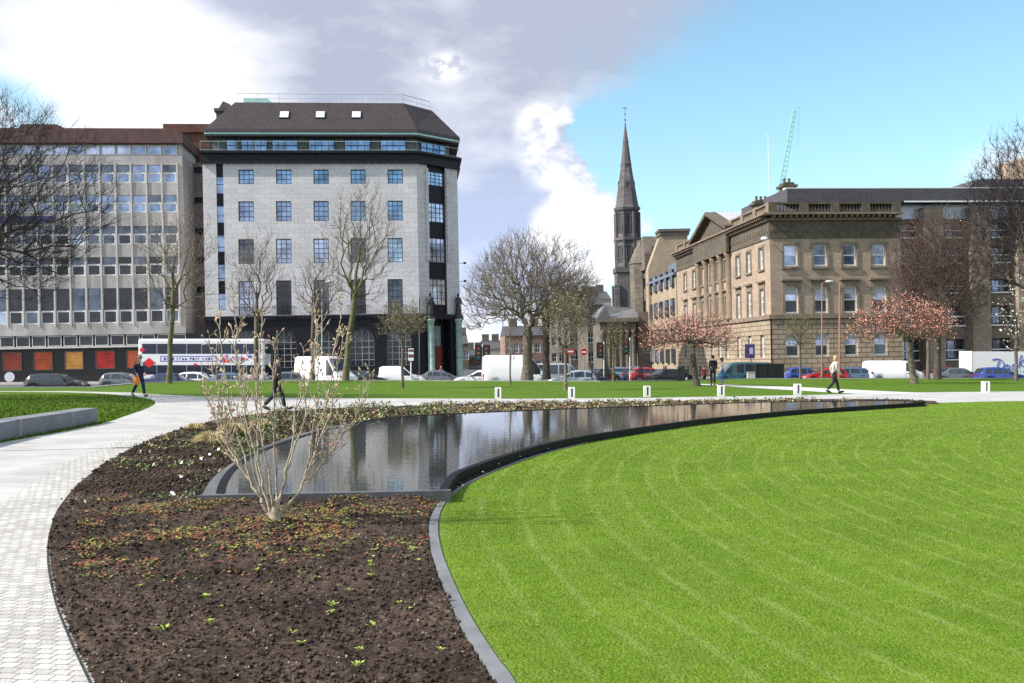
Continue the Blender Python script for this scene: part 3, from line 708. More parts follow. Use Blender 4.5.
for x in ax:
    mb = MB(); P = arch_pts(x, hwA, zA0, zAs); mb.add([(p[0], .22, p[1]) for p in P], [tuple(range(len(P)))], 1)
    for k in range(len(P) - 1):
        (a, c), (b, d) = P[k], P[k + 1]; mb.tube((a, .16, c), (b, .16, d), .05, n=4)
    for k in (-.5, 0, .5): mb.box(x + k * 2 * hwA * .55 - .03, x + k * 2 * hwA * .55 + .03, .12, .2, zA0, zAs + hwA * (1 if k == 0 else .8))
    for k in range(5): zz = zA0 + (zAs - zA0) * k / 4; mb.box(x - hwA, x + hwA, .12, .2, zz - .03, zz + .03)
    for k in range(1, 6):
        t_ = math.pi * k / 6; mb.tube((x, .16, zAs), (x + hwA * math.cos(t_), .16, zAs + hwA * math.sin(t_)), .025, n=4)
    mb.build('arched_window', [mat('pale_window_bar', (.34, .34, .33), .5), g_dark], grey)
# black cornice band, attic glazing, fascia and roof
def foot(o_, back=16, le=None):      # outline of the building, offset outward by o_
    c45 = math.sqrt(.5); a0 = math.atan2(1, 1) - math.atan2(.1, 1)
    x1, y1 = L_, 0; x2, y2 = L_ + Lc * math.cos(a0), Lc * math.sin(a0)
    le = min(o_, .15) if le is None else le
    return [(-le, back), (-le, -o_), (x1 + o_ * math.tan(a0 / 2), -o_), (x2 + o_ * math.sin(a0) + o_ * .3, y2 - o_ * math.cos(a0) + o_ * .2), (x2 + o_, back)]
mb = MB(); mb.prism(foot(.35), Ztop, Ztop + .35); mb.prism(foot(.22), Ztop + .35, Zc1 - .25); mb.prism(foot(.55), Zc1 - .25, Zc1)
mb.build('cornice', m_bgran, grey)
Ze = fg.at(300, 135.6)[1]
mb = MB(); mb.prism(foot(-.9), Zc1, Ze); mb.build('attic_wall', mat('attic_facing', (.12, .125, .13), .5, var=.3), grey)
for px in (230, 253, 284, 321, 357, 393):
    x = fg.at(px, 144)[0]; w_ = 1.1 if px == 230 else (2.75)
    link('attic_window', win_mesh(w_, Ze - Zc1 - .25, 1 if px == 230 else 4, 2, .06, m_dkfr, g_blue), grey, T(x, .84, Zc1 + .1))
a0 = math.atan2(1, 1) - math.atan2(.1, 1); MC = T(L_, 0, 0) @ Matrix.Rotation(a0, 4, 'Z')
link('attic_window', win_mesh(3.6, Ze - Zc1 - .25, 4, 2, .06, m_dkfr, g_blue), grey, MC @ T(Lc / 2 + .2, .84, Zc1 + .1))
mb = MB(); mb.prism(foot(.30, le=-.3), Ze + .08, Ze + .28); mb.build('fascia', m_turq, grey)
mb = MB(); mb.prism(foot(.24, le=-.3), Ze - .1, Ze + .08); mb.prism(foot(.38, le=-.3), Ze + .28, Ze + .62); mb.build('eaves', mat('dark_eaves', (.06, .045, .045), .6), grey)
# glass balustrade behind the cornice
mb = MB(); f2 = foot(.25)
for i in (1, 2):
    (a, b), (c, d) = f2[i], f2[i + 1]
    mb.add([(a, b, Zc1 + .1), (c, d, Zc1 + .1), (c, d, Zc1 + .14), (a, b, Zc1 + .14)], [(0, 1, 2, 3)])
    mb.tube((a, b, Zc1 + 1.0), (c, d, Zc1 + 1.0), .03, n=5)
    n = int(math.hypot(c - a, d - b) / 1.8)
    for k in range(n + 1): x_, y_ = a + (c - a) * k / n, b + (d - b) * k / n; mb.tube((x_, y_, Zc1), (x_, y_, Zc1 + 1.0), .02, n=4)
mb.build('balustrade', mat('steel_rail', (.35, .45, .45), .4), grey)
Zr0 = Ze + .62; Zr1 = H + (fg.at(320, 103)[1] - H) * 107.6 / 104
bo = foot(.35, 15.5, -.35); D = 3.6
xa = fg.at(238, 104)[0] - .9; xb = fg.at(404, 102)[0] - .5
to = [(xa, 13), (xa, D), (xb + .4, D), (xb + 3.6, D + 3.2), (xb + 3.6, 13)]
mb = MB(); V = [(*p, Zr0) for p in bo] + [(*p, Zr1) for p in to]
mb.add(V, [(i, (i + 1) % 5, 5 + (i + 1) % 5, 5 + i) for i in range(5)] + [(5, 6, 7, 8, 9)])
roof = mb.build('roof', m_slate, grey)
for px in (286, 322, 358):
    u_, v_ = der(px, 115.5); y = 1.5
    for _ in range(6):
        Yw = 104 + y + .1 * (px - 204) * .104; z = H + v_ * Yw; y = -.35 + (z - Zr0) / (Zr1 - Zr0) * (D + .35)
    x = fg.at(px, 115.5)[0] + (u_ * (y)) ; sl = math.atan2(Zr1 - Zr0, D + .35)
    mb = MB(); mb.box(-.52, .52, 0, 1.35, 0, .10, 0); mb.box(-.44, .44, .08, 1.27, .101, .12, 1)
    mb.build('skylight', [m_dkfr, mat('skylight_glass', (.75, .8, .85), .1, .3)], roof, T(x, y - .65 * math.cos(sl) - .03, z - .65 * math.sin(sl)) @ Matrix.Rotation(sl, 4, 'X'))
# rails round the flat top, plant box, chimney
mb = MB(); zr = Zr1
P = [(xa + .2, D + .2), (xb + .4, D + .2), (xb + 3.4, D + 3.3)]
for (a, b), (c, d) in zip(P, P[1:]):
    mb.tube((a, b, zr + 1.0), (c, d, zr + 1.0), .035, n=5); mb.tube((a, b, zr + .5), (c, d, zr + .5), .02, n=5)
    n = max(1, int(math.hypot(c - a, d - b) / 2))
    for k in range(n + 1): x_, y_ = a + (c - a) * k / n, b + (d - b) * k / n; mb.tube((x_, y_, zr), (x_, y_, zr + 1.0), .025, n=4)
mb.build('roof_railing', mat('pale_rail', (.42, .48, .5), .5), grey)
mb = MB(); mb.box(xa + .8, xa + 3.4, D + .6, 7, Zr1 - .05, Zr1 + .6); mb.vprism([(xa + 3.4, Zr1), (xa + 3.4, Zr1 + .6), (xa + 4.0, Zr1)], D + .6, 7)
mb.build('roof_hatch', m_turq, grey)
cx, cz = fg.at(218, 108); cx *= 1.06
mb = MB(); mb.box(.2, 2.5, 4, 6, Zr0 - 1, cz - .4); mb.box(0, 2.7, 3.8, 6.2, cz - .4, cz - .05); mb.vprism([(.4, cz - .05), (2.2, cz - .05), (1.6, cz + .5), (.9, cz + .8)], 4.2, 5.6)
mb.build('chimney', mat('sooty_stone', (.10, .085, .08), .9, var=.3, vscale=1.5), grey, T(.55, 0, 1.0))
# canted corner
cbx0, cbx1 = fc_.at(428.5, 240)[0], fc_.at(446, 240)[0]
mb = MB(); wall(mb, 0, cbx0, Zbase, Ztop, []); wall(mb, cbx1, Lc, Zbase, Ztop, [])
mb.box(cbx0 - .3, cbx0 - .02, -.22, 0, Zbase + 6, Ztop - .4); mb.box(cbx1 + .1, cbx1 + .35, -.22, 0, Zbase + 6, Ztop - .4)
mb.quad((Lc, 0, Zbase), (Lc - 2.2, 16, Zbase), (Lc - 2.2, 16, Ztop), (Lc, 0, Ztop))
mb.build('corner_wall', m_ash, grey, rel(grey, fc_.M))
mb = MB(); mb.box(cbx0, cbx1, .25, .6, Zbase, Ztop); mb.box(-.0, cbx0 - .15, -.12, .4, zb, Zbase); mb.box(cbx1 + .3, Lc + .1, -.12, 1.4, zb, Zbase)
mb.box(-.05, Lc + .15, -.3, .1, Zbase - .3, Zbase + .25); mb.box(cbx0 - .2, cbx1 + .35, .9, 1.2, zb, Zbase); mb.quad((Lc + .1, .0, zb), (Lc - 2.1, 16, zb), (Lc - 2.1, 16, Zbase), (Lc + .1, 0, Zbase))
mb.build('corner_base', m_bgran, grey, rel(grey, fc_.M))
for (ya, yb) in [(169, 183.5), (201, 221), (237, 262.5), (279, 306)]:
    z0 = fg.at(321, yb)[1]; zt = fg.at(321, ya)[1]; ww = cbx1 - cbx0 - .1
    link('corner_window', win_mesh(ww, zt - z0, 4, 4, .055, m_dkfr, g_sky), grey, rel(grey, fc_.M @ T((cbx0 + cbx1) / 2, .2, z0)))
zd = fc_.at(440, 383)[1]
mb = MB(); x_ = (cbx0 + cbx1) / 2 + .12; mb.box(x_ - .95, x_ + .95, .8, .88, zd, fc_.at(440, 345)[1])
for s_ in (-1, 1):
    for k in range(4): zz = zd + .3 + k * .9; mb.box(x_ + s_ * .47 - .33, x_ + s_ * .47 + .33, .77, .8, zz, zz + .7)
mb.build('door', mat('oxblood_door', (.16, .025, .012), .4, var=.2), grey, rel(grey, fc_.M))
for px in (428.5, 456.5):
    x_ = fc_.at(px, 340)[0]; zt = fc_.at(px, 319)[1]
    mb = MB(); mb.lathe([(.46, zd), (.46, zd + .3), (.38, zd + .4), (.36, zt - .5), (.46, zt - .2), (.5, zt)], 14, (x_, -.42)); c_ = mb.build('column', mat('green_marble', (.30, .42, .37), .35, var=.25, vscale=2), grey, rel(grey, fc_.M), True)
    mb = MB(); z = zt + .05; mb.box(x_ - .4, x_ + .4, -.8, -.1, zt, zt + .3)
    mb.lathe([(.30, z + .2), (.36, z + .5), (.30, z + 1.3), (.26, z + 1.5), (.34, z + 2.0), (.30, z + 2.25), (.1, z + 2.35)], 8, (x_, -.42)); mb.ell((x_, -.44, z + 2.55), (.15, .17, .2)); mb.tube((x_ - .3, -.45, z + 2.1), (x_ - .38, -.6, z + 1.4), .1, .08, 6); mb.tube((x_ + .3, -.45, z + 2.1), (x_ + .35, -.65, z + 1.5), .1, .08, 6)
    mb.build('statue', mat('bronze', (.05, .05, .045), .5, .3), grey, rel(grey, fc_.M), True)
mb = MB(); x_ = (cbx0 + cbx1) / 2; mb.box(x_ - .8, x_ + .8, .7, .76, zd + 4.0, zd + 6.2); mb.ell((x_, .6, zd + 5.0), (.55, .12, .65)); mb.build('carved_crest', mat('crest_stone', (.22, .26, .22), .7, var=.4, vscale=6), grey, rel(grey, fc_.M))
for zz in (fg.at(321, 262)[1], fg.at(321, 281)[1]): mb = MB(); mb.tube((Lc, .2, zz), (Lc + .9, .1, zz + .15), .03, n=5); mb.ell((Lc + .95, .1, zz + .15), (.22, .14, .14)); mb.build('floodlight', m_black, grey, rel(grey, fc_.M))

# ------------------------------------------------------------------ concrete office building
fo = Fac(184, 240, 112, 1, .10)
conc = empty('office_building', 'long grey concrete office block with rows of windows and red lit shopfronts', 'building', fo.M)
m_conc = mat('weathered_concrete', (.43, .40, .385), .9, var=.12, vscale=1.2, bump=.2, bscale=6, big=.32, bigscale=.5, streak=.8)
m_mull = mat('pale_concrete_mullion', (.56, .53, .51), .9, var=.1)
X0 = fo.at(-75, 240)[0]
pitch = fo.at(156, 240)[0] - fo.at(140.5, 240)[0]; xr = fo.at(171, 240)[0]
rows = [(165, 182.6, .42), (195.2, 212.3, .42), (226.0, 244.2, .42), (256.8, 275.0, .38), (287.8, 322.5, .63)]
holes = []; W = []
zP = fo.at(140, 154.5)[1]; zL = fo.at(140, 334)[1]
ncol = 19
for ri, (ya, yb, tr) in enumerate(rows):
    zt = fo.at(140, ya)[1]; z0 = fo.at(140, yb)[1]
    for k in range(ncol):
        x = xr - k * pitch
        if x - .75 < X0: continue
        holes.append((x - .70, x + .70, z0, zt)); W.append((ri, k, x, z0, zt - z0, tr))
mb = MB(); wall(mb, X0, 0, zL, zP, holes, .22)
mb.quad((0, 0, zL), (0, 12, zL), (0, 12, zP), (0, 0, zP)); mb.quad((X0, 12, zL), (X0, 0, zL), (X0, 0, zP), (X0, 12, zP)); mb.quad((X0, 0, zL), (X0, 12, zL), (0, 12, zL), (0, 0, zL))
mb.quad((X0, 0, zP), (0, 0, zP), (0, 12, zP), (X0, 12, zP))
mb.build('wall', m_conc, conc)
_om = {}
def office_win(h, tr, gl, gt, opened):
    key = (round(h, 2), gl.name, gt.name, opened)
    if key in _om: return _om[key]
    mb = MB(); w2 = .70; zt = h * (1 - tr)
    mb.quad((-w2, 0, zt), (w2, 0, zt), (w2, 0, h), (-w2, 0, h), 2)
    mb.box(-w2, w2, -.04, .01, zt - .04, zt + .04, 3)
    y = -.06; 
    mb.box(-w2, -w2 + .11, y, .01, 0, zt - .05, 0); mb.box(w2 - .11, w2, y, .01, 0, zt - .05, 0); mb.box(-w2 + .11, w2 - .11, y, .01, 0, .11, 0); mb.box(-w2 + .11, w2 - .11, y, .01, zt - .15, zt - .05, 0)
    mb.quad((-w2 + .11, -.01 - .25 * opened, .11), (w2 - .11, -.01 - .25 * opened, .11), (w2 - .11, -.01, zt - .15), (-w2 + .11, -.01, zt - .15), 1)
    _om[key] = mb.mesh('window', [m_wht, gl, gt, m_mull]); return _om[key]
shown = [w_ for w_ in W if w_[1] <= 14]
for ri, k, x, z0, h, tr in shown:
    r_ = rb.random()
    if ri in (0, 1): gl = rb.choice([g_blue, g_blue, g_mid, m_blind]) if k > 3 else rb.choice([g_blue, g_blue, m_blind if k == 3 else g_blue]); gt = rb.choice([g_blue, g_mid])
    elif ri == 2: gl = rb.choice([g_mid, g_mid, g_sky, g_dark]); gt = g_mid
    else: gl = rb.choice([g_dark, g_dark, g_dark, g_mid, g_sky if r_ < .3 else g_dark]); gt = rb.choice([g_mid, g_dark])
    link('window', office_win(h, tr, gl, gt, False), conc, T(x, .18, z0))
rest = MB()
for ri, k, x, z0, h, tr in W:
    if k > 14: rest.box(x - .7, x + .7, .16, .3, z0, z0 + h)
tag(rest.build('window_rows', g_mid, conc), kind='stuff')
mb = MB()
for k in range(ncol + 1):
    x = xr + pitch / 2 - k * pitch
    if x < X0: continue
    mb.box(x - .06, x + .06, -.10, -.002, zL + 1.0, fo.at(140, 163)[1])
mb.build('mullions_frame', m_mull, conc)
# attic strip with its windows, roof, stair tower
zT0, zT1, zT2 = zP, fo.at(140, 143.4)[1], fo.at(140, 129)[1]
mb = MB(); mb.box(X0, -.2, .55, 11, zT0, zT1); mb.build('attic_wall', m_mull, conc)
for k in range(15):
    x = xr - k * pitch
    link('attic_window', win_mesh(1.5, zT1 - zT0 - .15, 1, 2, .06, m_wht, g_sky if rb.random() < .6 else g_blue, split=[(zT1 - zT0) * .72]), conc, T(x, .5, zT0 + .02))
mb = MB(); mb.vprism([(X0, zT1), (.15, zT1), (.15, zT2 - .5), (-1.2, zT2), (X0, zT2)], -.35, 11)
m_rr = mat('red_brown_roof', (.105, .052, .048), .8, var=.25, vscale=1.5)
mb.build('roof', m_rr, conc)
bx0, bx1 = fo.at(14, 122)[0], fo.at(64, 122)[0]
mb = MB(); mb.vprism([(bx0, zT2), (bx1 + .6, zT2), (bx1 - 1.5, fo.at(40, 120)[1]), (bx0, fo.at(40, 120)[1])], 2, 9); mb.build('plant_room', m_rr, conc)
# clerestory, ledge and shopfront
zC0 = fo.at(140, 345)[1]; zbo = -4.0
mb = MB(); mb.box(X0, .2, -.45, .2, zC0 - .22, zC0 - .02); mb.build('ledge', m_mull, conc)
mb = MB(); mb.box(X0, 2.6, .31, 3, zbo, zL - .01)
mb.build('shopfront', mat('black_shopfront', (.012, .012, .014), .35), conc)
for k in range(11):
    x = -1.9 - k * pitch * 1.03 * 1.0
for k in range(13):
    x = .1 - (k + .5) * pitch * 1.0
    link('clerestory_window', win_mesh(1.45, zL - zC0 - .08, 1, 1, .05, m_mull, g_dark), conc, T(x, .15, zC0 + .02))
cols_ = [(.55, .05, .02), (.85, .16, .04), (.8, .04, .03), (.95, .42, .10), (.75, .12, .04), (.45, .04, .03)]
for k, (a, b) in enumerate([(-27, -11), (3, 20), (34, 51), (65, 82), (96, 113.5), (127, 144.5)]):
    x0, zt = fo.at(a, 352); x1, _ = fo.at(b, 352); zt = fo.at(70, 352)[1]; z0 = fo.at(70, 369)[1]
    col = cols_[(k * 1 + 5) % 6] if k else cols_[0]
    col = [(.3, .04, .02), (.28, .05, .03), (.42, .07, .025), (.60, .28, .07), (.42, .025, .02), (.48, .10, .04)][k]
    mb = MB(); mb.box(x0, x1, .25, .30, z0, zt, 1)
    for q in range(5): zz = z0 + (zt - z0) * q / 5; mb.box(x0, x1, .22, .249, zz, zz + .05, 1)
    mb.box(x0 - .12, x0, .18, .32, z0 - .1, zt + .1); mb.box(x1, x1 + .12, .18, .32, z0 - .1, zt + .1); mb.box(x0, x1, .18, .32, zt, zt + .1); mb.box(x0, x1, .18, .32, z0 - .1, z0)
    mm = mat('lit_blind_%d' % k, col, .6, var=.35, vscale=.9, emit=0.0)
    mm.node_tree.nodes['Principled BSDF'].inputs['Emission Color'].default_value = (*col, 1); mm.node_tree.nodes['Principled BSDF'].inputs['Emission Strength'].default_value = .07
    mb.build('lit_window', [mat('shop_window_frame', (.12, .09, .08), .5), mm], conc)
mb = MB(); mb.lathe([(.55, -.03), (.55, .03)], 20); 
sx, sz = fo.at(9, 377); mb.build('round_sign', mat('sign_white', (.6, .6, .66), .5), conc, T(sx, .2, sz) @ Matrix.Rotation(R(90), 4, 'X'))
# navy panel below the third row at the far left
a, zt = fo.at(0, 216.5); b, _ = fo.at(56, 216.5); z0 = fo.at(20, 223)[1]; mb = MB(); mb.box(a - 8, b, -.16, -.10, z0, zt); mb.build('sign_panel', mat('navy_panel', (.03, .03, .13), .5), conc)

# ------------------------------------------------------------------ recessed link block
fl = Fac(180, 240, 117.5, 1, .10)
lk = empty('link_block', 'narrow recessed brown block between the office block and the stone building', 'building', fl.M)
m_lc = mat('brown_concrete', (.21, .175, .155), .9, var=.15, vscale=1, big=.3, bigscale=.5)
Wk = fl.at(208, 240)[0]; hl = []
for (ya, yb) in [(167, 173.5), (197, 203.5), (228, 234.5), (257, 263.5), (287, 293.5)]:
    hl.append((fl.at(188.5, 240)[0], fl.at(204.8, 240)[0], fl.at(195, yb)[1], fl.at(195, ya)[1]))
mb = MB(); wall(mb, -1, Wk, fl.at(195, 334)[1], fl.at(195, 163)[1], hl, .5); mb.box(-1, Wk, .52, 6, fl.at(195, 334)[1], fl.at(195, 163)[1]); mb.build('wall', m_lc, lk)
for a, b, c, d in hl: link('strip_window', win_mesh(b - a, d - c, 3, 1, .07, m_dkfr, g_dark), lk, T((a + b) / 2, .45, c))
mb = MB(); mb.box(-1, Wk, 2.5, 7, fl.at(195, 163)[1], fl.at(195, 120.5)[1]); mb.box(-2.2, Wk + .2, 2.2, 7.2, fl.at(195, 128)[1], fl.at(195, 119.5)[1])
mb.build('brick_tower', stone_mat('orange_brick', (.17, .065, .042), (.12, .07, .05), .5, .16, .02, var=.2, bump=.1, big=.4), lk)
mb = MB(); mb.box(-1, Wk, .5, 6, zbo, fl.at(195, 334)[1]); mb.build('ground_storey', m_bgran, lk)

# ------------------------------------------------------------------ classical sandstone building
ff = Fac(770, 260, 95.5, 1, .11)
m_sand = stone_mat('sandstone', (.365, .275, .205), (.31, .23, .17), .85, .36, .010, var=.09, bump=.15, big=.28)
m_rust = stone_mat('rusticated_sandstone', (.35, .27, .19), (.14, .105, .075), 1.1, .47, .045, var=.10, bump=1.0, big=.2)
m_trim = mat('weathered_sandstone_trim', (.215, .165, .12), .9, var=.2, vscale=2.5, big=.3, bigscale=.8)
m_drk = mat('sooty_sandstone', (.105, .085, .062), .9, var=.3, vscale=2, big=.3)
m_slg = stone_mat('grey_slates', (.085, .080, .095), (.04, .04, .045), .35, .22, .02, var=.15, bump=.3, big=.1)
sand = empty('sandstone_building', 'brown classical sandstone building with balustrade, frieze and side pediment', 'building', ff.M)
Lf = ff.at(900.5, 240)[0]
zS = ff.at(820, 315)[1]; zs1 = ff.at(820, 318)[1]; zF0, zF1 = ff.at(820, 235.5)[1], ff.at(820, 220.5)[1]; zCo = ff.at(820, 213.5)[1]; zBa = ff.at(820, 202.2)[1]
fx = [[790.6, 820.1, 849.4, 878.6], [791.6, 821.8, 851.2, 880.2], [793.6, 823.2, 852.5, 881.8]]
# one spacing for all storeys
cxs = [ff.at(p, 255)[0] for p in fx[0]]
lev = [(244.6, 266.2), (286.6, 313.2), (333.6, 356.5)]
LZ = [(ff.at(820, b)[1], ff.at(820, a)[1]) for a, b in lev]
fs = Fac(676, 260, 133, 1, -20.6)          # side facade; local x runs towards the corner
fs.X0, fs.Y0 = der(676.5, 260)[0] * 132.0, 132.0
dx_, dy_ = ff.X0 - fs.X0, ff.Y0 - fs.Y0; Ls = math.hypot(dx_, dy_); fs.a, fs.b = dx_ / Ls, dy_ / Ls
fs.M = ROLL @ T(fs.X0, fs.Y0, 0) @ Matrix.Rotation(math.atan2(fs.b, fs.a), 4, 'Z')
sx = [fs.at(p, 290)[0] for p in (685.5, 694.3, 703.5, 711.8, 719.0, 726.5, 738.6, 749.4, 762.0)]
bayL, bayR = fs.at(699.5, 290)[0], fs.at(731.5, 290)[0]
m_sash = m_wht
def sash(w_, h, gl, blind):
    key = ('sash', round(w_, 2), round(h, 2), gl.name, blind)
    if key in _wm: return _wm[key]
    mb = MB(); hw = w_ / 2; b = .11
    mb.quad((-hw, 0, 0), (hw, 0, 0), (hw, 0, h / 2), (-hw, 0, h / 2), 1)
    mb.quad((-hw, -.05, h / 2), (hw, -.05, h / 2), (hw, -.05, h), (-hw, -.05, h), 2)
    mb.box(-hw, -hw + b, -.12, .01, 0, h); mb.box(hw - b, hw, -.12, .01, 0, h); mb.box(-hw + b, hw - b, -.12, .01, 0, b * 1.5); mb.box(-hw + b, hw - b, -.12, .01, h - b, h); mb.box(-hw + b, hw - b, -.10, .008, h / 2 - .05, h / 2 + .05)
    mb.box(-hw + b, hw - b, -.08, -.052, h * (.72 if blind else .99), h - b - .001, 3)
    _wm[key] = mb.mesh('window', [m_sash, gl, g_sky if blind < 2 else gl, m_blind]); return _wm[key]
def classical(F_, xs_, x0, x1, ww, root, skip=()):
    holes = [[], [], []]
    for i, x in enumerate(xs_):
        for l in range(3):
            a, b = LZ[l]; holes[l].append((x - ww / 2, x + ww / 2, a, b))
    MM = rel(root, F_.M)
    mb = MB(); wall(mb, x0, x1, zS, zF0, holes[0] + holes[1], .34); mb.build('wall', m_sand, root, MM)
    mb = MB(); wall(mb, x0, x1, -3, zs1 - .0, holes[2], .42, y=-.10); mb.build('rusticated_base', m_rust, root, MM)
    for l in range(3):
        for (a, b, c, d) in holes[l]:
            gl = g_blue if l == 0 else rb.choice([g_dark, g_dark, g_mid])
            wo = link('window', sash(ww, d - c, gl, 0 if l == 0 else 1), root, MM @ T((a + b) / 2, .28, c))
            if l < 2:
                mb = MB(); t = .24; hw = ww / 2
                mb.box(-hw - t, -hw - .002, -.36, -.281, -.05, d - c + t); mb.box(hw + .002, hw + t, -.36, -.281, -.05, d - c + t); mb.box(-hw - .001, hw + .001, -.36, -.281, d - c + .002, d - c + t); mb.box(-hw - t - .06, hw + t + .06, -.46, -.281, -.24, -.051)
                if l == 1: mb.box(-hw - t, hw + t, -.35, -.281, d - c + t + .002, d - c + t + .35); mb.box(-hw - t - .15, hw + t + .15, -.62, -.281, d - c + t + .352, d - c + t + .52)
                mb.build('surround', m_trim, wo)
    return MM
MF = classical(ff, cxs, 0, Lf, 1.32, sand)
MS = classical(fs, sx, 0, Ls, 1.25, sand)
for nm, F_, Lw, MM in (('front', ff, Lf, MF), ('side', fs, Ls, MS)):
    mb = MB(); e = .0
    mb.box(0, Lw, -.30, -.004, zs1 - .02, zS + .10)           # string course
    mb.build('string_course', m_trim, sand, MM)
    mb = MB(); mb.box(0, Lw, -.10, 0, zF0 - .25, zF0); mb.box(0, Lw, -.06, 0, zF0, zF1)
    k = int(Lw / .9)
    for i in range(k):       # carved wreaths and swags
        x = (i + .5) * Lw / k; zc = (zF0 + zF1) / 2 - .05
        mb.lathe([(.16, -.06), (.34, -.04), (.40, .0), (.34, .05), (.16, .06)], 8, (x, -zc)); 
    mb.v = [v if abs(v[1]) < 3 else (v[0], -.08 - v[2] * .6, -v[1]) for v in mb.v]
    mb.build('frieze', m_drk, sand, MM)
    mb = MB(); mb.box(-.0, Lw + .0, -.30, 0, zF1, zF1 + .25); mb.box(-.0, Lw, -.85, .1, zF1 + .50, zCo); 
    for i in range(int(Lw / .55)): x = (i + .5) * .55; mb.box(x - .1, x + .1, -.7, -.05, zF1 + .26, zF1 + .5)
    mb.build('cornice', m_trim, sand, MM)
    mb = MB(); mb.box(0, Lw, -.05, .3, zCo, zCo + .18); mb.box(0, Lw, -.06, .32, zBa - .16, zBa)
    nb = int(Lw / .32)
    peds = 4 if nm == 'front' else 9
    for i in range(nb):
        x = (i + .5) * Lw / nb; mb.lathe([(.07, zCo + .18), (.10, zCo + .35), (.04, zBa - .35), (.07, zBa - .16)], 6, (x, .12))
    for i in range(peds + 1): x = .35 + (Lw - .7) * i / peds; mb.box(x - .42, x + .42, -.09, .36, zCo + .02, zBa + .02)
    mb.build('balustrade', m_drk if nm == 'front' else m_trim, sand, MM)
# corner stops for the bands of the two faces
mb = MB(); mb.prism([(-.85, .6), (-.85, -.85), (.0, -.85), (.0, .6)], zF1 + .502, zCo - .002); mb.prism([(-.3, .3), (-.3, -.3), (0, -.3), (0, .3)], zs1 - .015, zS + .09); mb.build('corner_block', m_trim, sand)
# giant half columns and pediment on the side
for x in [(sx[i] + sx[i + 1]) / 2 for i in (2, 3, 4)] + [bayL + .4, bayR - .4]:
    mb = MB(); mb.lathe([(.55, zS + .1), (.55, zS + .4), (.42, zS + .55), (.38, zF0 - .9), (.42, zF0 - .8), (.56, zF0 - .5), (.58, zF0 - .25)], 12, (x, -.08)); mb.build('half_column', m_trim, sand, MS, True)
mb = MB(); mb.box(bayL - .4, bayR + .4, -.62, -.305, zF0 - .24, zF1 + .49); mb.build('entablature', m_drk, sand, MS)
pc = (bayL + bayR) / 2; ph = fs.at(704, 217)[1] - .95
pl, pr = bayL - .6, bayR + .6
mb = MB(); mb.vprism([(pl, zCo + .02), (pr, zCo + .02), (pc, ph + .5)], -.2, .3, 0)
for a, b in (((pl - .5, zCo - .0), (pc, ph + .55)), ((pc, ph + .55), (pr + .5, zCo - .0))):
    n_ = Vector((b[0] - a[0], 0, b[1] - a[1])); l = n_.length; up = Vector((-n_.z, 0, n_.x)) / l * .42
    mb.vprism([(a[0], a[1]), (b[0], b[1]), (b[0] + up.x, b[1] + up.z), (a[0] + up.x, a[1] + up.z)], -.95, .3, 0)
pd = mb.build('pediment', m_drk, sand, MS)
mb = MB(); mb.vprism([(pl - .3, zCo + .4), (pc, ph + .98), (pr + .3, zCo + .4)], .31, 9.0); mb.build('pediment_roof', mat('lead_roof', (.42, .42, .45), .6, var=.15), sand, MS)
# body behind, hipped slate roof and chimneys
cornerB = [ff.world(.3, .5), ff.world(Lf - .2, .5), ff.world(Lf - .2, 36), ff.world(2.2, 36)]
inv = (T(ff.X0, ff.Y0, 0) @ Matrix.Rotation(math.atan2(ff.b, ff.a), 4, 'Z')).inverted()
mb = MB(); P = [inv @ Vector((*p, 0)) for p in cornerB]; mb.prism([(p.x, p.y) for p in P], -3, zCo - .05); mb.build('core', m_drk, sand)
zRf = ff.at(870, 188.6)[1] * 1.0
rr = [(.8, 1.2), (Lf + .5, 1.2), (Lf + .5, 36), (3.5, 36)]
r2 = [(3.6, 6), (Lf + .5, 6), (Lf + .5, 34), (6.5, 34)]
zR2 = H + (ff.at(870, 189.5)[1] - H) * (103 / 97)
mb = MB(); V = [(*p, zCo) for p in rr] + [(*p, zR2) for p in r2]; mb.add(V, [(i, (i + 1) % 4, 4 + (i + 1) % 4, 4 + i) for i in range(4)] + [(4, 5, 6, 7)]); rf = mb.build('roof', m_slg, sand)
def chimney(x, y, z0, z1, w_, d, n, root):
    mb = MB(); mb.box(x - w_ / 2, x + w_ / 2, y, y + d, z0, z1 - .5, 0); mb.box(x - w_ / 2 - .3, x + w_ / 2 + .3, y - .3, y + d + .3, z1 - .5, z1 - .25, 1); mb.box(x - w_ / 2 - .05, x + w_ / 2 + .05, y - .05, y + d + .05, z1 - .25, z1, 1)
    o = mb.build('chimney', [m_sand, m_drk], root)
    for k in range(n): mb = MB(); mb.lathe([(.15, z1), (.12, z1 + .35), (.17, z1 + .4), (.17, z1 + .46)], 8, (x - w_ / 2 + (k + .5) * w_ / n, y + d / 2)); mb.build('chimney_pot', m_drk, o)
cx, cz = ff.at(808, 182); chimney(cx * 1.05, 5.2, zCo, H + (cz - H) * 1.055, 1.0, 1.2, 2, rf)
# chimneys along the west range
for px, py, Yd, n_ in ((765, 200, 104, 4), (724, 215, 118, 5)):
    u, v = der(px, py); p = inv @ Vector((u * Yd, Yd, 0)); chimney(p.x, p.y, zCo - 1, H + v * Yd, 1.9 if n_ == 4 else 2.7, 1.2, n_, rf)
# gilt-lettered style lamp on the corner
mb = MB(); x_, z_ = ff.at(768, 240); mb.tube((-.1, -.1, z_), (-.8, -.9, z_ + .1), .05, n=6); mb.ell((-.9, -1.0, z_), (.35, .35, .2)); mb.build('wall_lamp', m_wht, sand)

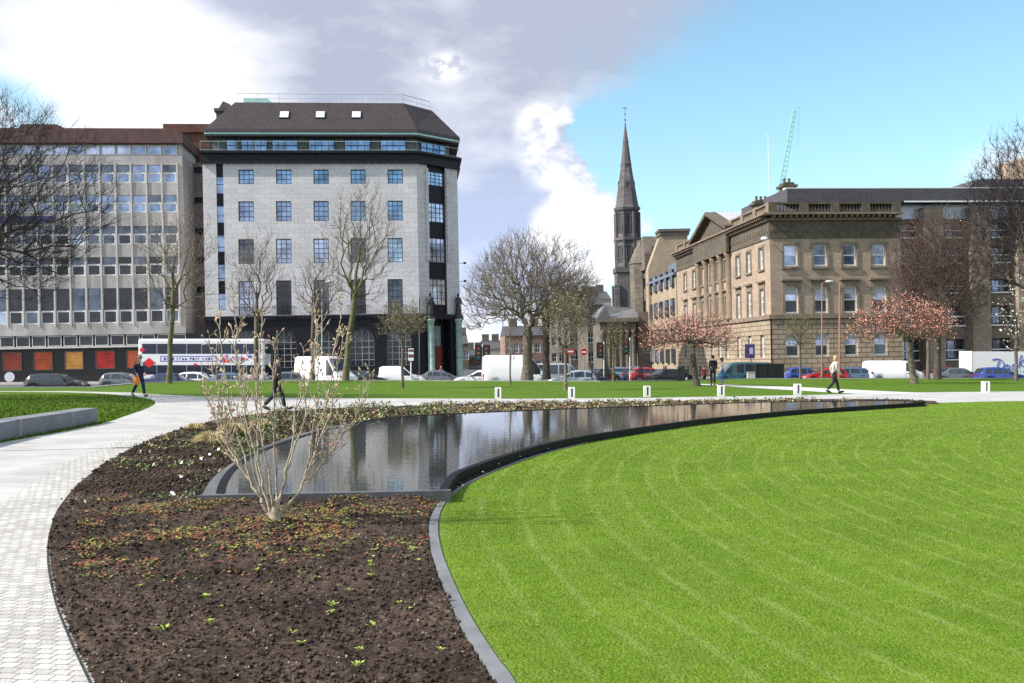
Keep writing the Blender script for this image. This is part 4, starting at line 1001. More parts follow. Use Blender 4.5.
# ------------------------------------------------------------------ modern annex on the right
fa = Fac(899, 240, 100.0, 1, .11)
ann = empty('modern_annex', 'modern brown stone annex with flat slate roof and white sills behind the trees', 'building', fa.M)
m_ann = mat('brown_annex_stone', (.185, .145, .115), .9, var=.15, vscale=2, big=.2)
W2 = fa.at(1120, 240)[0]
z0r, z1r = fa.at(960, 203.4)[1], fa.at(960, 190.2)[1]; zg = fa.at(960, 218.5)[1]
mb = MB(); mb.box(-12, W2, -1.2, 12, z0r, z1r); mb.build('roof', m_slg, ann)
mb = MB(); mb.box(-12, W2, -.6, -.1, z1r, z1r + .18); mb.box(0, W2, -1.25, -1.2, z0r - .05, z0r + .08); mb.build('roof_trim', m_wht, ann)
mb = MB(); mb.box(-.4, W2, .3, .9, zg, z0r - .06); mb.build('glazed_fascia', mat('pale_blue_panel', (.42, .48, .58), .25, .2), ann)
bands = [(218.5, 236), (244, 262), (270, 300), (310, 337), (343, 366)]
mb = MB(); holes = []
pil = [(897, 899.5), (921, 940), (968, 986), (1014, 1031), (1060, 1080)]
ins_ = [(901, 920.5), (941, 967), (987, 1013), (1032, 1059), (1081, 1110)]
rowsA = [(222, 236.5), (246, 262), (279, 292), (306, 325), (339, 359)]
for a, b in ins_:
    for ya, yb in rowsA:
        xa_, xb_ = fa.at(a, 260)[0], fa.at(b, 260)[0]; za, zb_ = fa.at(960, yb)[1], fa.at(960, ya)[1]; holes.append((xa_ + .1, xb_ - .1, za, zb_))
wall(mb, 0, W2, -3, zg, holes, .5, y=.5); mb.build('wall', m_ann, ann)
mb = MB(); mb.box(0, W2, 1.05, 12, -3, zg); mb.build('core', m_dkfr, ann)
for a, b, c, d in holes:
    o = link('window_band', win_mesh(b - a, d - c, 3, 2, .09, m_dkfr, rb.choice([g_mid, g_mid, g_dark, g_blue]), split=[(d - c) * .45]), ann, T((a + b) / 2, .95, c))
    mb = MB(); mb.box(-(b - a) / 2 - .05, (b - a) / 2 + .05, -.62, -.46, -.14, .0); mb.box(-(b - a) / 2, (b - a) / 2, -.50, -.42, (d - c) * .45 - .05, (d - c) * .45 + .05); mb.build('sill', m_wht, o)
for a, b in pil[1:]:
    x0, x1 = fa.at(a, 260)[0], fa.at(b, 260)[0]; mb = MB(); mb.box(x0, x1, -.7, .49, -3, fa.at(960, 208)[1]); mb.build('pier', stone_mat('pier_stone', (.25, .195, .15), (.18, .14, .11), .8, .4, .012, var=.12, bump=.2), ann)
mb = MB(); x0, z0_ = fa.at(942, 190); zt = fa.at(965, 180)[1]; x1 = fa.at(965, 180)[0]; zu = H + (zt - H) * 1.09; xk = lambda px: der(px, 185)[0] * 112 - fa.X0 + 1.0; mb.vprism([(xk(942), z1r), (W2 + 8, z1r), (W2 + 8, zu), (xk(966), zu)], 8, 16); mb.build('upper_roof', m_slg, ann)
mb = MB(); x0 = der(1005, 160)[0] * 126 - fa.X0 + 6.0; mb.box(x0, x0 + 14, 20, 30, 10, H + der(1010, 158)[1] * 128); mb.build('stair_tower', m_sand, ann)

# ------------------------------------------------------------------ buildings down the street on the right
dirs = (fs.a, fs.b)
def street_fac(pxl, pxr, Yr, VPx=465.0):
    """west-facing wall whose nearer end is at picture column pxr, distance Yr, and whose farther end is at pxl"""
    u = (VPx - 512) / F; ur = der(pxr, 300)[0]; ul = der(pxl, 300)[0]; X = ur * Yr
    # point (X + u t, Yr + t) with column ul
    t = (X - ul * Yr) / (ul - u); f = Fac(pxl, 300, 100, 1, 0); f.X0, f.Y0 = X + u * t, Yr + t; l = math.hypot(u, 1); f.a, f.b = -u / l, -1 / l
    f.M = ROLL @ T(f.X0, f.Y0, 0) @ Matrix.Rotation(math.atan2(f.b, f.a), 4, 'Z'); return f, t * l
# bay-windowed office infill
fi, Li = street_fac(648.5, 676.5, 132.5)
inf = empty('infill_office', 'buff stone infill office with dark projecting bay windows and grey roof', 'building', fi.M)
zE = fi.at(666, 283)[1]; m_buff = stone_mat('buff_stone', (.34, .265, .185), (.28, .22, .155), .8, .4, .01, var=.08, bump=.1)
ze1 = fi.at(676, 274)[1]
mb = MB(); mb.box(0, Li, 0, 14, -3, ze1); mb.build('wall', m_buff, inf)
for c in range(5):
    x = Li * (c + .62) / 5.1
    for (ya, yb) in ((271, 286), (300, 314), (329, 341), (350, 362)):
        z0 = fi.at(672, yb)[1]; z1 = fi.at(672, ya)[1]; mb = MB(); mb.box(x - .8, x + .8, -.30, -.01, z0 - .15, z1 + .15, 0); mb.box(x - .72, x + .72, -.33, -.30, z0, z1, 1); mb.box(x - .05, x + .05, -.35, -.33, z0, z1, 0); mb.box(x + .8, x + .83, -.27, -.04, z0, z1, 1); mb.build('bay_window', [m_dkfr, rb.choice([g_mid, g_mid, g_sky])], inf)
mb = MB(); mb.vprism([(0, ze1), (Li, ze1), (Li, ze1 + 2.6), (0, ze1 + 2.6)], 2.5, 12); mb.vprism([(-.1, ze1 - .1), (Li + .1, ze1 - .1), (Li + .1, ze1 + .25), (-.1, ze1 + .25)], -.4, 13)
mb.v = [(x, y if z < ze1 + 1 else y + 0, z) for x, y, z in mb.v]; mb.build('roof', mat('blue_grey_metal', (.16, .19, .24), .5, .2), inf)
# gabled tenement
fte, Lt = street_fac(636.5, 648.5, fi.Y0)
ten = empty('tenement_building', 'dark sooty stone tenement with carved dormer beside the church tower', 'building', fte.M)
m_soot = stone_mat('sooty_masonry', (.155, .13, .105), (.09, .075, .065), .7, .35, .015, var=.2, bump=.3, big=.35)
zt = fte.at(650, 266)[1]; hh = []
for c in range(5):
    x = Lt * (c + .5) / 5
    for (ya, yb) in ((276, 287), (299, 311), (322, 335), (346, 360)): hh.append((x - .8, x + .8, fte.at(650, yb)[1], fte.at(650, ya)[1]))
mb = MB(); wall(mb, 0, Lt, -3, zt, hh, .3); mb.box(0, Lt, .32, 12, -3, zt - .01); mb.box(-.1, Lt + .1, -.5, .0, zt - .35, zt); mb.build('wall', m_soot, ten)
for a, b, c, d in hh: link('window', win_mesh(b - a, d - c, 2, 2, .08, m_wht, g_dark), ten, T((a + b) / 2, .28, c))
zr = fte.at(648, 238)[1]
mb = MB(); mb.add([(0, 0, zt), (Lt, 0, zt), (Lt, 12, zt), (0, 12, zt), (0, 2.0, zr), (Lt, 2.0, zr)], [(0, 1, 5, 4), (2, 3, 4, 5), (1, 2, 5), (3, 0, 4)]); mb.build('roof', m_slg, ten)
for c in (.3, .75):
    x = Lt * c; mb = MB(); mb.vprism([(x - 1.8, zt - .3), (x + 1.8, zt - .3), (x + 1.8, zt + 2.2), (x, zt + 5), (x - 1.8, zt + 2.2)], -.3, 3.5); mb.build('dormer', m_soot, ten)
mb = MB(); mb.lathe([(1.7, zt - 9), (1.7, zt + .8), (1.85, zt + 1.0), (.9, zt + 3.2), (.2, zt + 4.4)], 8, (Lt * .5, -.2)); mb.build('corner_turret', m_soot, ten)
# tall gable with chimney stack behind
u, v = der(661, 260); Yg = 150
gx0, gx1 = der(661, 240)[0] * Yg, der(687.5, 240)[0] * Yg
gb = empty('gable_block', 'plain buff gable wall with a broad chimney stack rising behind the infill office', 'building', ROLL @ T(gx0, Yg, 0))
wg = gx1 - gx0; z1 = H + der(675, 235)[1] * Yg; z2 = H + der(675, 229)[1] * Yg; zl = H + der(640, 236)[1] * Yg
mb = MB(); mb.box(0, wg, 0, 3, -3, z1); mb.vprism([(-2.0, 4), (0, 4), (0, z1 - .3), (-.2, z1 - .3), (-2.0, z1 - 5)], 0, 3); mb.build('gable_wall', m_buff, gb)
mb = MB(); mb.box(-.25, wg + .25, -.25, 3.25, z1, z2 - .4); mb.box(-.4, wg + .4, -.4, 3.4, z2 - .4, z2); mb.build('chimney', m_soot, gb)
mb = MB(); mb.vprism([(-2.0, 4), (-.01, 4), (-.01, z1 - .9), (-1.0, z1 - 1.4)], 3.05, 9); mb.build('roof', m_slg, gb)

# ------------------------------------------------------------------ church with spire
Yc = 185.0; sc = Yc / F
cx = der(627.5, 240)[0] * Yc
ch = empty('church', 'sooty stone church tower with tall octagonal spire and weathervane', 'church', ROLL @ T(cx, Yc, 0))
def zc(py, px=627): return H + der(px, py)[1] * Yc
m_ch = stone_mat('sooty_church_stone', (.125, .112, .115), (.07, .06, .06), .9, .42, .015, var=.2, bump=.3, big=.4)
m_chp = mat('dark_louvres', (.03, .03, .035), .7)
r0 = 12.2 * sc
ph = math.pi / 8
mb = MB(); mb.box(-2.35, 2.35, -2.35, 2.35, -3, zc(271)); mb.box(-2.6, 2.6, -2.6, 2.6, zc(273), zc(268))
for a, b in ((-1, -1), (1, -1), (-1, 1), (1, 1)): mb.box(a * 2.35 - .45, a * 2.35 + .45, b * 2.35 - .45, b * 2.35 + .45, -3, zc(285))
mb.build('tower', m_ch, ch)
mb = MB(); mb.lathe([(2.35, zc(268)), (2.3, zc(243)), (2.65, zc(241)), (2.7, zc(238.5)), (2.2, zc(238)), (2.1, zc(213)), (2.5, zc(210.5)), (2.6, zc(208.5))], 8, ph=ph); mb.build('belfry', m_ch, ch)
for k in range(8):
    a = k * math.pi / 4; Mr = Matrix.Rotation(a, 4, 'Z')
    for z0, z1, rr_, hw in ((zc(263), zc(249), 2.16, .5), (zc(234), zc(216), 1.98, .42)):
        mb = MB(); P = arch_pts(0, hw, z0, z1, 8); mb.vprism(P, -rr_ - .06, -rr_ + .3, 0); 
        for i in range(len(P) - 1): mb.tube((P[i][0], -rr_ - .1, P[i][1]), (P[i + 1][0], -rr_ - .1, P[i + 1][1]), .09, n=4, m=1)
        mb.build('louvred_opening', [m_chp, m_ch], ch, Mr)
    a2 = a + ph; mb = MB(); mb.lathe([(.22, zc(268)), (.22, zc(213))], 6, (2.32 * math.cos(a2), 2.32 * math.sin(a2))); mb.build('corner_shaft', m_ch, ch)
mb = MB(); mb.lathe([(2.5, zc(208.5)), (2.2, zc(206.5)), (.98, zc(165)), (1.02, zc(164)), (.96, zc(163)), (.54, zc(143)), (.57, zc(142)), (.5, zc(141)), (.09, zc(124.5)), (.18, zc(124)), (.05, zc(123))], 8, ph=ph); sp = mb.build('spire', m_ch, ch)
for k in range(4):
    for py, s_ in ((164, .20), (184, .30)):
        t = (zc(py) - zc(206.5)) / (zc(165) - zc(206.5)); rr_ = (2.2 - 1.22 * t) * .92
        mb = MB(); z = zc(py) - .8; mb.vprism([(-s_, z), (s_, z), (s_, z + 1.3 * s_ * 2), (0, z + 2.2 * s_ * 2), (-s_, z + 1.3 * s_ * 2)], -rr_ - .12, -rr_ + .5); mb.build('lucarne', m_chp, sp, Matrix.Rotation(k * math.pi / 2, 4, 'Z'))
mb = MB(); z = zc(123); mb.tube((0, 0, z), (0, 0, zc(106)), .035, n=5); mb.box(-.45, .45, -.04, .04, zc(108.5), zc(108)); mb.ell((0, 0, zc(114)), (.14, .14, .14)); mb.ell((0, 0, zc(120)), (.16, .16, .16)); mb.build('weathervane', m_black, sp)
mb = MB(); a_ = der(616, 300)[0] * Yc - cx; mb.box(-2, 5, 4, 26, -3, zc(312)); mb.add([(-2, 4, zc(312)), (5, 4, zc(312)), (5, 26, zc(312)), (-2, 26, zc(312)), (2, 4, zc(292)), (2, 26, zc(292))], [(0, 1, 4), (2, 3, 5), (0, 4, 5, 3), (1, 2, 5, 4)]); mb.build('nave', m_ch, ch)

# classical portico with lead roof in front of the tower
Yp = 150.0; f0 = der(600, 330)[0] * Yp; f1 = der(636, 330)[0] * Yp
por = empty('portico_church', 'classical church portico with pale lead roof and columns below the spire', 'church', ROLL @ T(f0, Yp, 0))
zp = lambda py: H + der(618, py)[1] * Yp
wp_ = f1 - f0
mb = MB(); mb.box(0, wp_, 0, .6, zp(330), zp(322)); mb.box(-.5, wp_ + .4, -.5, 1.0, zp(322), zp(318)); mb.box(.4, wp_, 3.5, 18, -3, zp(322)); mb.build('entablature', m_soot, por)
mb = MB(); mb.vprism([(-.4, zp(318)), (1.6, zp(318)), (.9, zp(305) - .0)], -.5, 0); mb.add([(-.5, -.5, zp(318)), (wp_ + .4, -.5, zp(318)), (wp_ + .4, 14, zp(312)), (-.5, 14, zp(312)), (.9, 3, zp(304)), (wp_ + .4, 5, zp(307))], [(0, 1, 5, 4), (4, 5, 2, 3), (0, 4, 3)]); mb.build('roof', mat('lead_sheet', (.13, .13, .135), .6, var=.3, vscale=1), por)
for k in range(6):
    mb = MB(); x = .5 + (wp_ - .9) * k / 5; mb.lathe([(.5, -2.5), (.42, -2), (.36, zp(333)), (.5, zp(330))], 10, (x, .3)); mb.build('column', m_soot, por, None, True)
mb = MB(); x = f1 - f0; mb.box(wp_ + .5, wp_ + 2.5, 1, 8, -3, zp(312)); mb.build('side_bay', m_soot, por)

# far terraces that close the street
def terrace(name, label, px0, px1, pytop, Y, matl, pyb=375, nw=5, rows_=3, roofh=2.0, chims=2, roofm=None, cat='building', slope=.1, group=None):
    f = Fac(px0, 330, Y, 1, slope); r_ = empty(name, label, cat, f.M, group)
    Wd = f.at(px1, 330)[0]; mx = (px0 + px1) / 2; zt = f.at(mx, pytop)[1] - roofh; hh = []
    for i in range(nw):
        for j in range(rows_):
            x = Wd * (i + .5) / nw; z0 = zt - 1.0 - (j + 1) * 3.3 + 1.0; hh.append((x - .55, x + .55, z0, z0 + 1.8))
    hh = [h for h in hh if h[2] > -2]
    mb = MB(); wall(mb, 0, Wd, -4, zt, hh, .25); mb.box(0, Wd, .27, 11, -4, zt - .01); mb.build('wall', matl, r_)
    for a, b, c, d in hh: link('window', win_mesh(b - a, d - c, 2, 2, .08, m_wht, g_mid), r_, T((a + b) / 2, .22, c))
    if roofh > .3:
        mb = MB(); mb.add([(0, -.2, zt), (Wd, -.2, zt), (Wd, 11, zt), (0, 11, zt), (0, 5.5, zt + roofh), (Wd, 5.5, zt + roofh)], [(0, 1, 5, 4), (2, 3, 4, 5), (1, 2, 5), (3, 0, 4)]); ro = mb.build('roof', roofm or m_slg, r_)
    else: ro = r_
    for k in range(chims):
        x = Wd * (k + .5) / chims; mb = MB(); mb.box(x - .8, x + .8, 4.8, 6, zt, zt + roofh + 1.5); mb.build('chimney', m_soot, ro)
    return r_
m_red = mat('reddish_stone', (.24, .15, .115), .9, var=.2, big=.3)
m_pal = mat('pale_render', (.42, .38, .33), .9, var=.15, big=.2)
terrace('townhouse', 'far brown townhouse with dark roof seen between the white van and broad tree', 505, 548, 325, 190, m_red, nw=6, roofm=m_slg)
terrace('townhouse', 'small far building right of the corner entrance below the sky', 459, 468, 334, 205, m_soot, nw=2, chims=1)
terrace('townhouse', 'low reddish far building between the corner entrance and the traffic lights', 467, 484, 349, 215, m_red, nw=3, rows_=2)
terrace('townhouse', 'low far house with a pale roof above the traffic lights', 482, 512, 340, 230, m_pal, nw=4, rows_=2, chims=3, roofm=m_slg)
terrace('townhouse', 'pale far building behind the broad bare tree', 543, 572, 305, 210, m_pal, nw=4, chims=2)
terrace('townhouse', 'brown terrace behind the small green tree, left of the portico', 570, 590, 297, 190, m_soot, nw=4, rows_=5)
terrace('townhouse', 'sooty terrace with chimneys beside the portico church', 588, 604, 293, 172, m_soot, nw=3, rows_=5, chims=2)
terrace('townhouse', 'pale chimneyed block just left of the church tower', 598, 612, 290, 215, m_pal, nw=3, rows_=5, chims=1)

# tower crane and mast beyond the sandstone building
Yk = 330.0
u0, v0 = der(779, 200); u1, v1 = der(795, 109)
p0 = Vector((0, 0, H + v0 * Yk - 12)); p1 = Vector(((u1 - u0) * Yk, 0, H + v1 * Yk)); p0.x = -(u1 - u0) * Yk * 12 / ((v1 - v0) * Yk)
cr = empty('tower_crane', 'pale green lattice crane jib leaning above the sandstone building', 'crane', ROLL @ T(u0 * Yk, Yk, 0))
m_crane = mat('crane_green', (.28, .56, .56), .5)
mb = MB(); d = (p1 - p0).normalized(); s1 = Vector((.9, 0, 0)); n = 26; L3 = (p1 - p0).length
off = [Vector((-.85, -.85, 0)), Vector((.85, -.85, 0)), Vector((.85, .85, 0)), Vector((-.85, .85, 0))]
for i in range(4): mb.tube(p0 + off[i], p1 + off[i] * .5, .19, n=4)
for k in range(n):
    a = p0 + (p1 - p0) * k / n; b = p0 + (p1 - p0) * (k + 1) / n; fa_, fb_ = 1 - .5 * k / n, 1 - .5 * (k + 1) / n
    for i in range(4): j = (i + 1) % 4; mb.tube(a + off[i] * fa_, b + off[j] * fb_, .11, n=3)
mb.build('jib', m_crane, cr)
mb = MB(); mb.tube(p1, p1 + Vector((1.6, 0, .6)), .15, n=4); mb.tube(p1 + Vector((1.4, 0, .4)), p1 + Vector((.6, 0, -14)), .05, n=4); mb.build('hook_line', m_crane, cr)
mb = MB(); mb.box(p0.x - 1, p0.x + 1, -1, 1, -2, p0.z + .5); mb.build('mast', m_crane, cr)
u0, v0 = der(768, 135); Ym = 118
mst = empty('roof_mast', 'thin pale pole rising above the roof left of the crane', 'mast', ROLL @ T(u0 * Ym, Ym, 0))
mb = MB(); mb.tube((0, 0, 14), (0, 0, H + v0 * Ym), .06, .035, 6); mb.ell((0, 0, H + v0 * Ym), (.08, .08, .08)); mb.build('pole', mat('faded_white', (.62, .72, .74), .5), mst)
# ================================================================== trees
def bark(name, a, b, sc=6): return mat(name, a, .9, var=.2, vscale=sc, col2=b, bump=.4, bscale=30)
m_bark = bark('grey_brown_bark', (.085, .066, .050), (.17, .14, .11))
m_barkd = bark('dark_bark', (.045, .034, .028), (.10, .078, .062))
m_moss = bark('mossy_bark', (.085, .085, .035), (.17, .15, .085), 3)
m_twig = bark('pale_twigs', (.13, .10, .075), (.23, .185, .14))
m_twigr = bark('reddish_twigs', (.075, .045, .038), (.15, .095, .078))
m_twigd = bark('dark_twigs', (.022, .016, .020), (.050, .036, .040))
def skeleton(rs, trunk, fork, targets, bf=.5, seg=.35, wob=.12, up=.25):
    P = [np.array(p, float) for p in trunk]; par = [-1] + list(range(len(trunk) - 1)); path = [0.0]
    for i in range(1, len(P)): path.append(path[-1] + np.linalg.norm(P[i] - P[i - 1]))
    cap = len(targets) * 8 + 200; A = np.zeros((cap, 3)); pl = np.zeros(cap); n = len(P); A[:n] = P; pl[:n] = path
    tips = []
    for t in targets:
        d = np.linalg.norm(A[fork:n] - t, axis=1); dz = np.maximum(0, A[fork:n, 2] - t[2])
        k = int(np.argmin(d + bf * pl[fork:n] + .6 * dz)) + fork; dd = d[k - fork]; m = max(1, min(10, int(dd / seg)))
        a = A[k].copy(); v = t - a; prev = k
        arch = up * dd * (1 if dd > seg else 0)
        for j in range(1, m + 1):
            s = j / m; q = a + v * s; q[2] += arch * math.sin(math.pi * s) * .5
            if j < m: q = q + (rs.rand(3) - .5) * wob * dd
            if n >= cap: break
            A[n] = q; pl[n] = pl[prev] + dd / m; par.append(prev); prev = n; n += 1
        tips.append(prev)
        if n >= cap - 12: break
    return A[:n], np.array(par[:n]), tips
def radii(par, n, r_tip, r_base):
    cnt = np.zeros(n)
    has = np.zeros(n, bool); has[par[par >= 0]] = True; cnt[~has] = 1
    for i in range(n - 1, 0, -1): cnt[par[i]] += cnt[i]
    e = math.log(r_base / r_tip) / math.log(max(2, cnt[0])); return r_tip * cnt ** e
def prisms(p0, p1, r0, r1, k):
    d = p1 - p0; l = np.linalg.norm(d, axis=1, keepdims=True); l[l < 1e-6] = 1e-6; d = d / l
    ref = np.where(np.abs(d[:, 2:3]) < .9, np.array([[0, 0, 1.0]]), np.array([[1.0, 0, 0]])); u = np.cross(d, ref); u /= np.linalg.norm(u, axis=1, keepdims=True); w_ = np.cross(d, u)
    V = []
    for p, r in ((p0, r0), (p1, r1)):
        for j in range(k):
            a = 2 * math.pi * j / k; V.append(p + (u * math.cos(a) + w_ * math.sin(a)) * r[:, None])
    V = np.stack(V, 1).reshape(-1, 3); n = len(p0); base = (np.arange(n) * 2 * k)[:, None]
    Fc = np.concatenate([base + np.array([[j, (j + 1) % k, k + (j + 1) % k, k + j]]) for j in range(k)], 0)
    return V, Fc
def tube_mesh(A, par, r, idx, k):
    i = np.array([j for j in idx if par[j] >= 0]); return prisms(A[par[i]], A[i], r[par[i]] if k > 4 else np.minimum(r[par[i]], r[i] * 1.4), r[i], k)
def twigs(rs, A, idx, n_each, l, r, upb=.35, out_from=None):
    base = np.repeat(A[idx], n_each, 0); n = len(base); d = rs.randn(n, 3)
    if out_from is not None: o = base - out_from; o /= np.linalg.norm(o, axis=1, keepdims=True) + 1e-6; d = d * .6 + o
    d[:, 2] += upb; d /= np.linalg.norm(d, axis=1, keepdims=True)
    L2 = l * (.5 + rs.rand(n)); mid = base + d * (L2 * .5)[:, None] + rs.randn(n, 3) * (l * .06); tip = mid + (d + rs.randn(n, 3) * .35) * (L2 * .5)[:, None]
    V1, F1 = prisms(base, mid, np.full(n, r), np.full(n, r * .75), 3); V2, F2 = prisms(mid, tip, np.full(n, r * .75), np.full(n, r * .35), 3)
    return np.vstack([V1, V2]), np.vstack([F1, F2 + len(V1)]), tip
def leafquads(rs, C, s, jit, per=1):
    C = np.repeat(C, per, 0) + rs.randn(len(C) * per, 3) * jit; n = len(C); a = rs.randn(n, 3); a /= np.linalg.norm(a, axis=1, keepdims=True); b = np.cross(a, rs.randn(n, 3)); b /= np.linalg.norm(b, axis=1, keepdims=True) + 1e-9
    ss = s * (.6 + .8 * rs.rand(n, 1)); a = a * ss; b = b * ss * .7
    return np.stack([C - a, C + b, C + a, C - b], 1).reshape(-1, 3), np.arange(n * 4).reshape(-1, 4)
def tree(name, label, base, height, crown_c, crown_r, seed, n=700, r_base=.25, r_tip=.012, lean=(0, 0), fork=.4, mb_=None, mt=None, tw=(2, .5, .008), bf=.5, shell=.45, bloom=None, group='bare trees of the square', low=-1.0, lobes=0, droop=0.0, cat='tree'):
    """crown_c and crown_r relative to the foot of the trunk; bloom = (material, size, scatter, per tip)"""
    rs = np.random.RandomState(seed)
    root = empty(name, label, cat, None, group, base)
    nt_ = 9; ft = height * fork; top = np.array([lean[0], lean[1], height * .86])
    trunk = []
    for i in range(nt_):
        s = i / (nt_ - 1); z = s * top[2]
        trunk.append((lean[0] * s + (rs.rand() - .5) * height * .012 * (i > 0), lean[1] * s + (rs.rand() - .5) * height * .012 * (i > 0), z))
    fk = next(i for i, p in enumerate(trunk) if p[2] >= ft)
    trunk = trunk[:min(nt_, fk + 3)] if lobes == 0 else trunk[:fk + 1]
    C = np.array(crown_c); Rr = np.array(crown_r); T_ = []
    while len(T_) < n:
        v = rs.randn(3); v /= np.linalg.norm(v); 
        if v[2] < low: continue
        irregular = 1 + .16 * math.sin(3.1 * math.atan2(v[1], v[0]) + seed) * math.cos(2.3 * v[2] + seed * 2)
        q = C + v * Rr * (rs.rand() ** shell) * irregular
        if q[2] < .4: continue
        T_.append(q)
    T_ = np.array(T_); f0 = np.array(trunk[fk]); T_ = T_[np.argsort(np.linalg.norm(T_ - f0, axis=1) + rs.rand(n) * .8)]
    A, par, tips = skeleton(rs, trunk, fk, T_, bf=bf, seg=max(.25, height * .035))
    N_ = len(A); r = radii(par, N_, r_tip, r_base)
    r[0] *= 1.35
    big_ = np.arange(N_) >= len(trunk); r[big_] = np.where(r[big_] > r_tip * 2.5, r_tip * 2.5 + (r[big_] - r_tip * 2.5) * .62, r[big_])
    tr = list(range(1, len(trunk))); cr_ = [i for i in range(len(trunk), N_)]
    V, Fc = tube_mesh(A, par, r, tr, 10)
    link('trunk', np_mesh('trunk', V, Fc, mb_, 4, True), root)
    big = [i for i in cr_ if r[i] > r_tip * 2.2]; sm = [i for i in cr_ if r[i] <= r_tip * 2.2]
    Va, Fa = tube_mesh(A, par, r, big, 6) if big else (np.zeros((0, 3)), np.zeros((0, 4), int)); Vb, Fb = tube_mesh(A, par, r, sm, 3)
    Vt, Ft, tip = twigs(rs, A, np.array(sm), tw[0], tw[1], tw[2], .35 - droop, C - np.array([0, 0, crown_r[2]]))
    V = np.vstack([Va, Vb, Vt]); Fc = np.vstack([Fa, Fb + len(Va), Ft + len(Va) + len(Vb)])
    mi = np.concatenate([np.zeros(len(Fa), int), np.ones(len(Fb) + len(Ft), int)])
    link('crown', np_mesh('crown', V, Fc, [mb_, mt], 4, False, mi), root)
    if bloom:
        m_, s_, j_, per = bloom; V, Fc = leafquads(rs, tip, s_, j_, per); link('blossom' if 'bloss' in m_.name else 'leaf_buds', np_mesh('blossom', V, Fc, m_, 4), root)
    return root
def gpos(px, py, Y=None):
    if Y is None: return (*G(px, py), 0.0)
    return ((px - 512) / F * Y, Y, 0.0)
m_pink = mat('pink_blossom', (.60, .26, .20), .8, var=.35, vscale=3)
m_budg = mat('green_buds', (.22, .21, .09), .8, var=.3, vscale=3)
m_whbl = mat('white_blossom', (.55, .52, .47), .7, var=.1)

x, y, z = gpos(527, 380.6); k = y / F
tree('broad_tree', 'broad domed bare tree with thick trunk on the far grass right of the corner building', (x, y, 0), 146 * k, (2 * k, 0, 84 * k), (66 * k, 62 * k, 60 * k), 4, n=1900, r_base=.36, r_tip=.013, fork=.30, mb_=m_bark, mt=m_twig, tw=(3, .75, .011), bf=.35, low=-.55, shell=.38, lobes=1)
x, y, z = gpos(547, 379.6); k = y / F
tree('bare_tree', 'second bare tree with dark straight trunk just right of the broad domed tree', (x, y + 1, 0), 110 * k, (20 * k, 0, 72 * k), (32 * k, 30 * k, 40 * k), 9, n=650, r_base=.26, r_tip=.012, fork=.45, mb_=m_barkd, mt=m_twig, tw=(3, .7, .010), low=-.6)
x, y, z = gpos(345.5, 380.9); k = y / F
tree('tall_tree', 'tall slender bare tree with mossy leaning trunk before the stone building', (x, y, 0), 196 * k, (17 * k, 0, 138 * k), (38 * k, 36 * k, 62 * k), 12, n=400, r_base=.20, r_tip=.014, lean=(17 * k, 0), fork=.36, mb_=m_moss, mt=m_twig, tw=(3, .7, .009), bf=.6, shell=.5)
x, y, z = gpos(169, 383.5); k = y / F
tree('tall_tree', 'slender bare tree with mossy trunk standing before the double-decker bus', (x, y, 0), 180 * k, (6 * k, 0, 120 * k), (44 * k, 40 * k, 62 * k), 21, n=260, r_base=.15, r_tip=.012, lean=(8 * k, 0), fork=.40, mb_=m_moss, mt=m_twig, tw=(2, .7, .010), bf=.6, shell=.5)
x, y, z = gpos(256, 380.4); k = y / F
tree('bare_tree', 'thin bare tree half hidden behind the budding shrub, before the stone building', (x, y, 0), 150 * k, (0, 0, 105 * k), (30 * k, 28 * k, 46 * k), 27, n=220, r_base=.16, r_tip=.011, fork=.42, mb_=m_bark, mt=m_twig, tw=(3, .7, .010), bf=.6)
x, y, z = gpos(310, 380.9); k = y / F
tree('bare_tree', 'thin low bare tree between the budding shrub and the tall mossy tree', (x, y + 1, 0), 120 * k, (6 * k, 0, 95 * k), (26 * k, 24 * k, 34 * k), 33, n=220, r_base=.14, r_tip=.011, fork=.5, mb_=m_bark, mt=m_twig, tw=(2, .6, .010), bf=.6)
x, y, z = gpos(402.5, 388); k = y / F
tree('young_tree', 'young round-headed tree with yellowish buds near the corner entrance', (x, y, 0), 82 * k, (1 * k, 0, 64 * k), (25 * k, 24 * k, 23 * k), 41, n=330, r_base=.075, r_tip=.008, fork=.50, mb_=m_bark, mt=m_twig, tw=(3, .28, .007), bloom=(m_budg, .035, .04, 1), group='young trees on the far grass', low=-.5)
x, y, z = gpos(510.5, 385); k = y / F
tree('sapling', 'very thin upright sapling with few buds left of the broad tree trunk', (x, y, 0), 108 * k, (0, 0, 62 * k), (9 * k, 8 * k, 46 * k), 43, n=70, r_base=.055, r_tip=.008, fork=.3, mb_=m_twig, mt=m_twig, tw=(2, .3, .007), bloom=(m_budg, .03, .03, 1), group='young trees on the far grass')
x, y, z = gpos(565.5, 390); k = y / F
tree('young_tree', 'young tree with greenish buds and pale stem right of the broad tree', (x, y, 0), 98 * k, (1 * k, 0, 66 * k), (23 * k, 22 * k, 34 * k), 44, n=300, r_base=.075, r_tip=.008, fork=.40, mb_=m_twig, mt=m_twig, tw=(3, .3, .007), bloom=(m_budg, .04, .05, 1), group='young trees on the far grass')
x, y, z = gpos(613.5, 381.6); k = y / F
tree('young_tree', 'small dark young tree in front of the portico church', (x, y, 0), 62 * k, (0, 0, 46 * k), (14 * k, 14 * k, 17 * k), 46, n=160, r_base=.08, r_tip=.010, fork=.5, mb_=m_moss, mt=m_moss, tw=(2, .35, .009), bloom=(m_budg, .04, .05, 1), group='young trees on the far grass')
x, y, z = gpos(800, 380); k = y / F
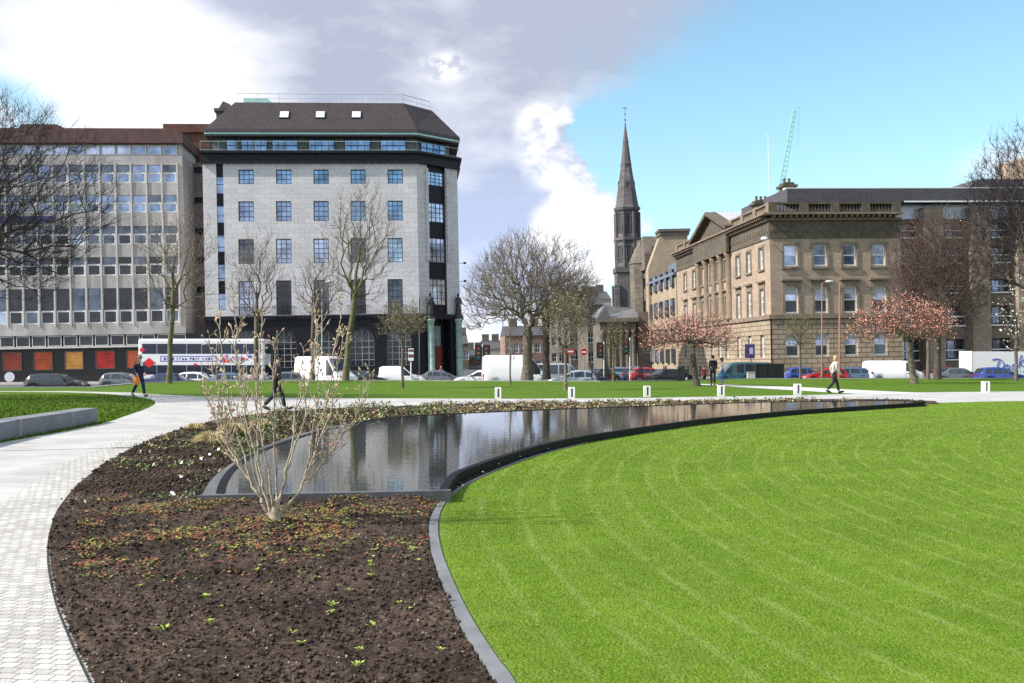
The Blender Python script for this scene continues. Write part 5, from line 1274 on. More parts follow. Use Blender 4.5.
tree('young_tree', 'small olive-budded young tree before the classical sandstone building', (x, y, 0), 66 * k, (-2 * k, 0, 48 * k), (14 * k, 13 * k, 20 * k), 47, n=200, r_base=.07, r_tip=.009, fork=.5, mb_=m_bark, mt=m_moss, tw=(2, .35, .008), bloom=(m_budg, .035, .06, 1), group='young trees on the far grass')
# cherries
x, y, z = gpos(697, 386.2); k = y / F
tree('cherry_tree', 'spreading pink blossom tree with leaning dark trunk left of the two standing people', (x, y, 0), 66 * k, (-9 * k, 0, 46 * k), (46 * k, 36 * k, 25 * k), 51, n=520, r_base=.17, r_tip=.010, lean=(-8 * k, 0), fork=.42, mb_=m_barkd, mt=m_twigr, tw=(3, .34, .009), bloom=(m_pink, .042, .15, 2), group='pink blossom trees', low=-.45, shell=.42, lobes=1, bf=.3)
x, y, z = gpos(914.5, 383.6); k = y / F
tree('cherry_tree', 'spreading pink blossom tree with leaning trunk near the white panel van', (x, y, 0), 84 * k, (-12 * k, 0, 54 * k), (48 * k, 38 * k, 30 * k), 52, n=600, r_base=.20, r_tip=.010, lean=(-10 * k, 0), fork=.42, mb_=m_bark, mt=m_twigr, tw=(3, .38, .009), bloom=(m_pink, .043, .16, 2), group='pink blossom trees', low=-.45, shell=.42, lobes=1, bf=.3)
x, y, z = gpos(928, 380); k = y / F
tree('cherry_tree', 'slim pink blossom tree standing just behind the larger one near the van', (x, y, 0), 78 * k, (4 * k, 0, 54 * k), (22 * k, 22 * k, 22 * k), 53, n=260, r_base=.12, r_tip=.010, fork=.45, mb_=m_bark, mt=m_twigr, tw=(3, .38, .009), bloom=(m_pink, .055, .08, 1), group='pink blossom trees', low=-.5)
x, y, z = gpos(937.5, 379.4); k = y / F
tree('bare_tree', 'dense dark bare tree with thick dark trunk before the modern annex', (x, y, 0), 172 * k, (-1 * k, 0, 100 * k), (48 * k, 44 * k, 66 * k), 55, n=1500, r_base=.22, r_tip=.012, fork=.32, mb_=m_barkd, mt=m_twigr, tw=(4, .75, .013), bf=.4, low=-.7, shell=.42)
x, y, z = gpos(1077, 379.2); k = y / F
tree('bare_tree', 'largest bare tree at the right edge, its crown rising above the annex roof', (x, y + 6, 0), 255 * k, (-4 * k, 0, 170 * k), (72 * k, 62 * k, 96 * k), 57, n=2300, r_base=.32, r_tip=.013, fork=.30, mb_=m_bark, mt=m_twigd, tw=(4, .85, .013), bf=.4, low=-.8, shell=.42)
x, y, z = gpos(1016, 381.5); k = y / F
tree('magnolia_tree', 'slender tree with white blossoms before the white lorry with blue writing', (x, y, 0), 100 * k, (-2 * k, 0, 62 * k), (20 * k, 18 * k, 38 * k), 58, n=110, r_base=.11, r_tip=.010, fork=.3, mb_=m_bark, mt=m_twigr, tw=(1, .35, .009), bloom=(m_whbl, .06, .10, 2), group='blossoming trees', shell=.5)
# big tree whose boughs reach in from the left edge
kx = 38.0 / F
tree('bare_tree', 'large dark bare tree reaching in from the left edge before the office block', ((-70 - 512) * kx, 38, 0), 330 * kx, (16 * kx, 0, 192 * kx), (148 * kx, 120 * kx, 124 * kx), 61, n=3800, r_base=.40, r_tip=.0075, fork=.28, mb_=m_barkd, mt=m_twigd, tw=(4, .6, .0065), bf=.3, low=-.75, shell=.40, lobes=1)
m_yel = None

# ------------------------------------------------------------------ budding shrub in the bed
def shrub():
    rs = np.random.RandomState(8); bx, by = G(275, 530); k = by / F; z0 = float(soil_h(bx, by)) - .03
    root = empty('budding_shrub', 'leafless many-stemmed shrub with pinkish buds growing in the dark soil bed', 'shrub', None, None, (bx, by, z0))
    S0 = MB()
    segs = []; budp = []; budd = []
    def stem(p, tip, r0, r1, bend, n=9, kinks=.012):
        P = []; mid = Vector(p) + (Vector(tip) - Vector(p)) * .5 + bend
        for i in range(n + 1):
            t = i / n; q = Vector(p) * (1 - t) ** 2 + mid * 2 * t * (1 - t) + Vector(tip) * t * t
            if 0 < i < n: q += Vector(rs.randn(3)) * kinks
            P.append(q)
        for i in range(n): segs.append((P[i], P[i + 1], r0 + (r1 - r0) * i / n, r0 + (r1 - r0) * (i + 1) / n))
        return P
    tips = [(205, 322), (222, 300), (240, 345), (262, 372), (258, 322), (281, 352), (300, 360), (318, 306), (333, 330), (352, 312), (362, 345), (384, 385), (352, 432), (205, 400), (190, 352), (212, 418), (330, 408), (188, 392)]
    base = Vector((0, 0, 0))
    mains = [(-.42, .62), (-.20, .80), (-.04, .70), (.16, .78), (.40, .60), (.02, .45)]
    forks = []
    for mx_, mz_ in mains:
        P = stem(base + Vector((mx_ * .06, rs.uniform(-.02, .02), .05)), (mx_ * .62, rs.uniform(-.12, .12), mz_ * .62), .019, .0105, Vector((mx_ * .10, 0, 0)), 6, .008); forks.append(P[-1]); forks.append(P[3])
    for i, (px, py) in enumerate(tips):
        tx = (px - 277) * k * .88; tz = (530 - py) * k; ty = float(rs.uniform(-.42, .42)); s0 = rs.uniform(.0, .04) * (1 if px > 275 else -1)
        outb = Vector((tx * .22, ty * .2, -tz * .02)) + Vector((rs.uniform(-.05, .05), 0, -.04 * abs(tx)))
        fat = .0095
        st = min(forks, key=lambda q: abs(q.x - tx * .38) + .25 * abs(q.z - .4) + .1 * rs.rand())
        P = stem(st, (tx, ty, tz), fat, .0035, outb, 12)
        for j in range(3, 13):
            for q in range(2 if j > 5 else 1):
                if rs.rand() < .12: continue
                p = P[j]; d = (P[j] - P[j - 1]).normalized(); l = rs.uniform(.10, .36) * (1.15 - j / 16)
                side = Vector((rs.uniform(-1, 1), rs.uniform(-1, 1), rs.uniform(.1, .9))).normalized(); t = p + (d * .8 + side * .8).normalized() * l
                Q = stem(p, t, .0048, .0022, Vector((0, 0, -.02)), 4, .006)
                budp.append(Q[-1]); budd.append((Q[-1] - Q[-2]).normalized())
                for m in (1, 2, 3):
                    if rs.rand() < .5:
                        s2 = Vector(rs.randn(3)).normalized(); e = Q[m] + (s2 * .7 + Vector((0, 0, .6))) * rs.uniform(.03, .09); segs.append((Q[m], e, .0024, .0016)); budp.append(e); budd.append((e - Q[m]).normalized())
        budp.append(P[-1]); budd.append((P[-1] - P[-2]).normalized())
    p0 = np.array([s[0][:] for s in segs]); p1 = np.array([s[1][:] for s in segs]); r0 = np.array([s[2] for s in segs]); r1 = np.array([s[3] for s in segs])
    V, Fc = prisms(p0, p1, r0, r1, 6)
    link('stems', np_mesh('stems', V, Fc, bark('shrub_bark', (.26, .21, .15), (.48, .41, .31), 14), 4, True), root)
    # short trunk
    mb = MB(); mb.lathe([(.075, -.05), (.055, .05), (.042, .14), (.036, .22)], 9); mb.build('trunk', MATS['shrub_bark'], root, None, True)
    bp0 = np.array([p[:] for p in budp]); bd = np.array([d[:] for d in budd]); L1 = (.022 + .030 * rs.rand(len(bp0)))[:, None]
    a = bp0; b = bp0 + bd * L1 * .45; c = bp0 + bd * L1; rr_ = .0052 + .0055 * rs.rand(len(bp0))
    V1, F1 = prisms(a, b, rr_ * .5, rr_, 5); V2, F2 = prisms(b, c, rr_, rr_ * .15, 5)
    Vb = np.vstack([V1, V2]); Fb = np.vstack([F1, F2 + len(V1)])
    mi = (rs.rand(len(F1)) < .5).astype(int); mi = np.tile(np.repeat((rs.rand(len(bp0)) < .45).astype(int)[None], 5, 0).ravel(), 2)
    o = link('buds', np_mesh('buds', Vb, Fb, [mat('bud_cream', (.52, .42, .24), .7, var=.25, vscale=20), mat('bud_pink', (.48, .27, .20), .7, var=.25, vscale=20)], 4, False, mi), root); tag(o, kind='stuff')
shrub()
# ================================================================== vehicles
m_tyre = mat('tyre_rubber', (.02, .02, .02), .8); m_rim = mat('wheel_rim', (.45, .45, .47), .35, .7)
m_cgl = mat('car_glass', (.05, .06, .075), .05, .35, spec=.8)
m_hl = mat('headlamp_glass', (.7, .72, .75), .12, .3); m_tl = mat('tail_lamp', (.35, .01, .01), .3)
m_plw = mat('number_plate', (.7, .7, .68), .6); m_ply = mat('number_plate_yellow', (.7, .5, .03), .6)
def paint(name, c, rough=.25, metal=.2):
    m = mat(name, c, rough, metal, spec=.6); m.node_tree.nodes['Principled BSDF'].inputs['Coat Weight'].default_value = .6; return m
# contour: upper outline (x, z) from tail to nose; idx of roof rear, roof front, cowl
KINDS = {
 'hatch': dict(L=3.95, W=.83, belt=.92, C=[(0, .42), (.02, .80), (.10, .98), (.42, 1.38), (.80, 1.46), (1.5, 1.48), (2.05, 1.42), (2.85, .98), (3.55, .84), (3.88, .66), (3.95, .42)], rear=(2, 3), front=(6, 7), side=[(.45, .95), (1.05, 1.85), (1.93, 2.68)]),
 'saloon': dict(L=4.55, W=.87, belt=.90, C=[(0, .42), (.03, .85), (.15, .98), (.75, 1.02), (1.35, 1.38), (1.8, 1.43), (2.4, 1.42), (2.65, 1.38), (3.4, .95), (4.2, .82), (4.48, .64), (4.55, .42)], rear=(3, 4), front=(7, 8), side=[(1.28, 1.65), (1.72, 2.38), (2.46, 3.22)]),
 'estate': dict(L=4.6, W=.87, belt=.92, C=[(0, .42), (.03, .80), (.10, 1.0), (.45, 1.42), (1.0, 1.47), (2.0, 1.47), (2.6, 1.42), (3.4, .97), (4.2, .84), (4.5, .66), (4.6, .42)], rear=(2, 3), front=(6, 7), side=[(.5, 1.2), (1.3, 2.15), (2.25, 3.2)]),
 'small_van': dict(L=4.1, W=.86, belt=1.0, C=[(0, .42), (.02, 1.0), (.08, 1.70), (.3, 1.80), (1.6, 1.82), (2.15, 1.76), (2.9, 1.12), (3.65, .95), (4.0, .72), (4.1, .42)], rear=None, front=(5, 6), side=[(2.0, 2.7)]),
 'panel_van': dict(L=5.6, W=.98, belt=1.15, C=[(0, .42), (.02, 1.2), (.08, 2.55), (.3, 2.68), (3.3, 2.70), (3.9, 2.55), (4.75, 1.42), (5.3, 1.12), (5.52, .8), (5.6, .42)], rear=None, front=(5, 6), side=[(3.75, 4.55)]),
 'low_van': dict(L=5.0, W=.95, belt=1.08, C=[(0, .42), (.02, 1.1), (.08, 1.92), (.3, 2.02), (3.0, 2.04), (3.5, 1.96), (4.2, 1.22), (4.75, 1.0), (4.92, .75), (5.0, .42)], rear=None, front=(5, 6), side=[(3.3, 4.0)]),
 'minibus': dict(L=4.9, W=.95, belt=1.08, C=[(0, .42), (.02, 1.1), (.12, 1.90), (.35, 1.98), (3.0, 2.0), (3.5, 1.92), (4.15, 1.2), (4.65, 1.0), (4.82, .75), (4.9, .42)], rear=(1, 2), front=(5, 6), side=[(.45, 1.3), (1.4, 2.4), (2.5, 3.25), (3.33, 3.95)]),
}
def interp(C, x):
    for (a, b), (c, d) in zip(C, C[1:]):
        if a <= x <= c: return b + (d - b) * (x - a) / max(1e-6, c - a)
    return C[-1][1]
def car(name, label, kind, pm, loc, rz, cat='car', group='vehicles parked along the square', z_scale=1.0):
    K = KINDS[kind]; C = K['C']; L0 = K['L']; W0 = K['W']; belt = K['belt']; top = max(z for _, z in C)
    root = empty(name, label, cat, None, group, loc, rz)
    xs = sorted(set([x for x, _ in C] + [L0 * i / 22 for i in range(23)] + [.02, L0 - .02]))
    wheels = [.78 if L0 < 5 else 1.0, L0 - .82]; wr = .31 if L0 < 5 else .34
    def halfw(x): 
        e = min(x, L0 - x); return W0 * (1 - .16 * max(0, 1 - e / .45) ** 2)
    def section(x):
        z = interp(C, x); w_ = halfw(x); zt = min(z, belt); zb_ = .22
        for wx in wheels:
            if abs(x - wx) < wr + .06: zb_ = max(zb_, .31 + math.sqrt(max(0, (wr + .06) ** 2 - (x - wx) ** 2)) * .9)
        zb_ = min(zb_, zt - .05); P = [(w_ * .93, zb_), (w_, max(zb_ + .01, min(.50, zt - .03))), (w_ * .985, max(zb_ + .02, zt - .06)), (w_ * .95, zt)]
        if z > belt + .01:
            wr_ = w_ * (1 - .22 * (z - belt) / max(.5, top - belt) * (1 if kind in ('hatch', 'saloon', 'estate') else .45)); P += [(wr_ + .02, z - .05 if z - .05 > belt else z - .005), (wr_ * .86, z), (0, z + .015)]
        else: P += [(w_ * .93, zt), (w_ * .8, zt), (0, zt + .02)]
        return P
    mb = MB(); rows_ = []
    for x in xs:
        P = section(x); ring = [(x, -a, b) for a, b in P] + [(x, a, b) for a, b in P[::-1][1:]]; rows_.append(len(mb.v)); mb.v += ring
    n = 13
    for i in range(len(xs) - 1):
        for j in range(n - 1): a = rows_[i] + j; b = rows_[i + 1] + j; mb.f.append([a, b, b + 1, a + 1]); mb.m.append(0)
        a, b = rows_[i], rows_[i + 1]; mb.f.append([a, a + n - 1, b + n - 1, b]); mb.m.append(0)
    mb.f.append([rows_[0] + j for j in range(n)]); mb.m.append(0); mb.f.append([rows_[-1] + j for j in range(n)][::-1]); mb.m.append(0)
    body = mb.build('body', [pm], root, None, True)
    def pane(nm, idx, back):
        (xa, za), (xb, zb_) = C[idx[0]], C[idx[1]]; d = Vector((xb - xa, 0, zb_ - za)).normalized(); nv = Vector((-d.z, 0, d.x)) * .022
        f0, f1 = .10, .92
        if zb_ < za: f0, f1 = .06, .93
        V = []
        for f in (f0, f1):
            x, z = xa + (xb - xa) * f, za + (zb_ - za) * f; z = max(z, belt - .05); w_ = section(x)[5][0] * 1.02
            V += [(x + nv.x, -w_, z + nv.z), (x + nv.x, w_, z + nv.z)]
        m_ = MB(); m_.add(V, [(0, 1, 3, 2)]); m_.build(nm, m_cgl, root)
    pane('windscreen', K['front'], 0)
    if K['rear']: pane('rear_window', K['rear'], 1)
    for s_ in (-1, 1):
        for a, b in K['side']:
            V = []; N_ = 6
            for i in range(N_ + 1):
                x = a + (b - a) * i / N_; z = interp(C, x); P = section(x)
                z1 = max(belt + .05, z - .12); z0 = belt + .03
                (wb, zb1), (wt, zt1) = P[3], P[4]
                f = lambda zz: wb + (wt - wb) * min(1, max(0, (zz - zb1) / max(.05, zt1 - zb1)))
                V += [(x, s_ * (f(z0) + .008), z0), (x, s_ * (f(z1) + .008), z1)]
            m_ = MB(); m_.add(V, [(2 * i, 2 * i + 2, 2 * i + 3, 2 * i + 1) for i in range(N_)]); m_.build('side_window', m_cgl, root)
        m_ = MB(); yb = s_ * (W0 * 1.0 + .001)
        for xd in sorted(set([round(a - .04, 2) for a, b in K['side']] + [round(K['side'][-1][1] + .12, 2)])): m_.box(xd - .008, xd + .008, min(yb, yb - s_ * .03), max(yb, yb - s_ * .03) + .0, .38, belt - .05)
        m_.box(.9, L0 - 1.0, min(yb, yb - s_ * .05), max(yb, yb - s_ * .05), .24, .33); m_.box(K['side'][-1][0] + .08, K['side'][-1][0] + .24, min(yb, yb + s_ * .015), max(yb, yb + s_ * .015), belt - .16, belt - .13)
        m_.build('door_trim', m_black, root)
        for wx in wheels:
            m_ = MB(); m_.lathe([(wr - .05, -.10), (wr, -.07), (wr, .07), (wr - .05, .10)], 18); wo = m_.build('wheel', m_tyre, root, T(wx, s_ * (W0 - .09), wr) @ Matrix.Rotation(R(90), 4, 'X'), True)
            m_ = MB(); m_.lathe([(wr * .62, -.104), (wr * .62, .104)], 14); m_.build('rim', m_rim, wo)
        hx = L0 - .10; hz = .66 if L0 < 5 else .85
        m_ = MB(); m_.ell((hx - .06, s_ * (W0 - .25), hz), (.12, .15, .075), 8); m_.build('headlight', m_hl, root)
        m_ = MB(); m_.box(-.015, .06, s_ * (W0 - .22) - .09, s_ * (W0 - .22) + .09, .68, .90 if L0 < 5 else 1.2); m_.build('tail_light', m_tl, root)
        xm = K['C'][K['front'][1]][0] - .35
        m_ = MB(); m_.box(xm, xm + .12, s_ * (W0 + .02) - .02 - (.1 if s_ < 0 else 0), s_ * (W0 + .02) + .02 + (.1 if s_ > 0 else 0), belt + .02, belt + .16); m_.build('wing_mirror', m_black, root)
    m_ = MB(); m_.box(L0 - .03, L0 + .015, -.6, .6, .26, .42); m_.build('front_bumper', mat('bumper', (.04, .04, .045), .6) if kind in ('small_van', 'panel_van', 'low_van') else pm, root)
    m_ = MB(); m_.box(L0 + .016, L0 + .022, -.26, .26, .30, .40); m_.build('number_plate', m_plw, root)
    m_ = MB(); m_.box(L0 - .02, L0 + .008, -.42, .42, .52 if L0 < 5 else .62, .64 if L0 < 5 else .85); m_.build('grille', m_black, root)
    return root
P_blk = paint('black_paint', (.02, .02, .025)); P_nvy = paint('navy_paint', (.02, .035, .09)); P_wht = paint('van_white', (.74, .74, .74), .4, 0); P_sil = paint('silver_paint', (.42, .44, .47), .3, .5)
P_red = paint('red_paint', (.42, .015, .015)); P_blu = paint('blue_paint', (.03, .07, .30)); P_teal = paint('teal_paint', (.02, .09, .11)); P_gry = paint('grey_paint', (.12, .13, .15)); P_mar = paint('maroon_paint', (.14, .02, .03)); P_stl = paint('steel_blue_paint', (.09, .15, .24))
def put(px, Y, L0, rz=0):
    """loc so that the middle of the vehicle stands at picture column px"""
    X = (px - 512) / F * Y; c, s = math.cos(rz), math.sin(rz); return (X - c * L0 / 2, Y - s * L0 / 2, zs(X))
def addcar(px, Y, kind, pm, label, rz=0, name='parked_car', cat='car', group='cars parked round the square'):
    L0 = KINDS[kind]['L']; return car(name, label, kind, pm, put(px, Y, L0, rz), rz, cat, group)
pi = math.pi
addcar(58, 77.5, 'estate', P_blk, 'glossy black estate car parked before the red lit shopfronts', 0.02)
addcar(126, 82, 'hatch', P_gry, 'dark grey car behind the man carrying the orange bag', 0)
addcar(171, 80, 'saloon', P_nvy, 'dark blue saloon behind the mossy trunk in front of the bus', 0)
addcar(201, 82, 'hatch', P_wht, 'white hatchback in front of the double-decker bus', 0.05)
addcar(232, 79.5, 'saloon', P_stl, 'steel blue saloon parked in front of the rear half of the bus', 0)
addcar(281, 80, 'hatch', P_gry, 'grey hatchback behind the walking man and the budding shrub', pi)
addcar(326, 80, 'panel_van', P_wht, 'tall white panel van parked before the arched windows', -.62, 'panel_van', 'van', 'white vans')
addcar(368, 84, 'hatch', P_blk, 'black hatchback between the tall white van and the small white van', 0)
addcar(403, 86, 'small_van', P_wht, 'small white van parked behind the round-headed young tree', .05, 'small_van', 'van', 'white vans')
addcar(440, 87, 'saloon', P_gry, 'dark grey saloon parked in front of the oxblood corner door', 0)
addcar(481, 84, 'estate', P_wht, 'white estate car with red roundel beside the corner entrance', pi)
addcar(517, 80, 'panel_van', P_wht, 'large white van behind the trunk of the broad bare tree', .12, 'panel_van', 'van', 'white vans')
addcar(558, 84, 'minibus', P_sil, 'silver people carrier just right of the broad tree trunks', 0)
addcar(572, 79, 'hatch', P_sil, 'silver hatchback behind the young green-budded tree', pi)
addcar(584, 84, 'saloon', P_nvy, 'dark blue saloon with its nose beyond the young green-budded tree', 0)
addcar(601, 96, 'saloon', P_blk, 'black saloon near the traffic light left of the portico', .9)
addcar(622, 100, 'hatch', P_stl, 'steel blue hatchback in the street before the portico church', 1.2)
addcar(635, 108, 'hatch', P_gry, 'grey hatchback further up the street beside the red car', 1.4)
addcar(650, 96, 'hatch', P_red, 'red hatchback parked at the mouth of the side street', .1)
addcar(672, 88, 'saloon', P_blk, 'black saloon behind the railings left of the pink blossom tree', .3)
addcar(742, 84, 'minibus', P_teal, 'dark teal minibus left of the black hoarding', pi, 'minibus', 'van', 'dark vans')
addcar(806, 90, 'hatch', P_blu, 'blue hatchback partly behind the red car by the sandstone wall', 0)
addcar(824, 86, 'hatch', P_red, 'bright red hatchback behind the woman in the pale jacket', pi)
addcar(859, 88, 'estate', P_stl, 'steel blue estate car beside the long white van', 0)
addcar(893, 88, 'low_van', P_wht, 'low white van parked by the corner of the sandstone building', 0, 'panel_van', 'van', 'white vans')
addcar(933, 90, 'hatch', P_mar, 'maroon hatchback behind the dark tree trunk', pi)
addcar(957, 84, 'saloon', P_gry, 'dark grey saloon with pale bonnet right of the dark tree trunk', 0)
addcar(1000, 82, 'hatch', P_blu, 'bright blue hatchback in front of the white lorry', 0)
for r_ in [o for o in COL.objects if o.get('label') == 'white estate car with red roundel beside the corner entrance']:
    mb = MB(); mb.lathe([(.22, -.012), (.22, .012)], 14); mb.build('roundel', P_red, r_, T(1.9, .875, .68) @ Matrix.Rotation(R(90), 4, 'X'))
for r_ in [o for o in COL.objects if o.get('label', '').startswith('dark grey saloon with pale bonnet')]:
    mb = MB(); mb.box(3.6, 4.3, -.6, .6, .93, .945); mb.build('bonnet_panel', P_sil, r_, Matrix.Rotation(.09, 4, 'Y') @ T(-.0, 0, .28))

# ------------------------------------------------------------------ double-decker bus
def bus():
    Y = 87.0; x0 = (143.5 - 512) / F * Y; x1 = (268 - 512) / F * Y; L0 = x1 - x0; z = zs(x0)
    root = empty('double_decker_bus', 'white double-decker bus with red diamonds and blue lettering stripe before the office block', 'bus', None, None, (x0, Y, z))
    Wd = 2.5; Ht = 4.30
    def sec(i):   # rounded box
        r = .22; return [(0 + .0, -Wd / 2 + r)]
    mb = MB(); n = 5; prof = []
    for cxx, cyy, a0 in ((L0 - .18, -Wd / 2 + .18, -90), (L0 - .18, Wd / 2 - .18, 0), (.12, Wd / 2 - .12, 90), (.12, -Wd / 2 + .12, 180)):
        rr_ = .18 if cxx > 1 else .12
        for k in range(n): a = R(a0 + 90 * k / (n - 1)); prof.append((cxx + rr_ * math.cos(a), cyy + rr_ * math.sin(a)))
    mb.prism(prof, .32, Ht - .12)
    inner = [(p[0] * .985 + L0 * .0075, p[1] * .93) for p in prof]; k = len(prof)
    mb.add([(*p, Ht - .12) for p in prof] + [(*p, Ht) for p in inner], [(i, (i + 1) % k, k + (i + 1) % k, k + i) for i in range(k)] + [tuple(range(k, 2 * k))])
    body = mb.build('body', mat('bus_white', (.76, .75, .77), .35), root)
    ys = -Wd / 2
    mg = mat('bus_glass', (.035, .04, .07), .08, .4)
    nW = 8
    for lvl, (za, zb_) in enumerate(((1.25, 2.05), (3.02, 3.88))):
        for i in range(nW):
            a = .35 + (L0 - .6) * i / nW; b = .35 + (L0 - .6) * (i + 1) / nW - .05
            mb = MB(); mb.box(a, b, ys - .012, ys - .001, za, zb_); mb.build('window', mg, root)
        mb = MB(); mb.box(-.012, -.001, -1.05, 1.05, za, zb_); mb.build('rear_window', mg, root)
        mb = MB(); mb.box(L0 + .001, L0 + .012, -1.08, 1.08, za - (.1 if lvl == 0 else 0), zb_); mb.build('windscreen', mg, root)
    # stripe between the decks
    mb = MB(); mb.box(1.9, 6.75, ys - .008, ys - .001, 2.34, 2.83); st = mb.build('stripe', mat('bus_blue', (.10, .12, .42), .4), root)
    mb = MB(); mb.box(2.0, 6.6, ys - .013, ys - .0085, 2.42, 2.75); mb.build('advert_panel', mat('bus_panel', (.70, .70, .78), .4), root)
    # blurred lettering blocks of the advert: separate bold strokes as in the picture
    rs = random.Random(4); mb = MB(); x = 2.2
    while x < 6.4:
        h = .2; mb.box(x, x + .05, ys - .016, ys - .0132, 2.47, 2.69); mb.box(x + .05, x + .17, ys - .016, ys - .0132, rs.choice([2.47, 2.56, 2.64]), rs.choice([2.6, 2.69])); x += .17 + rs.choice([.07, .07, .22])
    mb.build('lettering', mat('bus_navy', (.03, .03, .25), .4), root)
    def diamond(x, z, s_, m_, nm='diamond', d=.0):
        mb = MB(); mb.vprism([(x - s_, z), (x, z - s_ * .8), (x + s_, z), (x, z + s_ * .8)], ys - .02 - d, ys - .002); mb.build(nm, m_, root)
    md = mat('bus_red', (.65, .02, .03), .4); mp = mat('bus_pink', (.70, .30, .38), .4)
    diamond(.95, 2.25, .55, md)
    mbl = mat('bus_sky', (.30, .42, .68), .4)
    rd = random.Random(9)
    for q in range(34):
        diamond(rd.uniform(6.9, L0 - .5), rd.choice([rd.uniform(2.25, 2.9), rd.uniform(.5, 1.15)]), rd.uniform(.08, .2), rd.choice([md, mp, mbl, MATS['bus_blue']]), 'pattern_diamond', .004 * (q % 6))
    for x, z, s_, m_ in ((.35, 3.35, .28, md), (.5, 1.3, .2, mp), (4.9, 2.1, .18, md), (7.2, 2.6, .22, mp), (7.7, 2.45, .25, md), (8.2, 2.7, .2, mp), (9.0, 2.55, .26, md), (9.6, 2.75, .18, mp), (5.6, .9, .3, md), (7.0, .9, .28, mp), (8.4, .95, .3, md), (9.7, 1.0, .25, mp)):
        if x < L0 - .4: diamond(x, z, s_, m_)
    for wx in (2.2, L0 - 2.6):
        for s_ in (-1, 1):
            mb = MB(); mb.lathe([(.42, -.14), (.48, -.11), (.48, .11), (.42, .14)], 18); wo = mb.build('wheel', m_tyre, root, T(wx, s_ * (Wd / 2 - .13), .48) @ Matrix.Rotation(R(90), 4, 'X'), True)
            mb = MB(); mb.lathe([(.26, -.145), (.26, .145)], 14); mb.build('rim', m_rim, wo)
    for s_ in (-1, 1):
        mb = MB(); mb.ell((L0 - .02, s_ * .95, .75), (.06, .16, .11)); mb.build('headlight', m_hl, root)
        mb = MB(); mb.box(-.02, .01, s_ * 1.0 - .1, s_ * 1.0 + .1, .8, 1.15); mb.build('tail_light', m_tl, root)
bus()

# ------------------------------------------------------------------ white lorry with blue script
def lorry():
    Y = 87.0; x0 = (965.5 - 512) / F * Y; z = zs(x0); root = empty('box_lorry', 'white box lorry with large blue handwritten lettering at the right edge', 'lorry', None, None, (x0, Y, z))
    k = Y / F; L0 = 6.4; zt = H - z + (357 - 351.5) * k
    mb = MB(); mb.box(0, L0, -1.2, 1.2, .75, zt); mb.box(-.02, .04, -1.22, 1.22, .72, zt + .03); mb.build('box_body', P_wht, root)
    mb = MB(); mb.vprism([(L0 + .1, .55), (L0 + 1.9, .55), (L0 + 1.9, 1.3), (L0 + 1.65, 2.2), (L0 + 1.3, 2.35), (L0 + .1, 2.35)], -1.05, 1.05); cb = mb.build('cab', P_wht, root)
    mb = MB(); mb.vprism([(L0 + .7, 1.35), (L0 + 1.72, 1.35), (L0 + 1.5, 2.1), (L0 + .7, 2.1)], -1.062, -1.051); mb.build('side_window', m_cgl, cb)
    mb = MB(); mb.quad((L0 + 1.9, -.95, 1.36), (L0 + 1.9, .95, 1.36), (L0 + 1.67, .95, 2.18), (L0 + 1.67, -.95, 2.18)); o = mb.build('windscreen', m_cgl, cb, T(.012, 0, 0))
    mb = MB(); mb.box(.3, L0 + 1.6, -.5, .5, .45, .74); mb.build('chassis', m_black, root)
    for wx in (1.3, L0 + 1.0):
        for s_ in (-1, 1):
            mb = MB(); mb.lathe([(.36, -.13), (.42, -.1), (.42, .1), (.36, .13)], 16); wo = mb.build('wheel', m_tyre, root, T(wx, s_ * .95, .42) @ Matrix.Rotation(R(90), 4, 'X'), True)
            mb = MB(); mb.lathe([(.24, -.135), (.24, .135)], 12); mb.build('rim', m_rim, wo)
    for s_ in (-1, 1): mb = MB(); mb.ell((L0 + 1.9, s_ * .8, .8), (.05, .14, .1)); mb.build('headlight', m_hl, cb)
    # script "Dark" written as brush strokes; u, v in picture pixels from the detail at the right edge
    def P(u, v): return ((890 + u / 6.83 - 965.5) * k, -1.215, (H - z) + (357 - (320 + v / 6.83)) * k)
    strokes = [[(700, 278), (690, 300), (683, 335)], [(652, 272), (675, 266), (705, 270), (728, 290), (730, 312), (712, 330), (685, 338), (672, 330)],
               [(765, 318), (752, 305), (738, 318), (735, 336), (750, 338), (764, 322), (768, 308), (766, 330), (774, 338)],
               [(788, 302), (790, 322), (786, 338), (792, 312), (804, 300), (816, 304)],
               [(848, 238), (838, 275), (830, 325)], [(875, 258), (850, 285), (838, 296), (856, 312), (878, 330)]]
    mb = MB()
    for st in strokes:
        Q = catmull(st, 5)
        for a, b in zip(Q, Q[1:]): mb.tube(P(*a), P(*b), .048, n=5)
    mb.build('lettering', mat('script_blue', (.06, .09, .38), .5), root)
    mb = MB(); x_, y_, z_ = P(735, 352); x = x_; rs = random.Random(3)
    while x < x_ + 1.75: w_ = rs.uniform(.07, .13); mb.box(x, x + w_, -1.206, -1.201, z_ - .13, z_ + .12); x += w_ + rs.choice([.05, .05, .14])
    mb.build('small_lettering', mat('script_turquoise', (.12, .42, .45), .5), root)
lorry()
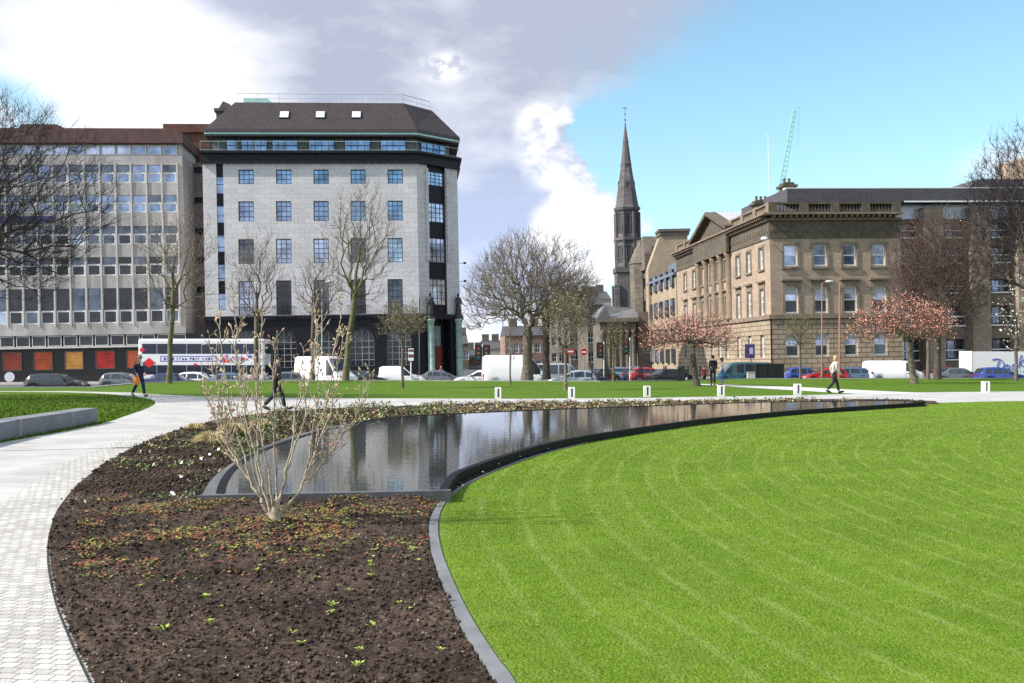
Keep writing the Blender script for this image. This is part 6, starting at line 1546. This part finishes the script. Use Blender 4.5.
# ================================================================== street furniture and garden things
m_post = mat('white_bollard', (.72, .70, .68), .6, var=.05)
def bollard(px, py, label):
    x, y = G(px, py); root = empty('light_bollard', label, 'bollard', None, 'pale light bollards along the path', (x, y, 0))
    hw = .165; h = .44 * y / 40; hw = .130 * y / 40
    mb = MB(); t = hw * .75
    mb.box(-hw, -hw + t * 1.1, -hw * .8, hw * .8, 0, h); mb.box(hw - t * .75, hw, -hw * .8, hw * .8, 0, h); mb.box(-hw + t * 1.1, hw - t * .75, -hw * .8, hw * .8, h - t * .5, h); mb.box(-hw + t * 1.1, hw - t * .75, -hw * .8, hw * .8, 0, h * .12)
    mb.build('post', m_post, root)
    mb = MB(); mb.box(-hw + t * 1.1, hw - t * .75, -hw * .1, hw * .7, h * .12, h - t * .5); mb.build('light_slot', mat('slot_dark', (.12, .12, .13), .4), root)
for px, py, lab in ((498, 398.4, 'pale bollard with dark slot left of the young green-budded tree'), (571.5, 398.2, 'pale bollard in front of the young green-budded tree'), (647, 396.8, 'pale bollard left of the pink blossom tree and its people'), (721, 396.2, 'pale bollard in front of the woman in jeans'), (797.5, 394.8, 'pale bollard left of the woman walking in a pale jacket'), (985.5, 392.4, 'pale bollard at the far right before the blue car')):
    bollard(px, py, lab)

# low granite wall blocks on the left
m_gr = mat('grey_granite_block', (.185, .185, .205), .7, var=.18, vscale=22, big=.15, bigscale=1.5, bump=.1, bscale=60)
def blockpos(px, pyb): return G(px, pyb)
wl_px = [(-40, 451.5), (20.0, 437.3), (22, 436.9), (72.4, 427.7), (74.4, 427.3), (97.5, 422.6)]
labs = ['leftmost grey granite block of the low wall, cut by the frame', 'middle grey granite block of the low wall beside the path', 'rightmost shorter grey granite block ending the low wall']
for i in range(3):
    a = G(*wl_px[2 * i]); b = G(*wl_px[2 * i + 1]); d = Vector((b[0] - a[0], b[1] - a[1])); l = d.length; d /= l; nrm_ = Vector((-d.y, d.x))
    if nrm_.x > 0: nrm_ = -nrm_
    q = [(a[0], a[1]), (b[0], b[1]), (b[0] + nrm_.x * .5, b[1] + nrm_.y * .5), (a[0] + nrm_.x * .5, a[1] + nrm_.y * .5)]
    h = .37
    c_ = (sum(p[0] for p in q) / 4, sum(p[1] for p in q) / 4); q = [(p[0] - c_[0], p[1] - c_[1]) for p in q]
    mb = MB(); mb.prism(q, -.1, h - .015); mb.prism([(p[0] * .985, p[1] * .985) for p in q], h - .014, h)
    o = mb.build('granite_block', m_gr, None, T(c_[0], c_[1], 0)); tag(o, labs[i], 'stone block', 'granite blocks of the low wall')

# traffic lights, signs, lamps
m_pole = mat('grey_pole', (.22, .23, .23), .5); m_rus = mat('brown_pole', (.22, .10, .055), .6); m_lred = mat('signal_red', (.35, .03, .02), .4)
def signal(px, pytop, Y, label, side=1, double=False):
    X = (px - 512) / F * Y; z = zs(X); h = H - z + (357 - pytop) / F * Y; root = empty('traffic_light', label, 'traffic light', None, 'traffic lights of the square', (X, Y, z))
    mb = MB(); mb.tube((0, 0, 0), (0, 0, h + .15), .055, n=8); mb.build('pole', mat('pale_pole', (.55, .56, .56), .5), root)
    for s_ in ((-1, 1) if double else (side,)):
        mb = MB(); cx = s_ * .32; mb.box(cx - .22, cx + .22, -.14, .10, h - 1.15, h, 0); mb.box(cx - .3, cx + .3, .10, .12, h - 1.25, h + .1, 0)
        mb.build('signal_head', m_black, root)
        for j, m_ in enumerate((mat('signal_green', (.02, .12, .08), .3), mat('signal_amber', (.25, .12, .02), .3), m_lred)):
            mb = MB(); mb.lathe([(.10, -.02), (.10, .02)], 12); mb.build('lens', m_, root, T(cx, -.15, h - .95 + j * .36) @ Matrix.Rotation(R(90), 4, 'X'))
signal(482.5, 346, 82, 'traffic light pair left of the large white van', double=True)
signal(604, 343.5, 84, 'single traffic light before the terrace left of the portico', side=-1)
signal(630, 339.5, 82, 'tall traffic light left of the pink blossom tree, by the portico', side=-1)
def roundsign(px, py, Y, label, kind='noentry', r=.30):
    X = (px - 512) / F * Y; z = zs(X); h = H - z + (357 - py) / F * Y; root = empty('road_sign', label, 'road sign', None, None, (X, Y, z))
    mb = MB(); mb.tube((0, .05, 0), (0, .05, h + r), .04, n=8); mb.build('pole', m_pole, root)
    mb = MB(); mb.lathe([(r, -.02), (r, .02)], 22); pl_ = mb.build('sign_disc', P_red if kind == 'noentry' else P_nvy, root, T(0, 0, h) @ Matrix.Rotation(R(90), 4, 'X'))
    mb = MB(); mb.box(-r * .72, r * .72, -.026, -.021, h - r * .17, h + r * .17); mb.build('bar', m_wht, root)
roundsign(570.5, 351.5, 78, 'red no-entry sign beside the young green-budded tree')
roundsign(584, 352, 88, 'second red no-entry sign, further off before the terraces')
X = (411 - 512) * .082; z = zs(X); root = empty('parking_sign', 'tall narrow red and white sign post beside the small white van', 'road sign', None, None, (X, 82, z))
mb = MB(); mb.tube((0, 0, 0), (0, 0, H - z + .6), .05, n=8); mb.build('pole', m_wht, root)
mb = MB(); mb.box(-.22, .22, -.1, -.06, H - z - .3, H - z + .7); sg = mb.build('panel', m_wht, root)
mb = MB(); mb.box(-.2, .2, -.106, -.101, H - z - .05, H - z + .22); mb.box(-.2, .2, -.106, -.101, H - z + .42, H - z + .62); mb.build('red_band', P_mar, sg)
def post(px, pytop, Y, label, m_=m_pole, r=.07, arm=0, name='lamp_post', cat='lamp post', z=None, lamp=True):
    X = (px - 512) / F * Y; z = zs(X) if z is None else z; h = H - z + (357 - pytop) / F * Y; root = empty(name, label, cat, None, None, (X, Y, z))
    mb = MB(); mb.lathe([(r * 1.9, 0), (r * 1.8, 1.1), (r, 1.3), (r * .7, h)], 10); mb.build('pole', m_, root, None, True)
    if lamp:
        mb = MB(); mb.tube((0, 0, h), (arm * .8, 0, h + .15), .035, n=6); mb.build('arm', m_, root)
        mb = MB(); mb.ell((arm * 1.05, 0, h + .12), (.38, .2, .13)); mb.build('lamp_head', mat('lamp_grey', (.5, .52, .55), .3), root)
post(322, 283, 88, 'tall thin grey lamp post between the budding shrub and the tall mossy tree', arm=.6)
post(411.5 + 8, 298, 92, 'dark lamp post left of the corner entrance', m_black, arm=0, lamp=False, name='street_post', cat='post')
post(822, 283, 84, 'grey lamp post with bright head before the sandstone building', m_rus, arm=.6)
post(839.5, 283, 84, 'rust brown post behind the woman in the pale jacket', m_rus, r=.09, lamp=False, name='street_post', cat='post')
post(751, 344, 86, 'post carrying the dark purple banner left of the sandstone corner', m_pole, r=.05, lamp=False, name='banner_post', cat='post')
X = (750 - 512) * .0859; z = 1.65; root = empty('banner', 'dark purple hanging banner on the post by the sandstone corner', 'banner', None, None, (X, 85.9, zs(X)))
mb = MB(); zb_ = H - zs(X); mb.box(-.45, .40, -.05, .0, zb_ - .1, zb_ + 1.1); mb.build('cloth', mat('banner_purple', (.05, .03, .12), .7, var=.5, vscale=3), root)
mb = MB(); mb.box(-.05, .25, -.058, -.051, zb_ + .25, zb_ + .8); mb.build('emblem', mat('banner_pale', (.4, .38, .5), .7), root)
# black hoarding on the kerb and little cabinet
X0_, X1_ = (756 - 512) * .080, (783.5 - 512) * .080; Y = 80; z = zs(X0_)
root = empty('site_hoarding', 'long black box enclosure standing at the kerb before the sandstone corner', 'enclosure', None, None, (X0_, Y, z)); w_ = X1_ - X0_; h = H - z + (357 - 364.5) * .08
mb = MB(); mb.box(0, w_, 0, 1.3, 0, h); mb.build('box_body', mat('hoarding_black', (.008, .008, .009), .4), root)
for k in range(4): mb = MB(); mb.box(w_ * k / 3 - .04, w_ * k / 3 + .04, -.05, -.001, 0, h + .03); mb.build('upright', m_black, root)
mb = MB(); mb.box(-.06, w_ + .06, -.08, 1.36, h + .031, h + .08); mb.build('lid', m_black, root)
X = (748.5 - 512) * .078; z = 0; mb = MB(); mb.box(-.28, .28, -.2, .2, -.4, .45); mb.box(-.31, .31, -.23, .23, .451, .50); tag(mb.build('utility_cabinet', mat('cabinet_grey', (.40, .40, .37), .6), None, T(X, 77.2, 0)), 'small pale grey cabinet left of the black enclosure', 'cabinet')
# iron railings by the street mouth
def railing(pa, pb, label, Y0_=71.0):
    xa, xb = (pa - 512) / F * Y0_, (pb - 512) / F * Y0_; root = empty('iron_railing', label, 'railing', None, 'black iron railings', (xa, Y0_, 0)); L0 = xb - xa
    mb = MB(); mb.box(0, L0, -.02, .02, .72, .76); mb.box(0, L0, -.02, .02, .08, .12); n = int(L0 / .13)
    for k in range(n + 1): x = L0 * k / n; mb.box(x - .011, x + .011, -.011, .011, 0, .80)
    mb.build('rail_panel', m_black, root)
    for x in (0, L0): mb = MB(); mb.box(x - .045, x + .045, -.045, .045, 0, .92); mb.ell((x, 0, .97), (.06, .06, .06)); mb.build('post', m_black, root)
railing(592, 606, 'leftmost short iron railing beyond the second pale bollard'); railing(608, 640, 'dense iron railing in front of the small dark young tree'); railing(642, 664, 'iron railing in front of the red hatchback'); railing(666, 688, 'iron railing left of the leaning cherry trunk'); railing(700, 712, 'short iron railing just right of the leaning cherry trunk')
mb = MB(); mb.box(-.22, .22, -.22, .22, 0, .92); mb.lathe([(.26, .921), (.26, .96), (.12, 1.06)], 10); tag(mb.build('litter_bin', m_black, None, T((681 - 512) * .0695, 69.5, 0)), 'black litter bin in front of the railings left of the cherry tree', 'bin')

# ================================================================== people
m_skin = mat('skin', (.42, .25, .18), .6)
def skinmesh(name, chains, parent, m_, root_i=0, sub=2, M_=None):
    """chains: lists of (x, y, z, rx[, ry]); points shared between chains are merged"""
    V = []; rad = []; E_ = []
    def idx(p):
        for i, q in enumerate(V):
            if abs(q[0] - p[0]) + abs(q[1] - p[1]) + abs(q[2] - p[2]) < 1e-4: return i
        V.append(p[:3]); rad.append((p[3], p[4] if len(p) > 4 else p[3])); return len(V) - 1
    for c in chains:
        ids = [idx(p) for p in c]
        for a, b in zip(ids, ids[1:]): E_.append((a, b))
    me = bpy.data.meshes.new(name); me.from_pydata(V, E_, []); me.materials.append(m_)
    o = link(name, me, parent, M_)
    md = o.modifiers.new('skin', 'SKIN'); md.use_smooth_shade = True; md.branch_smoothing = .3
    if not me.skin_vertices: me.attributes.new if False else None
    sv = me.skin_vertices[0].data if me.skin_vertices else None
    if sv is None:
        bpy.context.view_layer.objects.active = o
    for i, r_ in enumerate(rad): sv[i].radius = r_; sv[i].use_root = (i == root_i)
    ms = o.modifiers.new('sub', 'SUBSURF'); ms.levels = sub; ms.render_levels = sub
    return o
def person(label, loc, rz, pose, coat, trou, hair, coat_len=.0, scale=1.0, bag=None, sleeves=True, hairlen=0, bodyw=1.0, shoes=None, shirt=None, group='people in the square'):
    """faces +x in its own frame; pose: dict of joint positions"""
    root = empty('person', label, 'person', None, group, loc, rz); root.scale = (scale,) * 3
    g = pose; w_ = bodyw
    pel = (0, 0, .95); wst = (.0, 0, 1.10); ch_ = (g.get('lean', .02), 0, 1.30); nk = (ch_[0] + .005, 0, 1.49); hd = (nk[0] + .03, 0, 1.62); tp = (nk[0] + .02, 0, 1.70)
    shl, shr = (ch_[0], .17 * w_, 1.42), (ch_[0], -.17 * w_, 1.42)
    def leg(s_, kn, an): return [(0, s_ * .09, .90), (*kn, ), (*an, )]
    L = {}
    for s_, n_ in ((1, 'l'), (-1, 'r')):
        hip = (0, s_ * .09, .90); kn = (g['k' + n_][0], s_ * .09, g['k' + n_][1]); an = (g['a' + n_][0], s_ * .085, g['a' + n_][1]); toe = (an[0] + g.get('t' + n_, (.16, -.05))[0], s_ * .10, max(.03, an[2] + g.get('t' + n_, (.16, -.05))[1]))
        sh = shl if s_ > 0 else shr; elb = (g['e' + n_][0], s_ * (.21 * w_), g['e' + n_][1]); wr = (g['w' + n_][0], s_ * (.20 * w_), g['w' + n_][1]); L[n_] = (hip, kn, an, toe, sh, elb, wr)
    def P(p, r, r2=None): return (*p, r, r2 or r)
    # one continuous body: trunk, head with nose, arms with hands, legs and feet
    ch1 = [P(pel, .12, .14), P(wst, .105, .13), P(ch_, .115, .145), P(nk, .052), P(hd, .082, .092), P(tp, .070, .078)]
    chains = [ch1, [P(hd, .082, .092), (hd[0] + .085, 0, hd[2] - .012, .022, .02), (hd[0] + .112, 0, hd[2] - .02, .012, .012)]]
    for n_ in 'lr':
        hip, kn, an, toe, sh, elb, wr = L[n_]
        chains.append([P(pel, .12, .14), P(hip, .085), P(kn, .055), P(an, .038), P(toe, .035, .03)])
        mid = tuple((elb[i] * .55 + wr[i] * .45) for i in range(3))
        chains.append([P(ch_, .115, .145), P(sh, .052), P(elb, .038), P(mid, .034), P(wr, .024)])
        d = Vector(wr) - Vector(elb); d.normalize(); side = Vector((0, 1 if n_ == 'l' else -1, 0)); fwd = side.cross(d) * (1 if n_ == 'r' else -1)
        if fwd.x < 0: fwd = -fwd
        palm = Vector(wr) + d * .05; chains.append([P(wr, .024), (*palm, .020, .034)])
        for q, ll in zip((-.030, -.010, .010, .030), (.060, .074, .078, .066)):
            b = palm + fwd * q + d * .028; e = b + d * ll * .55; t = e + d * ll * .4 - side * .018; chains.append([(*palm, .020, .034), (*b, .0095), (*e, .0088), (*t, .0075)])
        tb = palm + fwd * .030 - d * .012; te = tb + fwd * .028 + d * .03; chains.append([(*palm, .020, .034), (*tb, .011), (*te, .009)])
    skinmesh('body', chains, root, m_skin, 0, 2)
    # trousers
    ch2 = [[P(wst, .118, .142), P(pel, .135, .155)]]
    for n_ in 'lr':
        hip, kn, an, toe, *_ = L[n_]; a2 = tuple(an[i] + (kn[i] - an[i]) * .06 for i in range(3)); ch2.append([P(pel, .135, .155), P(hip, .10), P(kn, .073), P(a2, .062)])
    skinmesh('trousers', ch2, root, trou, 1, 2)
    # jacket
    hem = (0, 0, .92 - coat_len); ch3 = [[P(hem, .155 + coat_len * .05, .17 + coat_len * .08), P(wst, .135, .155), P(ch_, .14, .165), (nk[0], 0, 1.455, .075, .085)]]
    for n_ in 'lr':
        *_, sh, elb, wr = L[n_]; e2 = tuple(elb[i] + (wr[i] - elb[i]) * .93 for i in range(3)); ch3.append([P(ch_, .14, .165), P(sh, .07), P(elb, .055), P(e2, .042)])
    skinmesh('jacket', ch3, root, coat, 1, 2)
    if shirt:
        mb = MB(); mb.vprism([(0, 0)] * 0 or [(-.05, 1.28), (.05, 1.28), (.065, 1.45), (-.065, 1.45)], -.01, .01); mb.build('shirt', shirt, root, T(ch_[0] + .155, 0, 0) @ Matrix.Rotation(R(90), 4, 'Z'))
    # hair, eyes, shoes
    mb = MB(); mb.ell((hd[0] - .018, 0, hd[2] + .032), (.104, .098, .098), 12)
    if hairlen: mb.ell((hd[0] - .055, 0, hd[2] - .05), (.062, .092, .12), 10)
    mb.build('hair', hair, root, None, True)
    for s_ in (-1, 1):
        mb = MB(); mb.ell((hd[0] + .086, s_ * .032, hd[2] + .012), (.010, .014, .010), 8); mb.build('eye', m_black, root)
        mb = MB(); mb.ell((hd[0] - .0, s_ * .093, hd[2] - .01), (.018, .014, .03), 8); mb.build('ear', m_skin, root, None, True)
        n_ = 'l' if s_ > 0 else 'r'; an, toe = L[n_][2], L[n_][3]; c = [(an[i] + toe[i]) / 2 for i in range(3)]; ang = math.atan2(toe[2] - an[2] + .05, toe[0] - an[0])
        mb = MB(); mb.ell((.02, 0, -.01), (.155, .055, .05), 10); mb.build('shoe', shoes or m_black, root, T(c[0], c[1], max(.045, c[2])) @ Matrix.Rotation(-ang, 4, 'Y'), True)
    if bag:
        *_, wr = L[bag[1]]; mb = MB(); zc_ = wr[2] - .26; mb.vprism([(-.15, zc_ - .17), (.15, zc_ - .17), (.17, zc_ + .03), (.11, zc_ + .14), (-.11, zc_ + .14), (-.17, zc_ + .03)], -.055, .055)
        bo = mb.build('bag_body', bag[0]); bo_root = empty('hand_bag', bag[2], 'bag', None, None, None)
        bo_root.matrix_basis = T(*loc) @ Matrix.Rotation(rz, 4, 'Z') @ Matrix.Scale(scale, 4) @ T(wr[0], wr[1] + (.03 if bag[1] == 'l' else -.03), 0); bo.parent = bo_root
        mb = MB(); mb.tube((-.07, 0, zc_ + .13), (-.015, 0, wr[2] - .07), .009, n=5); mb.tube((.07, 0, zc_ + .13), (.015, 0, wr[2] - .07), .009, n=5); mb.build('strap', bag[0], bo_root)
    return root
walkR = dict(kl=(.17, .50), al=(.26, .09), kr=(-.05, .50), ar=(-.36, .16), tr=(.13, -.10), tl=(.17, -.02), el=(-.10, 1.16), wl=(-.06, .92), er=(.03, 1.15), wr=(.20, .95), lean=.05)
walkA = dict(kl=(.13, .50), al=(.15, .09), kr=(.02, .49), ar=(-.20, .14), tr=(.14, -.07), tl=(.17, -.02), el=(-.09, 1.15), wl=(-.03, .93), er=(-.02, 1.15), wr=(.10, .94), lean=.03)
stand = dict(kl=(.02, .50), al=(0, .08), kr=(.02, .50), ar=(.01, .08), el=(-.03, 1.15), wl=(.04, .92), er=(-.02, 1.15), wr=(.05, .92), lean=.02)
standE = dict(kl=(.02, .50), al=(0, .08), kr=(.02, .50), ar=(.01, .08), el=(-.05, 1.15), wl=(.17, 1.08), er=(-.02, 1.15), wr=(.05, .92), lean=.03)
c_navy = mat('navy_suit', (.013, .016, .045), .8); c_blk = mat('black_cloth', (.010, .010, .013), .85); c_brn = mat('dark_brown_coat', (.05, .035, .03), .85); c_pale = mat('pale_grey_jacket', (.42, .39, .36), .85, var=.08, vscale=10); c_jean = mat('blue_denim', (.05, .10, .30), .85, var=.15, vscale=20); c_whit = mat('white_knit', (.62, .58, .56), .85)
h_dk = mat('dark_hair', (.02, .014, .010), .7); h_bl = mat('blonde_hair', (.42, .30, .13), .6); h_gr = mat('grey_hair', (.30, .27, .24), .7)
x, y = G(139, 397.3)
person('man in a navy suit walking on the path with an orange bag', (x, y, .006), R(-38), walkR, c_navy, c_navy, h_gr, .12, 1.0, bag=(mat('orange_plastic', (.75, .20, .02), .5), 'r', 'bright orange carrier bag held by the man in the navy suit'), bodyw=1.08, shirt=m_wht)
x, y = G(276, 411)
person('walking man in dark coat seen through the twigs of the budding shrub', (x, y, .006), R(8), walkR, c_brn, c_blk, h_dk, .08, 1.0)
x, y = G(834, 393.6)
person('blonde woman in pale grey jacket and black trousers walking along the path', (x, y, .006), R(2), walkR, c_pale, c_blk, h_bl, .06, .99, hairlen=1, bodyw=.92)
x, y = G(713, 385.4)
person('person in a long dark coat standing behind the cherry tree, back turned', (x, y, .01), R(80), stand, c_blk, c_blk, h_dk, .22, 1.0)
x, y = G(722.5, 385.6)
person('woman in a white top and blue jeans standing beside the dark coat', (x, y, .01), R(170), standE, c_whit, c_jean, h_dk, 0.0, .93, hairlen=1, bodyw=.9)
X = (684 - 512) * .080
person('distant person in black with a white bag beside the litter bin', (X, 80, zs(X)), R(60), stand, c_blk, c_blk, h_dk, .05, 1.0, bag=(m_wht, 'r', 'small white bag carried by the distant person in black'))
X = (441 - 512) * .097
person('distant person in dark clothes standing at the oxblood corner door', (X, 97, zs(X)), R(-90), stand, c_blk, c_blk, h_gr, .05, .98)
X = (704 - 512) * .084
person('distant person in a red top behind the person in the long dark coat', (X, 84, zs(X)), R(-60), stand, mat('red_cloth', (.4, .03, .04), .8), c_blk, h_dk, 0, 1.0)

# ================================================================== planting
def leaves(n_c, poly, y0, y1, x0, x1, size, rad, hgt, cols, rs, per=14, zoff=.02, dens=None, flat=.35):
    y = y0 + (y1 - y0) * rs.rand(n_c); x = x0 + (x1 - x0) * rs.rand(n_c); k = inside(x, y, poly)
    if dens is not None: k &= rs.rand(n_c) < dens(x, y)
    x = x[k]; y = y[k]; n = len(x); per_ = per; X = np.repeat(x, per_); Y = np.repeat(y, per_); m = n * per_
    a = rs.rand(m) * 6.28; r = rad * np.sqrt(rs.rand(m)) * np.repeat(.5 + rs.rand(n), per_)
    z = soil_h(X, Y) + zoff + hgt * rs.rand(m) * (1 - .5 * r / (rad * 1.5)) * np.repeat(.5 + rs.rand(n), per_)
    C = np.stack([X + r * np.cos(a), Y + r * np.sin(a), z], 1); s_ = size * (.5 + .9 * rs.rand(m, 1)); b = rs.rand(m) * 6.28
    u = np.stack([np.cos(b), np.sin(b), flat * (rs.rand(m) - .3) * 2], 1) * s_; v = np.stack([-np.sin(b), np.cos(b), flat * (rs.rand(m) - .5) * 2], 1) * s_ * .55
    V = np.stack([C - u, C + v, C + u, C - v], 1).reshape(-1, 3); Fc = np.arange(m * 4).reshape(-1, 4); mi = rs.choice(len(cols), n, p=[c[1] for c in cols]); mi = np.repeat(mi, per_)
    fl = rs.rand(m) < .25; mi[fl] = rs.choice(len(cols), fl.sum(), p=[c[1] for c in cols])
    return V, Fc, mi
l_rd = mat('rusty_red_leaf', (.27, .07, .035), .6, var=.3, vscale=9); l_or = mat('orange_leaf', (.34, .15, .05), .6, var=.3, vscale=9); l_yg = mat('yellow_green_leaf', (.28, .30, .05), .6, var=.3, vscale=9); l_gn = mat('mid_green_leaf', (.09, .15, .03), .6, var=.3, vscale=9); l_dg = mat('dark_green_leaf', (.035, .06, .018), .6, var=.3, vscale=9); l_pg = mat('pale_leaf', (.42, .42, .24), .6, var=.2, vscale=9); l_br = mat('dry_brown_leaf', (.20, .12, .07), .8, var=.3, vscale=9); l_st = mat('straw', (.50, .40, .20), .8, var=.2, vscale=9)
rs = np.random.RandomState(12)
front_ok = [p for p in bed_poly]
pool_fp = pool_out
def off_pool(x, y): return ~inside(x, y, pool_fp)
def dens_red(x, y):
    n = fbm(x, y, 2.2, 3); f = np.clip((n - .47) * 7, 0, 1); pxl = 512 + 1000 * x / y; pyl = 357 + 1650 / y
    band = np.exp(-((pyl - (545 - .10 * (pxl - 100))) / 30) ** 2) + .8 * np.exp(-((pyl - 512) / 14) ** 2)
    return np.clip(f * band * 1.3 + .02 * band, 0, 1) * off_pool(x, y) * (pxl > 75)
V, Fc, mi = leaves(5200, bed_poly, 7.2, 13.6, -4.6, -.6, .014, .075, .03, [(l_rd, .30), (l_or, .16), (l_yg, .26), (l_gn, .16), (l_dg, .12)], rs, 12, .004, dens_red)
tag(link('ground_cover', np_mesh('ground_cover', V, Fc, [l_rd, l_or, l_yg, l_gn, l_dg], 4, False, mi)), 'low rusty red and yellow-green leaves creeping over the soil before the pool', 'ground cover', kind='stuff')
def dens_w(x, y):
    pxl = 512 + 1000 * x / y; pyl = 357 + 1650 / y; n = fbm(x + 5, y, 1.8, 3); return np.clip((n - .46) * 5, 0, 1) * off_pool(x, y) * (pyl < 505) * np.clip((300 - pxl) / 60, 0, 1)
V, Fc, mi = leaves(2200, bed_poly, 10.8, 27, -9.5, -3.0, .021, .11, .08, [(l_gn, .30), (l_dg, .26), (l_yg, .20), (l_pg, .12), (l_br, .12)], rs, 12, .01, dens_w, .8)
tag(link('border_plants', np_mesh('border_plants', V, Fc, [l_gn, l_dg, l_yg, l_pg, l_br], 4, False, mi)), 'leafy green perennials on the west side of the planting bed', 'plants', kind='stuff')
def dens_f(x, y):
    pxl = 512 + 1000 * x / y; return off_pool(x, y) * np.clip((pxl - 215) / 30, 0, 1) * np.clip((470 - pxl) / 60, .0, 1) * np.clip(.35 + (fbm(x, y, 1.3, 3) - .45) * 5, .1, 1)
def dens_g(x, y):
    pxl = 512 + 1000 * x / y; return off_pool(x, y) * np.clip((pxl - 420) / 50, 0, 1) * np.clip((fbm(x, y, 2.0, 3) - .44) * 7, .03, 1) * np.clip((900 - pxl) / 200, .1, 1)
far_poly = bed_left[8 * 10:] + [tuple(p) for p in pool_far]
V, Fc, mi = leaves(9000, far_poly, 15, 42, -6.8, 14, .032, .13, .19, [(l_gn, .24), (l_dg, .34), (l_yg, .12), (l_pg, .05), (l_br, .25)], rs, 12, .02, dens_f, .9)
V2, F2, m2 = leaves(9000, far_poly, 26, 42, -6.8, 16, .036, .14, .10, [(l_gn, .08), (l_dg, .14), (l_yg, .06), (l_pg, .18), (l_br, .54)], rs, 12, .01, dens_g, .9)
tag(link('perennial_border', np_mesh('perennial_border', np.vstack([V, V2]), np.vstack([Fc, F2 + len(V)]), [l_gn, l_dg, l_yg, l_pg, l_br], 4, False, np.concatenate([mi, m2]))), 'mixed green and brown perennials in the strip between pool and far path', 'plants', kind='stuff')
# ornamental grasses
for i, (px, py, s_, lab) in enumerate([(213, 447, .34, 'straw-coloured ornamental grass tuft at the left rim of the pool'), (234, 437, .30, 'yellowish grass tuft just behind the larger straw tuft by the pool'), (196, 432, .20, 'small dry grass tuft at the far left corner of the bed'), (262, 428, .26, 'pale grass tuft behind the shrub on the pool edge')]):
    x, y = G(px, py); n = 500; r = rs.rand(n) * 6.28; l = s_ * (.5 + .6 * rs.rand(n)); o = s_ * (.2 + rs.rand(n) * .9); b = np.stack([.05 * np.cos(r), .05 * np.sin(r), np.zeros(n)], 1); m1 = b + np.stack([np.cos(r) * o * .4, np.sin(r) * o * .4, l * .75], 1); t = b + np.stack([np.cos(r) * o, np.sin(r) * o, l * (.9 - o / s_ * .5)], 1)
    V1, F1 = prisms(b, m1, np.full(n, .004), np.full(n, .003), 3); V2, F2 = prisms(m1, t, np.full(n, .003), np.full(n, .001), 3)
    root = empty('grass_tuft', lab, 'ornamental grass', None, 'ornamental grasses by the pool', (x, y, float(soil_h(x, y))))
    tag(link('blades', np_mesh('blades', np.vstack([V1, V2]), np.vstack([F1, F2 + len(V1)]), l_st, 4), root), kind='stuff')
# seedlings in the bare soil
seed_px = [(232, 553), (295, 554), (259, 572), (257, 576), (301, 580), (271, 588), (222, 610), (210, 630), (293, 636), (300, 651), (331, 621), (332, 612), (349, 594), (371, 572), (369, 567), (369, 581), (373, 562), (392, 543), (412, 552), (418, 565), (398, 607), (373, 631), (358, 655), (356, 671), (440, 656), (408, 613), (317, 586), (165, 637), (205, 600), (140, 590)]
l_sd = mat('seedling_green', (.36, .46, .06), .6, var=.15, vscale=20)
proto = None
for i, (px, py) in enumerate(seed_px):
    x, y = G(px, py); zz = float(soil_h(x, y))
    if i % 2 == 0:
        mb = MB(); n = 6 + int(rs.rand() * 9)
        for k in range(n):
            a = k * 2.4 + i + rs.rand(); rr_ = .008 + .05 * rs.rand() ** 1.5; c = Vector((rr_ * math.cos(a), rr_ * math.sin(a), .022 + .012 * rs.rand())); d = Vector((math.cos(a), math.sin(a), .3)); e = Vector((-math.sin(a), math.cos(a), .1)); s_ = .012 + .008 * rs.rand()
            mb.add([tuple(c - d * s_), tuple(c + e * s_ * .6), tuple(c + d * s_), tuple(c - e * s_ * .6)], [(0, 1, 2, 3)]); mb.tube((0, 0, -.01), tuple(c - d * s_), .0018, n=3)
        me = mb.mesh('seedling', l_sd)
    o = link('seedling', me); o.location = (x, y, zz); o.rotation_euler = (0, 0, i * 1.3); sc_ = .40 + .55 * rs.rand(); o.scale = (sc_,) * 3
    tag(o, 'small bright yellow-green seedling sprouting from bare dark soil', 'seedling', 'seedlings in the bare soil')
# plant labels
for i, (px, py, rz) in enumerate([(178, 467.5, .5), (181, 465, .2), (191, 468.5, .0), (201, 462.5, .3), (173.5, 497, .6), (181.5, 480, .5), (191, 469, .1), (236, 506.5, 1.2), (209.5, 457.5, .3), (218.5, 453, .2)]):
    if i in (6, 0, 2): continue
    x, y = G(px, py); zz = float(soil_h(x, y)); mb = MB(); mb.vprism([(-.02, -.02), (.02, -.02), (.02, .075), (.01, .085), (-.01, .085), (-.02, .075)], -.002, .002)
    o = mb.build('plant_label', m_wht, None, T(x, y, zz + .015) @ Matrix.Rotation(rz, 4, 'Z') @ Matrix.Rotation(-1.25, 4, 'X')); tag(o, 'small white plastic plant label lying tilted in the soil bed', 'plant label', 'plant labels in the bed')
# a few little steel lights on the black pool wall
for i, (px, py) in enumerate([(483, 472.5), (499, 464.5), (463, 486), (520, 457), (548, 449)]):
    x, y = G(px, py, .07); mb = MB(); mb.ell((0, 0, 0), (.012, .012, .012), 8); tag(mb.build('wall_stud', m_rim, None, T(x, y - .012, .08), True), 'tiny round steel stud light set in the black pool wall', 'light', 'stud lights in the pool wall')

# lamp post standing left of the frame; its long thin shadow crosses the path
X, Y = -13.1, 16.25; root = empty('lamp_post', 'slim black lamp post on the lawn left of the granite wall', 'lamp post', None, None, (X, Y, 0))
mb = MB(); mb.lathe([(.09, 0), (.09, .8), (.055, .9), (.045, 4.8)], 10); mb.build('pole', m_black, root, None, True)
mb = MB(); mb.lathe([(.06, 4.8), (.16, 4.9), (.20, 5.15), (.05, 5.3)], 10); mb.build('lamp_head', m_rim, root, None, True)
